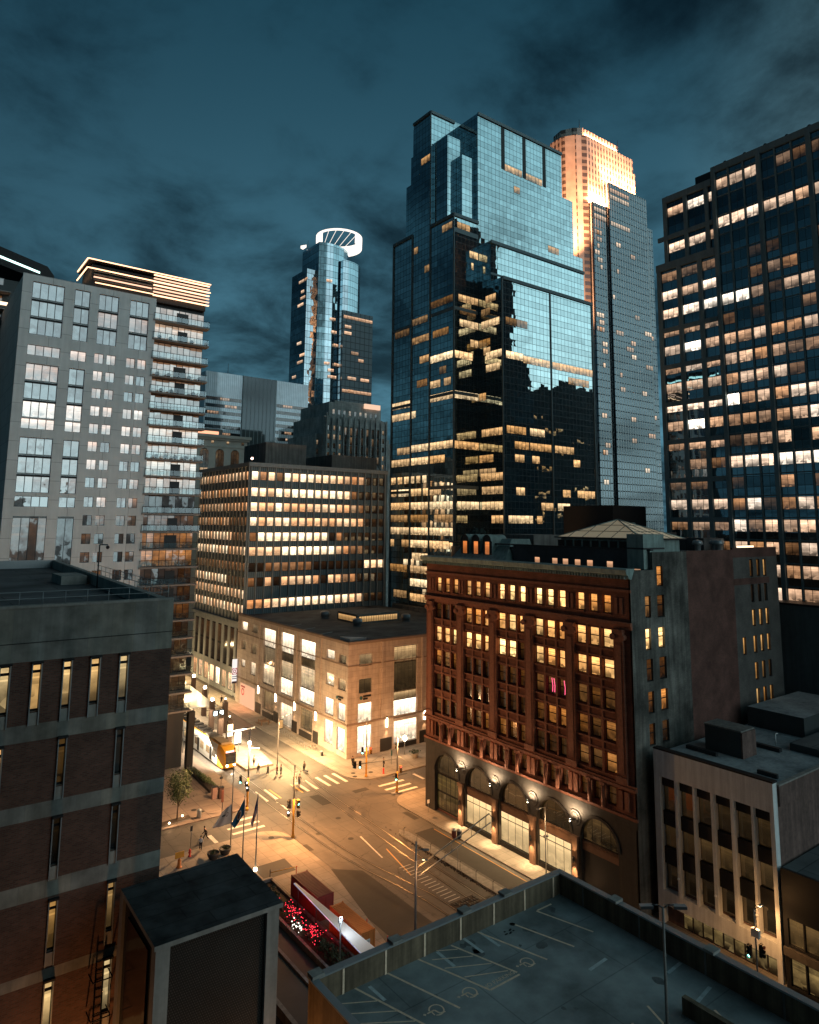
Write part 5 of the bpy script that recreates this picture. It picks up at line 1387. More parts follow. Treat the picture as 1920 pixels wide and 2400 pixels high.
for (x0, x1, y0, y1, zt) in blocks:
    z0 = 0 if zt < 127 or (x0 == BX0+.02) else 125.45
    if x0 == BX1 and y0 > 135: z0 = 118.0
    mb = MB(); mb.box(x0, y0, z0, x1, y1, zt, C_B, top=M_DARKM)
    mb.build('glass_block', bt)
mb = MB()
for y in (163.0, 153.6, 145.2): fbox(mb, 'A', BX0, y-.16, y+.16, 0, 125.5 if y != 145.2 else 160.4, .003, .3, M_TRIM)
fbox(mb, 'A', BX0, 134.75, 135.2, 0, 125.6, .003, .25, M_TRIM); fbox(mb, 'A', BX1, 125.45, 125.9, 0, 107, .003, .25, M_TRIM)
for (a, b_, z) in ((135, 145, 125.6), (153.6, 163, 125.8), (145.2, 153.6, 160.5)): fbox(mb, 'A', BX0, a, b_, z-.8, z, .003, .35, M_TRIM)
for (pl, a, b_, z) in ((135.0, BX0, BX1, 125.6), (145.2, BX0, BX1, 160.5), (125.7, BX1, 160.4, 107.2), (130.1, BX1, 162.5, 118.6), (135.02, BX1, 159.2, 158.3)): fbox(mb, 'B', pl, a, b_, z-.9, z, .003, .35, M_TRIM)
for z in (99.2, 76.3, 51.7):
    fbox(mb, 'A', BX0, 135.2, 144.9, z-.5, z+.4, .003, .12, M_TRIM); fbox(mb, 'B', 135.0, BX0+.1, BX1-.3, z-.5, z+.4, .003, .12, M_TRIM)
    fbox(mb, 'A', BX0, 153.9, 162.7, z-1.2, z-.4, .003, .12, M_TRIM)
fbox(mb, 'B', 135.0, BX0+.1, BX1-.1, 120.3, 121.6, .003, .12, M_TRIM)
fbox(mb, 'B', 125.7, 141.9, 142.3, 0, 106.3, .003, .2, M_TRIM); fbox(mb, 'B', 125.7, 159.9, 160.4, 0, 106.3, .003, .2, M_TRIM)
for x in (132.9, 141.7, 150.4): fbox(mb, 'B', 135.02, x, x+1.4, 144.3, 157.5, .003, .06, M_BLACK)
fbox(mb, 'B', 130.1, BX1, 162.5, 108.9, 109.5, .003, .05, M_TRIM)
mb.box(BX0+.1, 145.25, 160.4, BX1, 153.5, 160.7, M_TRIM)
mb.build('trim', bt)
F1, F2, F3 = (153.9, 162.7), (145.5, 153.3), (135.25, 144.9)
def lw(kind, pl, rng_, f0, f1, z, gl, h=2.1, seed=None):
    a, b_ = rng_
    if kind == 'A': lo, hi = b_-(b_-a)*f1, b_-(b_-a)*f0
    else: lo, hi = a+(b_-a)*f0, a+(b_-a)*f1
    win(bt, kind, pl, lo, hi, z-h/2, z+h/2, max(1, round((hi-lo)/1.45)), gl*random.uniform(.85, 1.1), WN_BT, d=.05, name='lit_window', seed=seed)
SB, XA, PB, RB, QB = (BX0+.2, BX1-.1), (125.95, 134.8), (BX1+.3, 159.8), (BX1+.3, 158.8), (BX1+.3, 162)
spec = [('3', 86.6, 0, 1, 1.3), ('S', 86.6, 0, .75, 1.2), ('X', 86.6, .3, 1, 1.1), ('P', 86.2, .02, .2, 1.2), ('P', 85.8, .2, .49, .75), ('P', 85.8, .52, 1, .65), ('P', 82.4, .7, .95, .5),
 ('X', 83.2, .3, .9, .6), ('3', 79.6, 0, .45, .7), ('3', 79.6, .6, .9, .5), ('1', 75.8, 0, 1, .8), ('3', 75.8, 0, 1, .9), ('S', 75.8, 0, 1, .95), ('X', 75.8, 0, .3, .7), ('1', 72.4, 0, 1, .7), ('2', 72.4, 0, .25, .9),
 ('X', 66, .1, 1, .7), ('P', 66.5, .02, .22, .6), ('P', 66.5, .26, .42, .85), ('1', 62.5, .3, 1, .4), ('2', 62.8, 0, 1, .85), ('3', 62.8, 0, 1, .85), ('S', 62.6, 0, 1, .7), ('P', 62.6, .1, .25, .6), ('P', 62.6, .26, .49, .7), ('P', 62.6, .53, .75, .6),
 ('1', 59.2, 0, 1, .6), ('2', 59.2, 0, 1, 1.0), ('3', 59.2, 0, .65, .8), ('X', 59.2, 0, .6, .55), ('P', 59.2, .1, .2, .8), ('P', 59.2, .28, .36, .9), ('P', 59.2, .74, .82, .8),
 ('X', 55.6, 0, .7, .4), ('1', 54.2, 0, .25, .9), ('1', 54.2, .35, .6, .9), ('1', 54.2, .7, .95, .8), ('2', 54.2, 0, .2, .8), ('2', 54.2, .3, .55, .8), ('2', 54.2, .65, .9, .9), ('X', 54.4, .05, 1, .6),
 ('1', 50.7, 0, .3, .9), ('1', 50.7, .4, .95, .9), ('2', 50.7, 0, .6, .9), ('2', 50.7, .7, 1, 1.1), ('3', 50.7, 0, .5, .8), ('X', 50.9, .1, 1, .5), ('P', 50.7, .11, .2, .8), ('P', 50.7, .61, .7, .7), ('P', 50.7, .78, .99, .85),
 ('1', 47, 0, 1, .9), ('2', 47, 0, 1, .95), ('3', 47, 0, 1, .9), ('S', 47, .1, 1, .85), ('X', 47, .1, 1, .85), ('P', 47, .37, .51, .85), ('P', 47, .55, .69, 1.05), ('P', 43.5, .03, .28, .85), ('P', 43.5, .32, .38, .6), ('X', 43.5, .5, 1, .7), ('P', 43.5, .93, .97, .9),
 ('1', 43.6, 0, .9, .3), ('2', 43.6, 0, 1, .3), ('3', 43.6, .2, 1, .3), ('1', 40.2, 0, 1, .6), ('2', 40.2, 0, 1, 1.0), ('3', 40.2, 0, 1, .95), ('1', 36.8, 0, .2, .7), ('1', 36.8, .6, 1, .5), ('2', 36.8, 0, 1, 1.05), ('3', 36.8, 0, 1, .9), ('2', 33.4, .1, 1, .8), ('1', 30, 0, .9, .3), ('2', 30, 0, 1, .55), ('2', 26.5, 0, 1, 1.1), ('1', 23, .2, .9, .3), ('2', 22.6, 0, 1, .8),
 ('3', 122.6, .5, .95, .3), ('S', 122.4, .1, .65, .55), ('S', 115.3, .62, 1, .75), ('S', 112, .7, .8, .9), ('S', 102.2, .15, 1, .7), ('X', 102.2, .3, .75, .7), ('S', 98.8, .2, .9, .15), ('X', 98.8, .1, .5, .2), ('S', 95.4, .2, 1, .7), ('X', 95.4, .1, .9, .75), ('P', 95.3, .02, .25, .18), ('S', 90.4, .65, 1, .55), ('X', 90.4, 0, .5, .25), ('X', 88, .2, .5, .5),
 ('2', 146.5, .45, 1, .45), ('2', 120.3, .05, .3, .4), ('2', 113.4, .7, 1, .22), ('2', 99, .0, .9, .15), ('2', 93.5, 0, 1, .28), ('3', 102, .0, 1, .10), ('1', 97, .1, .9, .12), ('3', 93.5, .1, .8, .2), ('2', 87.5, .45, 1, .45), ('2', 80.8, .3, .9, .2), ('3', 83, .4, .7, .14),
 ('R', 145.2, .28, .5, .5), ('R', 145.2, .53, .75, .5), ('R', 139.6, .4, .47, .4), ('R', 118, 2, 2.1, 0), ('R', 125, .81, .95, .35)]
for f, z, a, b_, gl in spec:
    if gl == 0: continue
    kind, pl_, rg = {'1': ('A', BX0, F1), '2': ('A', BX0, F2), '3': ('A', BX0, F3), 'S': ('B', 135.0, SB), 'X': ('A', BX1, XA), 'P': ('B', 125.7, PB), 'R': ('B', 135.02, RB)}[f]
    lw(kind, pl_, rg, a, b_, z, gl)
mb = MB(); mb.box(112.5, 138, 0, 114.6, 158, 20.5, M_CONC, top=M_ROOF)
for k in range(4): fbox(mb, 'A', 112.5, 139.5+k*4.6, 142.6+k*4.6, 12, 19, .003, .05, M_DARKM)
mb.build('entrance_block', bt)

# ------------------------------------------------------------------ FLOODLIT STONE TOWER (behind)
S_O = mat_piers('cream_piers', (0.64, 0.55, 0.48), (0.13, 0.10, 0.085), 2.3, 0.50, 3.4, 0.42, (0.46, 0.38, 0.32), refl=0.05)
S_B = mat_piers('blue_piers', (0.60, 0.61, 0.60), (0.012, 0.018, 0.024), 1.9, 0.32, 3.4, 0.14, (0.035, 0.045, 0.055), refl=0.18)
ot = thing('floodlit_stone_tower', 'very tall pale stone tower whose stepped crown glows orange under floodlights', 'building', (270, 200, 0))
mb = MB(); mb.prism([(250.5, 204.5), (254, 202), (281, 202), (281, 218), (254, 218), (249, 216), (247.5, 210)], 195, 234.6, S_O, top=M_DARKM); mb.build('crown', ot)
mb = MB(); mb.prism([(250.0, 203.0), (255.0, 200.4), (291.8, 200.4), (291.8, 222), (252, 222), (246.5, 216), (246.5, 208)], 0, 230.0, S_O, top=M_DARKM); mb.build('shaft', ot)
mb = MB(); mb.box(288, 200.5, 0, 293.4, 220, 222.6, S_O, top=M_DARKM); mb.build('side_shaft', ot)
mb = MB(); mb.box(266.0, 196.5, 0, 296.5, 200.39, 208, S_B, top=M_DARKM); mb.build('front_block', ot)
mb = MB(); mb.box(255.2, 197.8, 0, 265.9, 200.39, 195.4, S_B, top=M_DARKM); mb.build('front_block', ot)
mb = MB(); mb.box(297.3, 199.8, 0, 305.8, 222, 195.5, S_B, top=M_DARKM); mb.build('front_block', ot)
mb = MB(); mb.box(296.6, 202, 195, 297.2, 220, 206, S_O); mb.build('lit_pier', ot)
mb = MB()
for (x, y) in ((253, 203), (283, 203)): mb.tube((x, y, 234), (x, y, 239), .2, .1, M_DARKM, 5)
mb.build('mast', ot)
OR = (1.0, 0.42, 0.19)
for fx in (268, 276, 284, 292): light('SPOT', (fx, 196.9, 208.8), 70000, OR, .4, (fx-2, 201.2, 236), rad(75), .7, parent=ot, name='flood')
light('AREA', (281, 197.2, 208.6), 26000, OR, 29, (281, 202.5, 232), parent=ot, sizey=.8, name='flood_row')
light('AREA', (260.5, 198.4, 196.0), 42000, OR, 10, (260.5, 202.0, 225), parent=ot, sizey=.8, name='flood_row')
light('AREA', (272, 200.9, 230.6), 14000, OR, 34, (272, 202.5, 240), parent=ot, sizey=.4, name='flood_row')
light('SPOT', (233, 194, 150), 900000, OR, .6, (250, 206, 214), rad(58), .8, parent=ot, name='flood')
light('SPOT', (239, 199, 105), 500000, OR, .6, (250, 204, 165), rad(40), .8, parent=ot, name='flood')

random.seed(5)
WN_O = mat_window('stone_tower_glass', mirror=.05, frame=.14, dim=(1, .5, .25), bright=(1, .76, .52), gain=1.6, contents=.5)
for k in range(46):
    z = 60+3.4*random.randrange(0, 39)+1.9
    pl_, a0_, a1_, top_ = random.choice(((196.5, 266.3, 293, 204), (196.5, 266.3, 293, 204), (197.8, 255.5, 263, 190), (199.8, 297.6, 303, 191)))
    if z > top_: continue
    x = a0_+1.9*random.randrange(0, int((a1_-a0_)/1.9)); n_ = random.choice((1, 2, 2, 3))
    win(ot, 'B', pl_, x, x+1.9*n_, z-1.3, z+1.2, n_, random.uniform(.3, .9), WN_O, d=.1, name='lit_window')
for z in (204.4, 201.0, 187.4):
    win(ot, 'B', 196.5, 266.5, 266.5+1.9*8, z-1.3, z+1.2, 8, .6, WN_O, d=.1, name='lit_window')
for z in (192.2, 188.8): win(ot, 'B', 197.8, 255.6, 265.0, z-1.3, z+1.2, 5, .6, WN_O, d=.1, name='lit_window')
# ------------------------------------------------------------------ RING-CROWNED BLUE TOWER (far)
C_C = mat_curtain('far_curtain', 1.9, 3.7, (0.55, 0.74, 0.82), .07, .012, (.03, .05, .06), .78, (.008, .02, .03), .8)
C_C2 = mat_curtain('far_grid', 3.1, 3.7, (0.80, 0.86, 0.90), .13, .010, (.03, .035, .04), .5, (.30, .36, .39), .95)  # pale body colour stands in for sky reflected in the grid glass
WN_C = mat_window('far_glass', mirror=.05, frame=.03, dim=(1, .5, .25), bright=(1, .76, .55), gain=2.0, contents=.5)
ct = thing('ring_crown_tower', 'slim blue glass tower wearing a glowing white halo ring', 'building', (190, 335, 0))
def cyl_wall(cx, cy, r, z0, z1, m, a0=0, a1=360, n=28):
    b_ = MB()
    pts = [(cx+r*math.cos(rad(a0+(a1-a0)*i/n)), cy+r*math.sin(rad(a0+(a1-a0)*i/n))) for i in range(n)]
    u = 0
    for i in range(n):
        p, q = pts[i], pts[(i+1) % n]; L = math.hypot(q[0]-p[0], q[1]-p[1])
        b_.face([(p[0], p[1], z0), (q[0], q[1], z0), (q[0], q[1], z1), (p[0], p[1], z1)], m, [(u, z0), (u+L, z0), (u+L, z1), (u, z1)]); u += L
    b_.face([(p[0], p[1], z1) for p in pts], M_DARKM)
    return b_
def round_block(pts, z1, name):
    b_ = MB(); n = len(pts); u = 0
    for i in range(n):
        p, q = pts[i], pts[(i+1) % n]; L = math.hypot(q[0]-p[0], q[1]-p[1])
        b_.face([(p[0], p[1], 0), (q[0], q[1], 0), (q[0], q[1], z1), (p[0], p[1], z1)], C_C, [(u, 0), (u+L, 0), (u+L, z1), (u, z1)]); u += L
    b_.face([(p[0], p[1], z1) for p in pts], M_DARKM); return b_.build(name, ct)
round_block([(182.8, 353), (182.8, 333), (187, 331.5), (191, 331), (195, 331.4), (199, 332.6), (202.5, 334.8), (205.3, 338), (207, 342), (207.6, 347), (207, 353)], 201.5, 'core')
mb = MB(); mb.box(175.7, 333.2, 0, 184, 351.5, 184, C_C, top=M_DARKM); mb.build('shoulder', ct)
round_block([(196.6, 345), (196.6, 329), (200, 328.6), (204, 329.2), (208, 331), (211.3, 334), (213.6, 338), (214.6, 343), (214.4, 350), (200, 350)], 193.0, 'wing')
mb = MB(); mb.box(196.3, 327.4, 0, 216.5, 345, 162.5, C_C2, top=M_DARKM); mb.build('wing', ct)
mb = MB(); M_HALO = mat_emit('halo', (1.0, .90, .80), 1.5)
mb.lathe((200.5, 341, 0), [(12.9, 210.2), (13.7, 210.2), (13.7, 211.2), (12.9, 211.2), (12.9, 210.2)], M_HALO, 48)
for k in range(38):
    t0, t1 = rad(-75+k*7), rad(-75+(k+1)*7)
    for ra, za, rb, zb2 in ((13.6, 204.6, 13.72, 210.3), (12.9, 210.3, 12.8, 204.6), (12.8, 204.6, 13.6, 204.6)):
        mb.face([(200.5+r*math.cos(t), 341+r*math.sin(t), z) for r, z, t in ((ra, za, t0), (ra, za, t1), (rb, zb2, t1), (rb, zb2, t0))], M_HALO)
mb.build('halo_ring', ct)
mb = MB()
for k in range(18):
    a = 2*PI*k/18; mb = MB(); mb.tube((197+9*math.cos(a), 342+8*math.sin(a), 201), (200.5+12.9*math.cos(a+.2), 341+12.9*math.sin(a+.2), 210.4 if 1.9 < a < 5.2 else 205), .14, .14, M_HALO, 5); mb.build('ring_strut', ct)
mb = MB(); mb.tube((184, 349, 201), (184, 349, 208), .2, .1, M_DARKM, 5); mb.build('mast', ct); mb = MB(); mb.prism([(180.5, 351.5), (182.5, 348), (182.6, 352.5)], 203.0, 204.6, M_HALO); mb.build('halo_tip', ct)
random.seed(21)
for k in range(34):
    z = 84+3.7*random.randrange(0, 27)+2.6
    f = random.choice('LLCCCWW')
    if f == 'L': a = random.uniform(331, 344); z = min(z, 178); win(ct, 'A', 175.7, a, a+random.uniform(3, 7), z-.8, z+.8, 2, random.uniform(.3, .9), WN_C, d=.2, name='lit_window')
    elif f == 'W' and z < 160: a = random.uniform(196.6, 210); win(ct, 'B', 327.4, a, a+random.uniform(2, 6), z-.9, z+.9, 2, random.uniform(.25, .8), WN_C, d=.2, name='lit_window')
    elif f == 'C':
        mb = MB(); a0 = rad(random.uniform(-120, -85)); 
        for i in range(4):
            p, q = a0+i*.07, a0+(i+1)*.07
            mb.face([(192+12.2*math.cos(t), 343+12.6*math.sin(t), zz) for t, zz in ((p, z-.8), (q, z-.8), (q, z+.8), (p, z+.8))], WN_C, [(i, 0), (i+1, 0), (i+1, 1), (i, 1)], .3, random.uniform(.4, .9))
        mb.build('lit_window', ct)
for z in (162-3.2, 116.0): win(ct, 'B', 327.4, 196.6, 216.2, z-.9, z+.9, 8, .5, WN_C, d=.2, name='lit_window')

# ------------------------------------------------------------------ STRIPED OFFICE SLAB (far)
sp_ = thing('striped_office_slab', 'pale far office slab with dark window stripes and a ribbed dark middle', 'building', (135, 300, 0))
M_SPALE = mat_piers('pale_mullions', (0.80, 0.82, 0.84), (0.58, 0.62, 0.65), .95, .25, 90, 0, None, refl=.15)
M_SDARK = mat_piers('dark_ribs', (0.26, 0.29, 0.29), (0.06, 0.075, 0.075), 2.0, .16, 900, 0, None, refl=.05)
mb = MB(); mb.box(108.7, 300, 0, 126.5, 318, 110, M_SPALE, top=M_ROOF); mb.box(143.6, 300, 0, 160.9, 318, 110, M_SPALE, top=M_ROOF); mb.build('pale_wing', sp_)
mb = MB(); mb.box(126.5, 299.5, 0, 143.6, 318, 110, M_SDARK, top=M_ROOF); mb.tube((121, 305, 110), (121, 305, 116), .15, .08, M_DARKM, 5); mb.build('ribbed_core', sp_)
WN_S = mat_window('stripe_glass', mirror=.03, frame=.10, gain=1.1, dim=(1, .55, .3), bright=(1, .75, .55))
for k in range(14):
    z = 98.6-k*3.22
    for (a, b_) in ((109.2, 126.2), (144.0, 160.6)):
        win(sp_, 'B', 300, a, b_, z-1.55, z, 16, 0.0 if k not in (0,) else .02, WN_S, d=.04)
        if k in (0, 5) or random.random() < .2: q = random.uniform(a, b_-6); win(sp_, 'B', 300, q, q+random.uniform(3, 6), z-1.5, z-.05, 4, .6, WN_S, d=.08, name='lit_window')

# ------------------------------------------------------------------ ART DECO TOWER (far)
dc = thing('art_deco_tower', 'weathered stone setback tower with tall narrow window slots in front of the ring tower', 'building', (146, 230, 0))
M_DECO = mat_brick('deco_stone', (0.56, 0.55, 0.52), (0.48, 0.475, 0.45), (0.34, 0.335, 0.32), 1.6, .8, .03, var=.35, vs=.25, streak=.35)
WN_D = mat_window('deco_glass', mirror=.06, frame=.08, dim=(1, .6, .3), bright=(1, .8, .55), gain=1.1)
mb = MB()
for (x0, x1, y0, z) in ((130.8, 160.2, 230.6, 83.5), (133.9, 158.5, 232.5, 89.3), (128.5, 163.2, 233, 76.5), (138.5, 157, 236, 91.0)): mb.box(x0, y0, 0, x1, 256, z, M_DECO, top=M_ROOF)
hs = []
for i in range(11):
    a = 132.2+i*2.55
    tall = 3 <= i <= 9
    for k in range(8 if not tall else 1):
        z1 = 79.8-k*3.5; h = (a, a+1.0, z1-2.0, z1) if not tall else (a-.1, a+1.1, 64.5, 79.8)
        hs.append(h)
        if tall:
            for q in range(4): win(dc, 'B', 230, a-.1, a+1.1, 76.4-q*3.6, 79.6-q*3.6, 2, random.choice([.01, .02, .05, .25]), WN_D, d=-.4)
        else: win(dc, 'B', 230, *h, 1, random.choice([.02, .05, .4, .6]), WN_D, d=-.4)
wall(mb, 'B', 230, 130.8, 160.2, 40, 82.6, hs, .5, M_DECO)
for i in range(12): fbox(mb, 'B', 230, 131.3+i*2.55, 131.8+i*2.55, 60, 83.6+(.9 if i % 3 == 0 else 0), .003, .5, M_DECO)
for i in range(9):
    win(dc, 'B', 232.5, 135.5+i*2.5, 136.6+i*2.5, 84.6, 86.6, 1, random.choice([.02, .4, .05]), WN_D, d=.05)
mb.box(150, 231.4, 88.3, 157.5, 232.3, 90.2, mat_emit('deco_glow', (1, .62, .42), 1.0))
mb.build('wall', dc)
for i in range(5):
    for (x, pl_) in ((129.0, 233), (160.9, 233)):
        for q in range(1): win(dc, 'B', pl_, x, x+.8, 72-i*3.5, 74-i*3.5, 1, random.choice([.02, .3]), WN_D, d=.05)

# ------------------------------------------------------------------ CREAM ARCHED BUILDING (far)
cr = thing('cream_arched_building', 'cream stone building with arched windows and a lit roof terrace', 'building', (92, 230, 0))
M_CRM = mat_plain('cream_stone', (0.52, 0.48, 0.42), .85, var=.15, scale=.3)
mb = MB(); mb.box(70, 230, 0, 99.6, 262, 71.0, M_CRM, top=M_ROOF); fbox(mb, 'B', 230, 70, 100.6, 71, 72, -1, 1.4, M_CRM); fbox(mb, 'B', 230, 70, 100.2, 70.3, 71, .003, .7, M_CRM); fbox(mb, 'B', 230, 70, 99.7, 67.9, 68.3, .003, .3, M_CRM)
mb.build('wall', cr)
WN_CR = mat_window('arch_glass', mirror=.1, frame=.05, dim=(1, .5, .2), bright=(1, .7, .4))
for i, x in enumerate((78.6, 84.2, 89.7, 95.2)):
    b_ = MB(); pts = [(x-1.5, 229.95, 58)] + [(x+1.5, 229.95, 58)] + [(x+1.5*math.cos(PI*k/10), 229.95, 65.8+1.5*math.sin(PI*k/10)) for k in range(11)]
    b_.face(pts, WN_CR, [((p[0]-x+1.5), (p[2]-58)/9.3) for p in pts], random.random(), .06); b_.build('arched_window', cr)
    win(cr, 'B', 230, x-1.4, x+1.4, 58.2, 60.6, 2, .75, WN_CR, d=.08); win(cr, 'B', 230, x+2.2, x+3.2, 69, 70, 1, random.choice([.1, .8]), WN_CR, d=.04)
mb = MB(); mb.box(80, 238, 72, 93.5, 252, 75.2, M_CONCD); fbox(mb, 'B', 238, 80.5, 92, 72.4, 74.3, .003, .1, mat_emit('terrace_glow', (1, .42, .24), 1.6)); mb.build('roof_terrace', cr)
fb = thing('distant_office', 'small distant office sliver between the art deco tower and the blue glass tower', 'building', (180, 255, 0))
mb = MB(); mb.box(172, 255, 0, 190, 270, 78, M_DECO, top=M_ROOF); mb.build('wall', fb)
for k in range(7): win(fb, 'B', 255, 173, 176, 60+2.4*k, 61.6+2.4*k, 2, random.choice([.02, .5, .9]), WN_D, d=.05)
mb = MB(); mb.box(164, 262, 0, 171.5, 280, 92, M_DKB); tag(mb.build('distant_tower'), 'dim distant tower edge beside the blue glass tower', 'building')
vb = thing('viewpoint_shade_tower', 'tall dark unseen tower added for shade close behind the viewpoint', 'building', (0, -20, 0))  # unseen, added to shade the near roofs and darken the mirror glass
mb = MB(); mb.box(-45, -40, 0, 20, -3, 175, mat_plain('viewpoint_stone', (.05, .055, .055), .8)); mb.build('wall', vb)
# dark block beyond the right edge that the mirror glass reflects
mo = thing('mirrored_office_block', 'dark office block beyond the right edge, seen only mirrored in the blue tower', 'building', (250, -30, 0))
mb = MB(); mb.box(268, -60, 0, 305, -10, 116, M_DKB); mb.box(305, -70, 0, 345, -10.1, 124, M_DKB); mb.box(200, -62, 0, 268, -20, 95, M_DKB); mb.build('wall', mo)
for k in range(24):
    x = random.uniform(270, 334); z = 3.6*random.randrange(6, 31); w = random.uniform(3, 9)
    q = MB(); q.face([(x+w, -9.9, z), (x, -9.9, z), (x, -9.9, z+1.8), (x+w, -9.9, z+1.8)], WN_BT, [(0, 0), (4, 0), (4, 1), (0, 1)], random.random(), .45); q.build('lit_window', mo)
# ------------------------------------------------------------------ STREET LAMPS, SIGNALS
M_POLE = mat_plain('pole_grey', (0.22, 0.23, 0.235), .5, metal=.3, var=.1)
M_YPOLE = mat_plain('signal_yellow', (0.55, 0.27, 0.03), .5, var=.1)
M_LUM = mat_emit('sodium_lens', (1.0, 0.66, 0.32), 26)
M_GRN = mat_emit('green_lens', (0.25, 1.0, 0.75), 9)
M_REDL = mat_emit('red_lens', (1.0, 0.08, 0.04), 7)
M_WALKL = mat_emit('walk_lens', (1.0, 0.9, 0.8), 8)
def luminaire(root, p, d, L=1.5, lit=True, e=3000, col=WARM):
    """arm and cobra head from p towards unit direction d"""
    p = Vector(p); d = Vector(d)
    q = p+d*L+Vector((0, 0, .15))
    mb = MB(); mb.path([p, p+d*(L*.5)+Vector((0, 0, .14)), q], .04, M_POLE)
    n = Vector((-d.y, d.x, 0))*.15
    a, b_ = q-d*.1, q+d*.55
    mb.face([a-n+Vector((0, 0, .08)), b_-n+Vector((0, 0, .03)), b_+n+Vector((0, 0, .03)), a+n+Vector((0, 0, .08))], M_STEEL)
    for u, v in ((a-n, b_-n), (b_-n, b_+n), (b_+n, a+n), (a+n, a-n)): mb.face([u-Vector((0, 0, .05)), v-Vector((0, 0, .05)), v+Vector((0, 0, .05)), u+Vector((0, 0, .05))], M_STEEL)
    o = mb.build('lamp_arm', root)
    mb = MB(); mb.face([a+n-Vector((0, 0, .05)), b_+n-Vector((0, 0, .05)), b_-n-Vector((0, 0, .05)), a-n-Vector((0, 0, .05))], M_LUM if lit else M_STEEL); mb.build('lens', o)
    if lit:
        pl_ = q+d*.25-Vector((0, 0, .3))
        light('SPOT', pl_, e, col, .2, pl_-Vector((0, 0, 5))+d*.6, rad(158), .75, parent=root); light('POINT', pl_, e*.16, col, .2, parent=root)
def signal(root, p, face, n=3, lit=0, m=M_BLACK, back=None):
    """signal head: box with visors and lenses; face = unit dir it looks to"""
    p = Vector(p); f = Vector(face); s_ = Vector((-f.y, f.x, 0)); up = Vector((0, 0, 1))
    mb = MB(); h = .36*n
    A = [p+s_*a*.18+f*b_*.12+up*c*h/2 for a in (-1, 1) for b_ in (-1, 1) for c in (-1, 1)]
    for q in ((0, 2, 3, 1), (4, 5, 7, 6), (0, 1, 5, 4), (2, 6, 7, 3), (1, 3, 7, 5), (0, 4, 6, 2)): mb.face([A[i] for i in q], back or m)
    for k in range(n):
        z = h/2-.18-.36*k
        mb.tube(p+f*.12+up*z, p+f*.34+up*z, .15, .16, m, 8, caps=False)
    o = mb.build('signal_head', root)
    z = h/2-.18-.36*lit
    mb = MB(); mb.tube(p+f*.125+up*z, p+f*.15+up*z, .13, .13, (M_REDL if lit == 0 else M_GRN) if n == 3 else M_WALKL, 10); mb.build('lens', o)
def mast(name, label, cat, x, y, h, low=None, group='lamp and signal poles at the crossing', r=.11):
    t = thing(name, label, cat, (x, y, .13), group=group)
    mb = MB()
    if low:
        mb.tube((x, y, .1), (x, y, low), r*1.35, r*1.25, M_YPOLE, 10); mb.tube((x, y, .1), (x, y, .5), r*2.2, r*1.8, M_YPOLE, 10); mb.tube((x, y, low), (x, y, h), r*1.0, r*.75, M_POLE, 10)
    else:
        mb.tube((x, y, .1), (x, y, h), r, r*.7, M_POLE, 10); mb.tube((x, y, .1), (x, y, .45), r*1.9, r*1.6, M_POLE, 10)
    mb.build('pole', t)
    return t
RT = Vector((.80, -.60, 0)); CAMD = Vector((-.6, -.8, 0))
a = mast('signal_pole', 'signal pole on the near kerb corner with yellow base and dark twin signals', 'signal pole', 47.3, 88.8, 9.3, 5.0)
luminaire(a, (47.3, 88.8, 8.4), RT, 1.3, True, 11000)
signal(a, (46.8, 89.0, 4.4), (-1, 0, 0), 3, 1); signal(a, (47.7, 88.4, 4.4), (0, -1, 0), 3, 1, back=M_YPOLE); signal(a, (46.8, 89.3, 3.1), (-.6, -.8, 0), 2, 0); signal(a, (47.8, 88.5, 3.1), (1, 0, 0), 2, 0)
a = mast('signal_pole', 'signal pole by the tram tracks with a tall lit lamp and yellow lower half', 'signal pole', 46.0, 100.8, 11.6, 4.6)
luminaire(a, (46.0, 100.8, 8.6), RT, 1.0, False)
mb = MB(); mb.ball((46.0, 100.8, 9.5), .28, mat_emit('globe', (1, .82, .55), 18), 10); mb.path([(45.3, 101.3, 11.6), (46.6, 100.3, 11.6)], .07, M_DARKM); mb.build('lamp_globe', a)
light('POINT', (46.2, 100.4, 9.2), 14000, WARM2, .25, parent=a)
signal(a, (44.9, 101.0, 4.5), (-.6, -.8, 0), 3, 2); signal(a, (45.5, 100.3, 4.0), (0, -1, 0), 2, 0); signal(a, (45.7, 100.2, 3.3), (-.7, -.7, 0), 2, 0)
a = mast('signal_pole', 'signal pole before the store corner, yellow lower half, green light showing', 'signal pole', 67.7, 102.0, 9.6, 4.8)
luminaire(a, (67.7, 102, 9.0), -RT, 1.4, True, 4200)
signal(a, (67.1, 102.3, 4.3), (-.6, -.8, 0), 3, 2); signal(a, (68.2, 101.6, 4.3), (0, -1, 0), 3, 0, back=M_YPOLE)
a = mast('signal_pole', 'signal pole by the striped crossing with a long braced arm over the street', 'signal pole', 68.0, 93.6, 8.4, 3.2)
mb = MB(); mb.path([(68, 93.6, 5.1), (62.5, 97.2, 4.3)], .06, M_POLE); mb.path([(68, 93.6, 7.3), (64.5, 95.9, 4.6)], .02, M_POLE); mb.path([(68, 93.6, 5.6), (71.0, 92.2, 3.4)], .02, M_POLE)
mb.path([(68, 93.6, 8.3), (68.6, 93.2, 8.45)], .04, M_POLE); mb.build('mast_arm', a)
signal(a, (62.4, 97.2, 4.3), (-1, 0, 0), 3, 2); signal(a, (63.1, 96.8, 4.3), (-.7, -.7, 0), 3, 2); signal(a, (68.4, 93.2, 3.6), (-.3, -.95, 0), 3, 0, back=M_YPOLE); signal(a, (67.7, 93.4, 2.5), (-.6, -.8, 0), 3, 2)
light('POINT', (68.6, 93.3, 8.2), 8000, WARM, .2, parent=a)
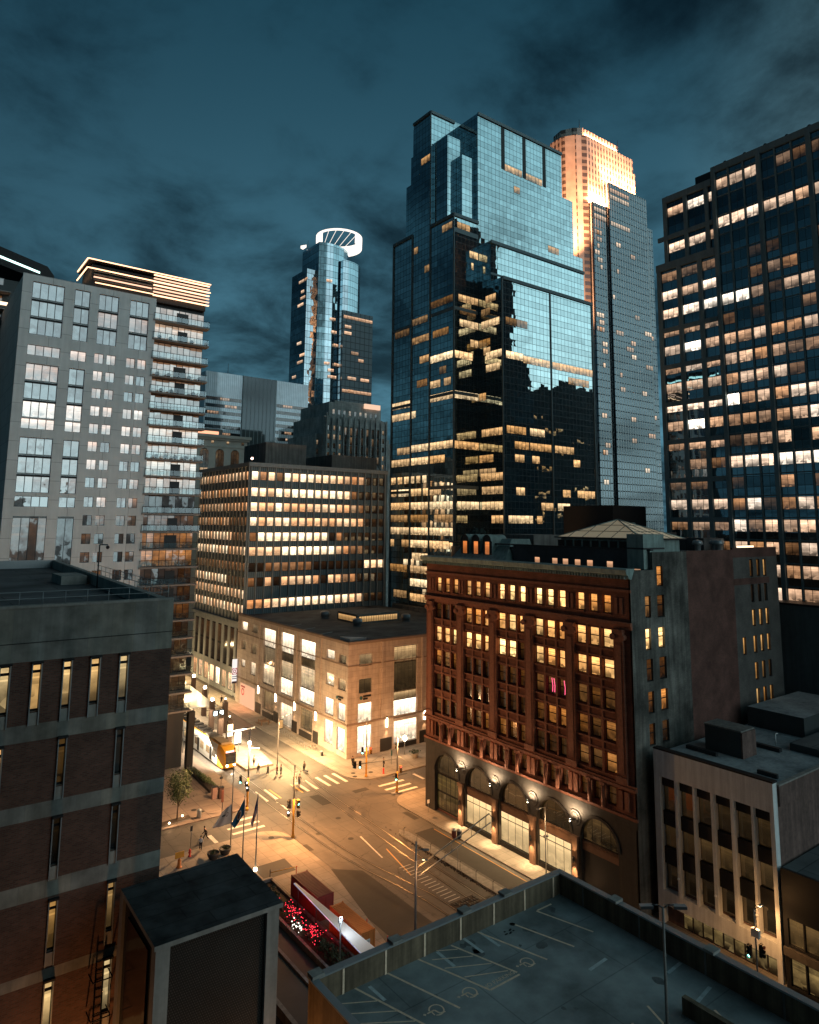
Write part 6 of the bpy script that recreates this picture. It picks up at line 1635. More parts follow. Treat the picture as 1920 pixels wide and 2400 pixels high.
a = mast('wire_pole', 'tall overhead wire pole behind the car park wall with a long double bracket', 'wire pole', 47.0, 61.2, 9.2, r=.13)
mb = MB(); mb.path([(47, 61.2, 6.6), (57.8, 61.6, 9.4)], .07, mat_plain('bracket_cream', (.25, .23, .18), .5)); mb.path([(47, 61.2, 5.7), (58, 61.6, 8.4)], .06, M_POLE)
for k in (5.0, 8.0, 10.2): mb.path([(47+k, 61.2+k*.037, 6.6+k*.26), (47+k, 61.2+k*.037, 5.7+k*.245)], .03, M_POLE)
mb.path([(57.8, 61.6, 9.4), (58.2, 61.6, 8.9)], .04, M_POLE); mb.path([(52.9, 61.4, 7.2), (52.9, 61.4, 4.9)], .02, M_POLE); mb.build('bracket', a)
luminaire(a, (47.0, 61.2, 8.3), RT, .8, False); luminaire(a, (47.0, 61.2, 7.3), RT, .7, True, 600)
a = mast('street_lamp', 'slim street lamp on the pavement before the hotel shop windows', 'street lamp', 67.2, 61.7, 8.0, r=.08, group='street lamps')
luminaire(a, (67.2, 61.7, 7.9), (-1, 0, 0), .9, True, 900, WARM2)
mb = MB(); mb.box(67.0, 61.5, 4.6, 67.5, 61.9, 4.75, M_POLE); mb.box(66.95, 61.45, 4.3, 67.1, 61.6, 4.6, M_POLE); mb.build('banner_bracket', a)
a = mast('street_lamp', 'glowing street lamp pole before the finned white block', 'street lamp', 66.2, 35.6, 7.6, r=.09, group='street lamps')
luminaire(a, (66.2, 35.6, 7.4), (1, 0, 0), .9, True, 1100, (1, .50, .18))
mb = MB(); mb.box(66.0, 35.2, 5.3, 66.35, 35.9, 6.0, M_WHITE); mb.build('pole_sign', a); signal(a, (66.3, 35.2, 4.3), (0, -1, 0), 3, 0); signal(a, (66.0, 36.1, 4.0), (-1, 0, 0), 3, 2)
a = mast('street_lamp', 'pale lamp pole in the bright street beyond the people', 'street lamp', 57.6, 114.6, 8.2, r=.10, group='street lamps')
mb = MB(); mb.tube((57.6, 114.6, 2.6), (57.6, 114.6, 8.2), .12, .10, M_WHITE, 8); mb.build('pole_sleeve', a)
luminaire(a, (57.6, 114.6, 8.1), (.9, .4, 0), 2.6, True, 30000, (1, .62, .27))
for i, (x, y) in enumerate(((64.6, 166), (48.6, 152), (64.6, 190), (48.6, 196))):
    a = mast('street_lamp', ['street lamp by the far grey office podium', 'street lamp behind the tram platform canopy', 'farthest street lamp beside the grey office', 'street lamp hidden up the street behind the apartment tower'][i], 'street lamp', x, y, 8.5, r=.1, group='street lamps')
    luminaire(a, (x, y, 8.4), (-1 if x > 60 else 1, 0, 0), 1.6, True, 12000 if i != 3 else 4000, (1, .68, .32))

# ------------------------------------------------------------------ TRAM
tr = thing('tram', 'yellow fronted tram with white sides standing at the platform', 'tram', (50.6, 118.6, 0))
M_TY = mat_plain('tram_yellow', (0.62, 0.30, 0.03), .35, var=.05); M_TW = mat_plain('tram_white', (.66, .66, .64), .35, var=.05)
def section(w0, w1, zlow, zsh, ztop): return [(-w0, zlow), (w0, zlow), (w1, zsh), (w1*.86, ztop), (-w1*.86, ztop), (-w1, zsh)]
def loft(mb, secs, mfun):
    for (ya, A), (yb, B) in zip(secs, secs[1:]):
        n = len(A)
        for i in range(n):
            j = (i+1) % n
            mb.face([(50.6+A[i][0], ya, A[i][1]), (50.6+A[j][0], ya, A[j][1]), (50.6+B[j][0], yb, B[j][1]), (50.6+B[i][0], yb, B[i][1])][::-1], mfun(i, ya))
    mb.face([(50.6+p[0], secs[0][0], p[1]) for p in secs[0][1]], mfun(9, secs[0][0]))
    mb.face([(50.6+p[0], secs[-1][0], p[1]) for p in secs[-1][1]][::-1], M_TW)
mb = MB(); loft(mb, [(118.2, section(.95, 1.0, .45, 1.5, 2.3)), (118.7, section(1.15, 1.2, .35, 2.3, 3.2)), (119.7, section(1.3, 1.32, .3, 2.9, 3.6)), (121.2, section(1.3, 1.32, .3, 2.9, 3.65)), (148, section(1.3, 1.32, .3, 2.9, 3.65))], lambda i, y: M_TY if y < 121 else (M_TY if i == 3 else M_TW))
tb = mb.build('body', tr)
mb = MB(); M_TS = mat_window('tram_screen', mirror=.1, frame=.02, gain=1.0, dim=(1, .5, .2), contents=1.6); mb.face([(49.68, 118.15, 1.1), (51.52, 118.15, 1.1), (51.52, 118.15, 2.32), (49.68, 118.15, 2.32)], M_TS, [(0, 0), (2, 0), (2, .6), (0, .6)], .4, .10); mb.face([(49.68, 118.15, 2.32), (51.52, 118.15, 2.32), (51.6, 118.42, 2.82), (49.6, 118.42, 2.82)], M_TS, [(0, .6), (2, .6), (2, 1), (0, 1)], .4, .10); mb.build('windscreen', tr)
mb = MB(); mb.box(49.8, 118.40, 2.84, 51.4, 118.60, 3.08, mat_emit('tram_sign', (1, .5, .45), 3)); mb.build('destination_sign', tr)
for s_ in (-1, 1):
    mb = MB(); mb.tube((50.6+s_*.62, 118.2, .82), (50.6+s_*.62, 118.1, .82), .16, .16, mat_emit('headlight', (1, .95, .85), 25), 12); mb.build('headlight', tr)
light('SPOT', (50.6, 117.9, .95), 500, (1, .85, .6), .1, (50.6, 112, 0), rad(80), .9, parent=tr)
for k in range(9):
    y = 121.8+k*2.9
    mb = MB(); fquad(mb, 'A', 49.29, y, y+1.7, 1.3, 2.5, .015, WN_SHOP, [(0, 0), (1, 0), (1, 1), (0, 1)], random.random(), .9 if k % 3 else .15); mb.build('window', tr)
for k in range(4):
    y = 123.6+k*6.2
    mb = MB(); fquad(mb, 'A', 49.29, y, y+1.0, .45, 2.7, .02, M_BLACK); mb.build('door', tr)
mb = MB()
for (y0, y1, m) in ((120.6, 124.4, mat_plain('tram_roof_tan', (.30, .22, .13), .6)), (125.0, 128.0, M_CONCD), (129, 135, M_DARKM), (136, 146, M_DARKM)): mb.box(49.75, y0, 3.6, 51.45, y1, 3.95, m)
for k in range(8): mb.box(49.8, 129.4+k*2, 3.95, 51.4, 130.4+k*2, 4.2, M_BLACK)
mb.path([(50.2, 126.5, 3.9), (50.9, 127.6, 4.7), (50.2, 128.4, 5.3)], .04, M_DARKM); mb.build('roof_equipment', tr)
mb = MB()
for y in (120.4, 127, 134, 141):
    for s_ in (-1, 1): mb.tube((50.6+s_*.72, y, .34), (50.6+s_*.9, y, .34), .34, .34, M_BLACK, 12)
mb.box(49.5, 119.4, .12, 51.7, 147, .36, M_BLACK); mb.build('bogies', tr)
light('AREA', (48.7, 128, 4.6), 2600, (1, .82, .58), 1.0, (48.6, 130, 0), parent=tr, sizey=20, name='side_platform_fill')  # added fill lamp beside the tram, no fixture of its own

# station: dark ribbed pylons with lamps, glass canopy, screens
M_PYL = mat_plain('bronze_pylon', (0.07, 0.045, 0.035), .5, var=.15)
def pylon(x, y, h, top, label):
    t = thing('station_pylon', label, 'pylon', (x, y, .3), group='bronze pylons on the tram platform')
    mb = MB(); mb.box(x-.42, y-.42, .3, x+.42, y+.42, h, M_PYL)
    for k in range(3):
        fbox(mb, 'A', x-.42, y-.36+k*.27, y-.22+k*.27, .5, h-.2, .0015, .08, M_PYL); fbox(mb, 'B', y-.42, x-.36+k*.27, x-.22+k*.27, .5, h-.2, .0015, .08, M_PYL)
    mb.build('shaft', t)
    mb = MB()
    if top == 'lamp': mb.ball((x, y, h+.25), .34, mat_emit('pylon_globe', (1, .86, .62), 28), 10)
    else:
        mb.prism([(x-.45, y-.45), (x+.45, y-.45), (x+.45, y+.45), (x-.45, y+.45)], h, h+.15, M_PYL)
        for s0, s1 in (((-.42, -.42), (.42, -.42)), ((.42, -.42), (.42, .42)), ((.42, .42), (-.42, .42)), ((-.42, .42), (-.42, -.42))): mb.face([(x+s0[0], y+s0[1], h+.15), (x+s1[0], y+s1[1], h+.15), (x, y, h+.75)], M_PYL)
        mb.ball((x, y, h+.85), .13, mat_emit('pylon_globe', (1, .86, .62), 28), 8)
    mb.build('finial', t)
    if top == 'lamp': light('POINT', (x-.8, y-.5, h+1.2), 280, WARM2, .3, parent=t)
    return t
pylon(54.4, 128.4, 5.2, 'cap', 'short bronze pylon with a glowing band, nearest the tram front')
pylon(57.5, 138.2, 6.0, 'cap', 'bronze pylon with a pointed cap beside the lit departure screens')
pylon(56.1, 141.6, 6.0, 'lamp', 'bronze pylon topped by the nearest starry lamp')
pylon(58.6, 152.5, 6.0, 'lamp', 'bronze pylon topped by the middle starry lamp')
pylon(60.6, 165.0, 6.0, 'lamp', 'bronze pylon topped by the farthest starry lamp')
pylon(55.0, 134.2, 4.6, 'cap', 'bronze pylon standing under the departure screens')
mb = MB(); mb.box(53.9, 128.0-.12, 2.6, 54.9, 128.0-.02, 4.7, mat_emit('pylon_band', (1, .72, .4), 4)); tag(mb.build('glowing_panel'), 'glowing warm panel set on the short pylon nearest the tram', 'light panel')
sc = thing('departure_screen', 'pair of lit departure screens hung between the bronze pylons', 'screen', (55.8, 137.6, 4))
mb = MB(); mb.box(54.8, 137.6, 3.9, 57.0, 137.9, 5.0, M_BLACK); mb.path([(53.5, 137.8, 5.2), (57.5, 138.2, 5.2)], .06, M_DARKM); mb.build('frame', sc)
for x in (54.95, 56.2):
    mb = MB(); mb.box(x, 137.54, 4.05, x+.65, 137.59, 4.85, mat_emit('screen_glow', (.75, .95, 1), 5)); mb.build('screen', sc)
cn = thing('platform_canopy', 'pale translucent glass canopy over the tram platform', 'canopy', (54, 150, 4))
mb = MB(); mb.prism([(52.4, 143.5), (57.2, 141.8), (59.8, 172), (52.4, 172)], 4.6, 4.75, mat_plain('frosted_glass', (.55, .58, .58), .35, var=.1)); mb.build('roof', cn)
mb = MB()
for y in (144.5, 151, 158, 165): mb.tube((53.4, y, .3), (53.4, y, 4.6), .1, .1, M_PYL, 8)
mb.build('posts', cn)
for (x, y, e) in ((55.0, 119, 800), (55, 125, 900), (55, 132, 900), (54.8, 140, 900), (54.8, 150, 800), (55, 160, 800)): light('AREA', (x, y, 4.4), e, (1, .78, .5), 2.5, (x, y, 0), parent=cn, sizey=4)
mb = MB(); mb.box(56.0, 129.4, .32, 57.3, 129.55, 2.6, mat_emit('kiosk_glow', (1, .9, .75), 2.2)); mb.box(55.95, 129.35, .32, 57.35, 129.4, .6, M_DARKM); tag(mb.build('ticket_kiosk'), 'glowing white ticket kiosk at the platform end', 'kiosk')
sg = thing('station_arm_sign', 'long pale blue sign arm over the platform end', 'sign', (54.6, 126.5, 4))
mb = MB(); mb.box(52.6, 125.0, 4.15, 58.0, 125.2, 4.4, mat_plain('sign_blue_grey', (.45, .5, .62), .5)); mb.build('blade', sg); mb = MB(); mb.tube((54.9, 125.1, .3), (54.9, 125.1, 4.2), .07, .07, M_POLE, 8); mb.build('post', sg)
for i, (x, y) in enumerate(((46.9, 131.5), (46.9, 127.2))):
    t = thing('platform_post', ['dark T shaped post by the tram side, farther from the crossing', 'dark T shaped post by the tram side, nearer the crossing'][i], 'post', (x, y, .1), group='T posts beside the tram')
    mb = MB(); mb.tube((x, y, .1), (x, y, 4.0), .07, .06, M_DARKM, 8); mb.path([(x-.9, y, 4.0), (x+1.2, y, 4.05)], .07, M_DARKM); mb.box(x-.12, y-.12, 2.2, x+.12, y+.12, 2.7, M_DARKM); mb.build('post', t)
# planter bed with kerb, kiosks
pb_ = thing('planter_bed', 'long dark edged planting bed beside the tram lane', 'planter', (44.6, 116, .13))
mb = MB(); mb.prism([(43.9, 110.2), (45.6, 110.6), (45.6, 122), (44.3, 122.2)], .1, .55, M_BASE, top=M_SOIL); mb.build('kerb', pb_)
# ------------------------------------------------------------------ vegetation
M_LEAF = mat_plain('leaf_green', (0.075, 0.10, 0.03), .6, var=.45, scale=2.5)
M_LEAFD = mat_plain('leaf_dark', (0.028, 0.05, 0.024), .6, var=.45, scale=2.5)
M_BARK = mat_plain('bark', (0.10, 0.07, 0.05), .9, var=.3)
def leaves(mb, c, rx, ry, rz, n, s, m, clumps=14):
    C = []
    for _ in range(clumps):
        d = Vector((random.gauss(0, 1), random.gauss(0, 1), random.gauss(0, 1))).normalized()*random.uniform(.35, .95)
        C.append(Vector((c[0]+d.x*rx, c[1]+d.y*ry, c[2]+d.z*rz)))
    for _ in range(n):
        k = random.choice(C); p = k+Vector((random.gauss(0, rx*.2), random.gauss(0, ry*.2), random.gauss(0, rz*.15)))
        a = Vector((random.gauss(0, 1), random.gauss(0, 1), random.gauss(0, 1))).normalized(); b_ = a.orthogonal().normalized()*s*.5; a = a*s
        mb.face([p-a*.5, p+b_*.5, p+a*.5, p-b_*.5], m)
    return C
tree = thing('street_tree', 'small leafy street tree on the paved corner beside the tower', 'tree', (36.4, 103, .13))
mb = MB(); mb.tube((36.4, 103, .1), (36.45, 103, 2.2), .12, .09, M_BARK, 8)
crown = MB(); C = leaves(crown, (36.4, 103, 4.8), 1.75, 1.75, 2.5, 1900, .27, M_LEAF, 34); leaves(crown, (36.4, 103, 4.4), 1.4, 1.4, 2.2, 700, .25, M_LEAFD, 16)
for q in C[:14]: mb.tube((36.45, 103, 1.9), q, .05, .012, M_BARK, 5)
mb.build('trunk', tree); crown.build('crown', tree)
mb = MB(); leaves(mb, (44.8, 114.6, .85), .6, 3.6, .35, 700, .3, M_LEAF, 26); leaves(mb, (44.8, 116.5, .85), .6, 5.2, .35, 500, .3, M_LEAFD, 22); stuff(mb.build('bedding_plants'))
mb = MB(); mb.prism([(33.4, 101.7), (38.2, 102.4), (38.2, 103.6), (33.4, 103.2)], .1, .3, M_CONC, top=M_SOIL); tag(mb.build('tree_bed'), 'low kerbed soil bed under the street tree', 'tree bed')
for (x, y) in ((35.0, 102.0), (37.3, 103.4)):
    mb = MB(); mb.ball((x, y, .45), .13, mat_emit('ground_spot', (1, .8, .5), 16), 8); mb.tube((x, y, .3), (x, y, .4), .1, .1, M_DARKM, 8); tag(mb.build('ground_light'), 'small glowing ground light in the tree bed'+(', nearer the car lane' if x < 36 else ', nearer the bin'), 'ground light', 'ground lights under the tree')
    light('POINT', (x, y, .75), 45, WARM2, .1, name='ground_lamp')
light('POINT', (34.4, 107.5, 2.6), 420, WARM2, .4, name='tower_entrance_light')
mb = MB(); mb.ball((34.0, 108.2, 3.0), 1.15, mat_emit('orb_glow', (1, .74, .48), 1.6), 12, 1.4); tag(mb.build('paper_lantern'), 'big glowing pale lantern behind the street tree', 'lantern')

# ------------------------------------------------------------------ flags
L_ = Vector((-.80, .60, 0)); N_ = Vector((.6, .8, 0))
def flagpole(x, y, h, label, ht, hb, ft, fb, mat, emblem=None):
    t = thing('flagpole', label, 'flagpole', (x, y, .13), group='flagpoles on the corner plaza')
    mb = MB(); mb.tube((x, y, .1), (x, y, h), .09, .05, M_POLE, 10); mb.ball((x, y, h+.08), .1, M_STEEL, 8); mb.build('pole', t)
    mb = MB(); NX, NZ = 14, 10
    def P(i, j):
        u, v = i/NX, j/NZ
        l = (ft[0]*u)*(v) + (fb[0]*u)*(1-v); z = (hb+(fb[1]-hb)*u)*(1-v)+(ht+(ft[1]-ht)*u)*v
        return Vector((x, y, z))+L_*(l+.05)+N_*(.16*math.sin(u*9+v*2.5)*u)
    for i in range(NX):
        for j in range(NZ):
            uv = [(i/NX, j/NZ), (i/NX, (j+1)/NZ), ((i+1)/NX, (j+1)/NZ), ((i+1)/NX, j/NZ)]
            mb.face([P(i, j), P(i, j+1), P(i+1, j+1), P(i+1, j)], mat, uv, smooth=True)
    mb.build('flag', t, weld=False)
    return t
def flagmat(name, kind):
    m, g = newmat(name); u, v, _ = g.xyz(g.n('ShaderNodeUVMap', uv_map='UVMap').outputs[0])
    def disc(cu, cv, r, asp=1.5):
        a = g.m('MULTIPLY', g.m('SUBTRACT', u, cu), asp); b_ = g.m('SUBTRACT', v, cv)
        return g.m('LESS_THAN', g.m('SQRT', g.m('ADD', g.m('MULTIPLY', a, a), g.m('MULTIPLY', b_, b_))), r)
    def rect(u0, u1, v0, v1): return g.m('MULTIPLY', g.m('MULTIPLY', g.m('GREATER_THAN', u, u0), g.m('LESS_THAN', u, u1)), g.m('MULTIPLY', g.m('GREATER_THAN', v, v0), g.m('LESS_THAN', v, v1)))
    if kind == 'white':
        c = g.mix(disc(.32, .58, .12), (.62, .60, .57), (.16, .10, .10)); c = g.mix(disc(.33, .58, .075), c, (.62, .60, .57)); c = g.mix(rect(.45, .75, .52, .62), c, (.12, .12, .13))
    elif kind == 'blue':
        c = g.mix(disc(.45, .5, .3), (.015, .085, .16), (.55, .48, .42)); c = g.mix(disc(.45, .5, .23), c, (.12, .07, .05))
    else:
        st = g.m('GREATER_THAN', g.m('FRACT', g.m('MULTIPLY', v, 6.5)), .5); c = g.mix(st, (.28, .02, .03), (.60, .56, .53)); c = g.mix(rect(-1, .42, .46, 2), c, (.02, .025, .09))
    finish_mat(g, prin(g, c, .8, spec=.2)); return m
flagpole(39.5, 91.2, 12.2, 'tall flagpole flying a white flag with a small round emblem', 5.3, 2.9, (1.1, 4.5), (2.5, 2.2), flagmat('flag_white', 'white'))
flagpole(39.35, 87.0, 7.5, 'flagpole with a blue flag carrying a pale round seal', 7.2, 5.4, (1.5, 4.3), (1.1, 3.7), flagmat('flag_blue', 'blue'))
flagpole(39.4, 83.3, 8.8, 'flagpole with a limp red striped flag and dark canton', 8.6, 6.8, (.7, 5.6), (.55, 5.0), flagmat('flag_stripes', 'us'))
mb = MB(); mb.ball((39.4, 83.3, .3), .25, mat_emit('ground_spot', (1, .8, .5), 16), 8); tag(mb.build('flag_light'), 'round glowing light at the foot of the striped flag pole', 'ground light')

# ------------------------------------------------------------------ people
M_SKIN = mat_plain('skin', (.42, .25, .17), .6, var=.05)
def cloth(name, c): return mat_plain('cloth_'+name, c, .85, var=.15, scale=6)
M_HAIR = mat_plain('hair', (.03, .02, .015), .7, var=.2)
def skinmesh(name, verts, edges, radii, mat, parent, sub=1):
    me = bpy.data.meshes.new(name); me.from_pydata([v for v in verts], edges, []); me.materials.append(mat)
    o = bpy.data.objects.new(name, me); COL.objects.link(o); o.parent = parent
    md = o.modifiers.new('skin', 'SKIN')
    if not me.skin_vertices: 
        bm = bmesh.new(); bm.from_mesh(me); bm.verts.layers.skin.verify(); bm.to_mesh(me); bm.free()
    for i, r in enumerate(radii):
        sv = me.skin_vertices[0].data[i]; sv.radius = (r, r) if not isinstance(r, tuple) else r
        sv.use_root = (i == 0)
    md.use_smooth_shade = True
    if sub: s2 = o.modifiers.new('sub', 'SUBSURF'); s2.levels = sub; s2.render_levels = sub
    return o
def person(x, y, rz, label, jacket, trousers, stride=.18, z=.0, bend=0.0, arm=0.1, group='people on the street', lean=0.0):
    t = thing('person', label, 'person', (x, y, z), group=group, world=False)
    t.rotation_euler = (0, 0, rz)
    s = stride
    # joints, facing +y
    hip, ch, nk = (0, 0, .94), (0, .02+lean*.5, 1.32), (0, .03+lean, 1.48)
    hd0, hd1 = (0, .05+lean, 1.58), (0, .05+lean, 1.74)
    LH, LK, LA, LT = (-.10, 0, .90), (-.11, s*.7+.02, .50), (-.11, s, .09), (-.11, s+.16, .04)
    RH, RK, RA, RT_ = (.10, 0, .90), (.11, -s*.3+.03, .50), (.11, -s, .10), (.11, -s+.15, .04)
    LS, LE, LW, LHd = (-.20, .0+lean, 1.40), (-.25, -.05+lean, 1.14), (-.24, arm+lean, .92), (-.24, arm+.05+lean, .84)
    RS, RE, RW, RHd = (.20, .0+lean, 1.40), (.25, -.05+lean, 1.14), (.24, arm*.6+lean, .92), (.24, arm*.6+.05+lean, .84)
    V = [hip, ch, nk, hd0, hd1, LH, LK, LA, LT, RH, RK, RA, RT_, LS, LE, LW, LHd, RS, RE, RW, RHd]
    E_ = [(0, 1), (1, 2), (2, 3), (3, 4), (0, 5), (5, 6), (6, 7), (7, 8), (0, 9), (9, 10), (10, 11), (11, 12), (1, 13), (13, 14), (14, 15), (15, 16), (1, 17), (17, 18), (18, 19), (19, 20)]
    Rr = [.14, .15, .06, .085, .075, .085, .06, .042, .04, .085, .06, .042, .04, .055, .043, .033, .035, .055, .043, .033, .035]
    skinmesh('body', V, E_, Rr, M_SKIN, t)
    skinmesh('jacket', [(0, 0, .90), (0, .01, 1.12), ch, (0, .03+lean, 1.44), LS, LE, LW, RS, RE, RW], [(0, 1), (1, 2), (2, 3), (2, 4), (4, 5), (5, 6), (2, 7), (7, 8), (8, 9)], [.175, .165, .18, .085, .075, .06, .05, .075, .06, .05], jacket, t)
    skinmesh('trousers', [(0, 0, .95), LH, LK, (LA[0], LA[1], .14), RH, RK, (RA[0], RA[1], .14)], [(0, 1), (1, 2), (2, 3), (0, 4), (4, 5), (5, 6)], [.15, .105, .08, .065, .105, .08, .065], trousers, t)
    mb = MB(); mb.ball((0, .03+lean, 1.70), .105, M_HAIR, 10, 1.0); mb.build('hair', t)
    return t
BK, NV, WT, RDc, GR = cloth('black', (.018, .018, .02)), cloth('navy', (.02, .03, .06)), cloth('white', (.6, .6, .6)), cloth('red', (.18, .03, .03)), cloth('grey', (.14, .13, .12))
DN = cloth('denim', (.05, .06, .09))
person(68.4, 107.3, 2.4, 'person in dark clothes walking by the store corner', BK, BK, .22, .13)
person(60.4, 110.1, .3, 'lone person in a dark coat standing in the bright street', GR, BK, .08)
person(54.8, 112.4, .8, 'person in black at the left of the group on the street', BK, BK, .12)
person(55.9, 111.2, 1.2, 'person with a red top in the middle of the street group', RDc, DN, .16, arm=.25)
person(56.5, 111.0, -1.9, 'person in navy at the right end of the street group', NV, BK, .12, arm=.2)
person(53.6, 113.6, .2, 'person in dark clothes stepping down from the platform end', BK, DN, .2)
person(54.3, 116.9, 2.0, 'person in a pale top standing on the lit platform end', WT, BK, .1, .32)
person(56.2, 105.6, -.9, 'cyclist in black by the pole at the crossing', BK, BK, .15, lean=.25, arm=.35)
person(56.8, 105.1, -.9, 'cyclist in grey by the pole at the crossing', GR, DN, .15, lean=.25, arm=.35)
person(35.9, 92.3, -.6, 'person in a white shirt waiting at the near kerb', WT, BK, .06, .13)
person(37.6, 95.0, 1.0, 'hurrying person in black stepping into the near crossing', BK, BK, .34, lean=.2, arm=.3)
person(66.0, 161.0, 0, 'distant person on the pavement below the grey office', BK, BK, .12, .13)
person(69.5, 98.7-.0, 1.5, 'person in black beside the long signal arm', BK, BK, .12, .13) if False else person(72.4, 103.6, 1.2, 'person in black waiting behind the long signal arm', BK, BK, .1, .13)
def bike(x, y, rz, label):
    t = thing('bicycle', label, 'bicycle', (x, y, 0), group='bicycles', world=False); t.rotation_euler = (0, 0, rz)
    for yy in (-.52, .52):
        mb = MB(); n = 18
        pts = [(0, yy+.33*math.cos(2*PI*k/n), .34+.33*math.sin(2*PI*k/n)) for k in range(n+1)]
        mb.path(pts, .02, M_BLACK, 5)
        for k in range(6): mb.tube((0, yy, .34), pts[k*3], .005, .005, M_STEEL, 3)
        mb.build('wheel', t)
    mb = MB(); mb.path([(0, -.52, .34), (0, -.15, .85), (0, .38, .85), (0, -.05, .32), (0, -.52, .34)], .02, M_DARKM); mb.path([(0, -.15, .85), (0, -.05, .32)], .02, M_DARKM); mb.path([(0, .52, .34), (0, .36, .98)], .02, M_DARKM); mb.path([(-.25, .34, 1.0), (.25, .34, 1.0)], .018, M_DARKM); mb.build('frame', t)
    mb = MB(); mb.box(-.07, -.3, .9, .07, -.05, .96, M_BLACK); mb.build('saddle', t)
bike(56.0, 105.2, -.9, 'bicycle under the cyclist in black at the crossing'); bike(56.6, 104.7, -.9, 'bicycle under the cyclist in grey at the crossing')
bike(67.3, 119.0, .5, 'bicycle locked to the last hoop of the bike rack')
# bike rack hoops
for i in range(15):
    y = 132-i*.86
    mb = MB(); x = 67.3-i*.05
    mb.path([(x-.45, y, .13), (x-.45, y, .75), (x-.3, y, .92), (x+.3, y, .92), (x+.45, y, .75), (x+.45, y, .13)], .035, M_STEEL, 6)
    tag(mb.build('bike_hoop'), 'one of the row of steel bicycle hoops on the store pavement', 'bike hoop', 'row of steel bicycle hoops')
# pavement furniture
bt_ = thing('picnic_frame', 'low timber picnic bench frame on the store pavement', 'bench', (66.7, 139.6, .13))
mb = MB(); M_WOOD = mat_plain('brown_wood', (.20, .12, .07), .8, var=.2)
mb.box(65.8, 138.8, .85, 67.5, 140.6, .93, M_WOOD); mb.build('table_top', bt_)
for (x, y) in ((65.9, 138.9), (67.4, 138.9), (65.9, 140.5), (67.4, 140.5)):
    mb = MB(); mb.box(x-.07, y-.07, .13, x+.07, y+.07, 1.2, M_WOOD); mb.build('leg', bt_)
for x in (65.3, 67.7):
    mb = MB(); mb.box(x, 138.7, .5, x+.35, 140.7, .56, M_WOOD); mb.build('bench_seat', bt_)
sb_ = thing('poster_stand', 'pavement poster stand with a pale picture beside the bike hoops', 'poster stand', (67.3, 133.5, .13))
mb = MB(); mb.box(67.0, 133.3, .5, 68.0, 133.45, 2.4, M_DARKM); mb.build('frame', sb_); mb = MB(); mb.box(67.06, 133.26, .7, 67.94, 133.3, 2.3, mat_plain('poster', (.5, .42, .3), .5, var=.6, scale=1.5)); mb.build('poster', sb_)
def bin_(x, y, m, label, h=1.15, r=.33, z=.13, group='street bins'):
    t = thing('litter_bin', label, 'bin', (x, y, z), group=group)
    mb = MB(); mb.lathe((x, y, z), [(r*.85, 0), (r, .1), (r, h*.8)], m, 14); mb.build('drum', t)
    mb = MB(); mb.lathe((x, y, z), [(r*1.08, h*.8), (r*1.08, h*.86), (r*.6, h), (0, h)], M_STEEL, 14); mb.build('lid', t)
bin_(65.0, 76.2, mat_plain('bin_red', (.10, .03, .03), .5), 'dark red litter bin on the hotel pavement'); bin_(65.5, 75.7, mat_plain('bin_navy', (.02, .025, .05), .5), 'navy litter bin on the hotel pavement')
bin_(39.3, 102.2, M_STEEL, 'grey metal litter bin by the tree bed'); bin_(66.9, 115.4, M_DARKM, 'dark bin by the store corner window', .9, .25)
for i, (x, y, m, lb, h) in enumerate(((44.5, 107.2, mat_plain('kiosk_brown', (.09, .05, .04), .5), 'dark information pillar at the planter end', 1.7), (43.6, 107.6, mat_plain('kiosk_pink', (.45, .27, .22), .6), 'pale stone pillar at the planter end', 1.8))):
    mb = MB(); mb.box(x-.35, y-.3, .13, x+.35, y+.3, h, m); mb.box(x-.38, y-.33, h, x+.38, y+.33, h+.08, M_DARKM)
    if i == 0: mb.tube((x, y+.1, h), (x, y+.1, h+1.8), .03, .03, M_DARKM, 6); mb.box(x-.2, y, h+1.2, x+.2, y+.2, h+1.5, M_DARKM)
    tag(mb.build('information_pillar'), lb, 'pillar')
hy = thing('fire_hydrant', 'red fire hydrant on the near pavement', 'hydrant', (34.2, 91.5, .13))
mb = MB(); mb.lathe((34.2, 91.5, .13), [(.2, 0), (.2, .08), (.13, .1), (.13, .62), (.17, .66), (.15, .8), (.05, .9), (0, .92)], M_RED, 12); mb.build('barrel', hy); mb = MB(); mb.tube((34.0, 91.5, .62), (34.4, 91.5, .62), .06, .06, M_RED, 8); mb.build('nozzles', hy)
hy2 = thing('fire_hydrant', 'small red fire hydrant beyond the long signal arm', 'hydrant', (70.9, 98.9+2.6, .13))
mb = MB(); mb.lathe((70.9, 101.5, .13), [(.2, 0), (.2, .08), (.13, .1), (.13, .62), (.17, .66), (.15, .8), (.05, .9), (0, .92)], M_RED, 12); mb.build('barrel', hy2)
for i, (x, y) in enumerate(((36.4, 89.2), (38.1, 89.6))):
    t = thing('round_planter', ['round dark planter tub, the left of a pair, near the hydrant', 'round dark planter tub, the right of a pair, near the flagpoles'][i], 'planter', (x, y, .13), group='round planter tubs')
    mb = MB(); mb.lathe((x, y, .13), [(.5, 0), (.75, .5), (.8, .75), (.7, .75), (.68, .6), (0, .6)], M_DARKM, 16); mb.build('tub', t); mb = MB(); leaves(mb, (x, y, .85), .5, .5, .25, 120, .22, M_LEAFD, 8); mb.build('foliage', t)
mb = MB(); mb.lathe((32.2, 89.5, .13), [(.35, 0), (.35, .05), (.25, .06), (.2, .9), (0, .95)], mat_plain('barrel_orange', (.55, .16, .03), .5), 12); tag(mb.build('traffic_drum'), 'orange traffic drum on the near pavement', 'traffic drum')
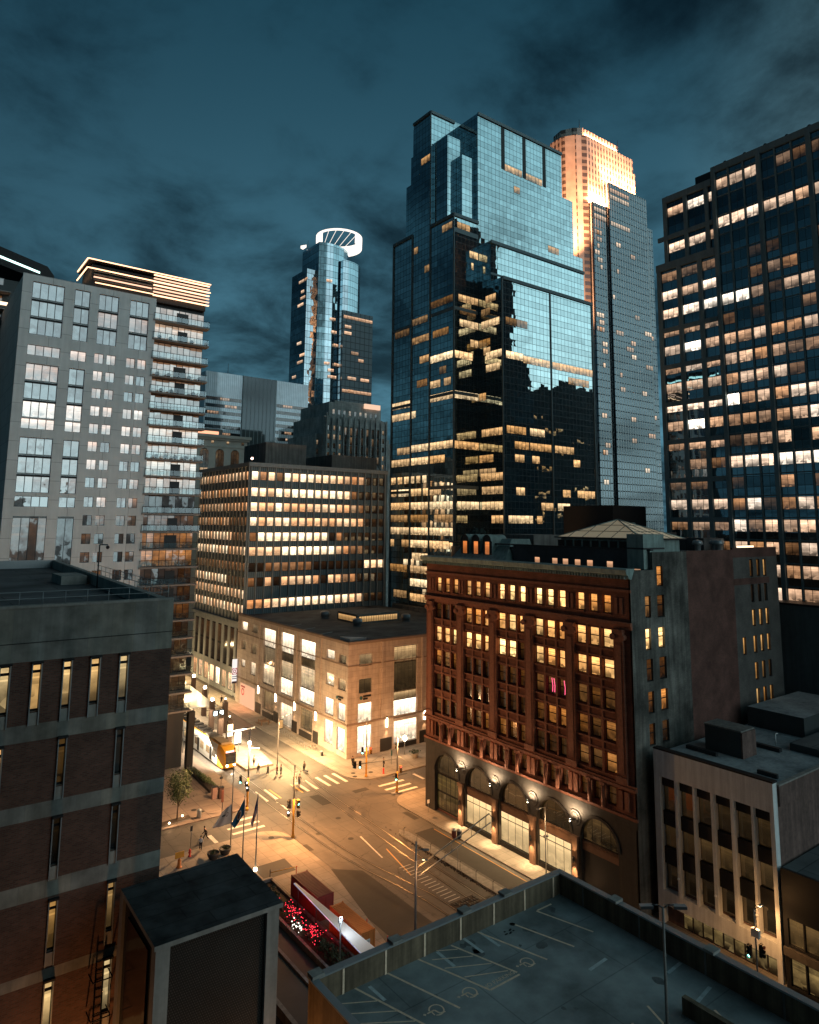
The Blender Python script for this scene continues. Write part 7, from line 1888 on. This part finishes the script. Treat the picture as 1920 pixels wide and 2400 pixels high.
mb = MB(); mb.box(31.8, 89.9, 1.0, 32.9, 89.98, 1.7, M_YELLOW); mb.tube((32.3, 89.94, .13), (32.3, 89.94, 1.0), .04, .04, M_DARKM, 6); tag(mb.build('road_sign'), 'small amber road sign behind the orange drum', 'sign')
mb = MB(); mb.tube((34.9, 93.2, .1), (34.9, 93.2, 3.1), .04, .04, M_POLE, 6); mb.box(34.75, 93.15, 2.4, 35.05, 93.2, 3.0, M_DARKM); tag(mb.build('sign_post'), 'thin sign post at the near kerb by the hydrant', 'sign post')
mb = MB(); mb.tube((42.6, 101.9, .1), (42.6, 101.9, 3.2), .05, .05, M_DARKM, 6); mb.box(42.4, 101.85, 1.6, 42.75, 101.95, 3.2, mat_plain('banner_brown', (.18, .06, .04), .7)); tag(mb.build('banner_post'), 'brown banner post behind the white flag', 'banner')
mb = MB(); mb.tube((74.6, 104.4, .1), (74.6, 104.4, 2.6), .04, .04, M_POLE, 6); mb.box(74.45, 104.36, 1.6, 74.75, 104.4, 2.5, M_TEAL); tag(mb.build('street_sign'), 'narrow teal street sign on the store pavement', 'sign')
mb = MB(); mb.tube((67.2, 84.6, .13), (67.2, 84.6, 1.4), .03, .03, M_POLE, 6); mb.box(67.0, 84.57, 1.4, 67.4, 84.62, 1.9, mat_emit('kiosk_glow2', (1, .5, .2), .8)); tag(mb.build('parking_meter'), 'small orange sign on the hotel corner pavement', 'sign')
# statue-like planter with lamp by the hotel corner
mb = MB(); mb.lathe((80.2, 105.0, .13), [(.5, 0), (.7, .5), (.75, .7), (.6, .7), (0, .6)], M_CONC, 14); leaves(mb, (80.2, 105, 1.1), .9, .9, .5, 200, .3, M_LEAFD, 8); tag(mb.build('planter_tub'), 'stone planter tub with dark shrub behind the hotel corner', 'planter')
mb = MB(); mb.ball((79.6, 107.3, 3.0), .4, mat_emit('globe', (1, .82, .55), 18), 10, 1.3); mb.tube((79.6, 107.3, .13), (79.6, 107.3, 2.6), .06, .06, M_POLE, 8); tag(mb.build('globe_lamp'), 'white globe lamp on the store pavement by the hotel corner', 'globe lamp')
light('POINT', (79.4, 107.0, 3.4), 700, WARM2, .3, name='globe_light')
# railing posts on the median strip
for i in range(8):
    y = 80.5-i*2.9
    mb = MB(); mb.path([(59.75, y, .15), (59.75, y, 1.1), (59.95, y-.1, 1.25)], .03, M_DARKM, 5); tag(mb.build('median_post'), 'one of the thin dark posts standing along the pale median strip', 'post', 'posts along the pale median strip')
mb = MB(); leaves(mb, (59.1, 70, .25), .25, 11, .12, 420, .25, M_SOIL, 60); stuff(mb.build('ground_cover'))

# ------------------------------------------------------------------ building site by the car park
M_RCON = mat_plain('container_red', (.20, .035, .03), .6, var=.2, scale=.8); M_OCON = mat_plain('container_orange', (.55, .16, .035), .6, var=.15, scale=.8)
def container(name, label, x0, x1, y0, y1, h, m, door):
    t = thing(name, label, 'container', ((x0+x1)/2, (y0+y1)/2, 0), group='steel containers by the car park')
    mb = MB()
    mb.box(x0, y0, .15, x1, y1, h, m)
    n = int((y1-y0)/.28)
    for k in range(n):
        y = y0+.14+k*(y1-y0-.2)/n
        fbox(mb, 'A', x0, y, y+.12, .3, h-.15, .002, .045, m); mb.box(x1+.002, y, .3, x1+.045, y+.12, h-.15, m)
        mb.box(x0+.1, y, h+.001, x1-.1, y+.12, h+.03, m)
    mb.build('shell', t)
    mb = MB()
    for x in (x0-.05, x1-.07):
        for y in (y0-.05, y1-.07): mb.box(x, y, 0, x+.12, y+.12, h+.04, m)
    mb.build('corner_posts', t)
    d = MB(); d.box(x0+.15, y0-.03, .3, (x0+x1)/2-.02, y0-.002, h-.15, m); d.box((x0+x1)/2+.02, y0-.03, .3, x1-.15, y0-.002, h-.15, m)
    d.build('door', t)
    if door:
        d = MB(); fbox(d, 'B', y0-.03, x0+.5, x0+.95, h-1.4, h-.7, .002, .015, M_WHITE); fbox(d, 'B', y0-.03, x0+.6, x0+.68, h-1.3, h-.8, .015, .02, M_BLACK); fbox(d, 'B', y0-.03, x0+.78, x0+.86, h-1.3, h-.8, .015, .02, M_BLACK); d.build('placard', t)
container('shipping_container', 'dark red steel container with ribbed roof by the corner plaza', 40.0, 41.95, 69.2, 75.1, 2.6, M_RCON, False)
container('shipping_container', 'bright orange steel container nearer the car park wall', 40.3, 41.8, 61.0, 67.0, 2.6, M_OCON, True)
aw = thing('white_awning', 'long tapering white awning over the planting bed', 'awning', (39.1, 64, 3))
mb = MB(); mb.prism([(39.0, 72.6), (38.1, 56.2), (39.75, 56.2), (39.2, 72.6)], 2.9, 3.0, mat_plain('awning_white', (.80, .80, .78), .5, var=.06)); mb.build('canopy', aw)
mb = MB(); mb.face([(38.06, 56.2, 2.93), (38.06, 56.2, 3.04), (38.96, 72.6, 3.04), (38.96, 72.6, 2.93)][::-1], mat_emit('awning_strip', (.75, .70, 1.0), .5)); mb.build('edge_strip', aw)
mb = MB()
for y in (58, 63, 68, 72): mb.tube((39.2, y, .1), (39.2, y, 2.9), .06, .06, M_DARKM, 6)
mb.build('posts', aw)
mb = MB(); mb.box(36.6, 57, 0, 36.9, 80, .7, M_CONCD); mb.box(36.9, 57, 0, 39.6, 79.5, .35, M_SOIL); mb.box(39.6, 57, 0, 39.85, 80, .6, M_CONCD); mb.box(36.6, 79.5, 0, 39.85, 79.8, .7, M_CONC)
tag(mb.build('garden_bed_wall'), 'long concrete edged planting bed between awning and driveway', 'planting bed')
mb = MB()
for y in (76, 73, 70.5, 68, 66, 64, 62, 60): leaves(mb, (38.0, y, .95), .9, 1.5, .55, 260, .3, M_LEAFD, 12)
stuff(mb.build('shrubbery'))
sl_ = thing('red_string_lights', 'tangle of glowing red lights in the dark planting under the awning', 'string lights', (38, 69, 1))
M_REDB = mat_emit('red_bulb', (1.0, .03, .06), 4); M_WB = mat_emit('white_bulb', (1.0, .95, .8), 3)
mb = MB()
for k in range(120):
    c_ = (70.6, 66.3)[k % 2]; p = (37.9+random.gauss(0, .4), c_+random.gauss(0, 1.0), 1.2+random.uniform(-.2, .55)); mb.ball(p, random.uniform(.02, .05), M_REDB, 5)
mb.build('red_bulbs', sl_)
mb = MB()
for k in range(26): mb.ball((37.4+random.gauss(0, .2), 68.6+random.gauss(0, .45), .9+random.uniform(-.3, .4)), random.uniform(.03, .08), M_WB, 5)
mb.build('white_bulbs', sl_)
light('POINT', (37.8, 70.6, 1.9), 70, (1, .06, .09), .3, parent=sl_); light('POINT', (37.8, 66.3, 1.9), 70, (1, .06, .09), .3, parent=sl_)
a = thing('garden_lamp', 'steel lamp post with a ring head standing in the planting bed', 'lamp post', (38.1, 61.4, .3))
mb = MB(); mb.tube((38.1, 61.4, .3), (38.1, 61.4, 4.0), .09, .07, M_STEEL, 8); mb.build('pole', a)
mb = MB(); mb.path([(38.1+.22*math.cos(t), 61.4-.0, 4.3+.3*math.sin(t)) for t in [2*PI*k/12 for k in range(13)]], .06, M_STEEL, 5); mb.ball((38.1, 61.4, 4.3), .1, mat_emit('cool_bulb', (.7, .9, 1), 5), 6); mb.build('ring_head', a); light('POINT', (38.3, 61.2, 4.7), 160, (.8, .9, 1), .15, parent=a)
# driveway kerbs beside the planting bed
mb = MB(); mb.box(34.4, 40, 0, 34.7, 82, .35, M_CONCD); mb.box(30.4, 40, 0, 30.8, 60, 1.0, M_CONCD); mb.box(26, 44, 0, 26.3, 60, .6, M_CONCD)
structure(mb.build('driveway_kerb'))
mb = MB(); mb.face([(16, 40, .15), (36.6, 40, .15), (36.6, 83, .15), (16, 83, .15)], M_ASPH2); structure(mb.build('driveway'))
mb = MB()
for y in (79.4, 76.6, 73.4): mb.tube((42.9, y, .1), (42.9, y, 1.2), .05, .05, M_RED, 6)
for y in (64.6, 60.9): mb.tube((43.3, y, 0), (43.3, y, 1.5), .06, .06, M_RED, 6); mb.tube((43.3, y, 0), (43.3, y, .1), .25, .25, M_RED, 8)
tag(mb.build('site_bollards'), 'row of thin red site posts along the containers', 'posts')
mb = MB(); mb.tube((43.3, 79.8, .9), (40.0, 80.3, .9), .04, .04, M_YELLOW, 5); mb.tube((39.9, 80.3, .1), (39.9, 80.3, 1.3), .05, .05, M_DARKM, 6); tag(mb.build('barrier_tape'), 'sagging yellow tape at the dark patch by the red container', 'barrier tape')

# manholes
mb = MB()
for (x, y) in ((39.6, 105.2), (40.4, 104.0), (44.9, 90.4), (50.8, 88.0), (69.5, 103.3), (66.8, 104.6), (53.6, 84.2), (55.6, 90.8), (48.8, 67.2), (66.2, 103.1)):
    z = .137 if (x < 48 and y > 101) or (x > 65 and y > 100) or (x < 47 and y < 93) else .008
    mb.face([(x+.4*math.cos(2*PI*k/14), y+.4*math.sin(2*PI*k/14), z) for k in range(14)], M_GROOVE)
structure(mb.build('road_manholes'))
flush_windows()
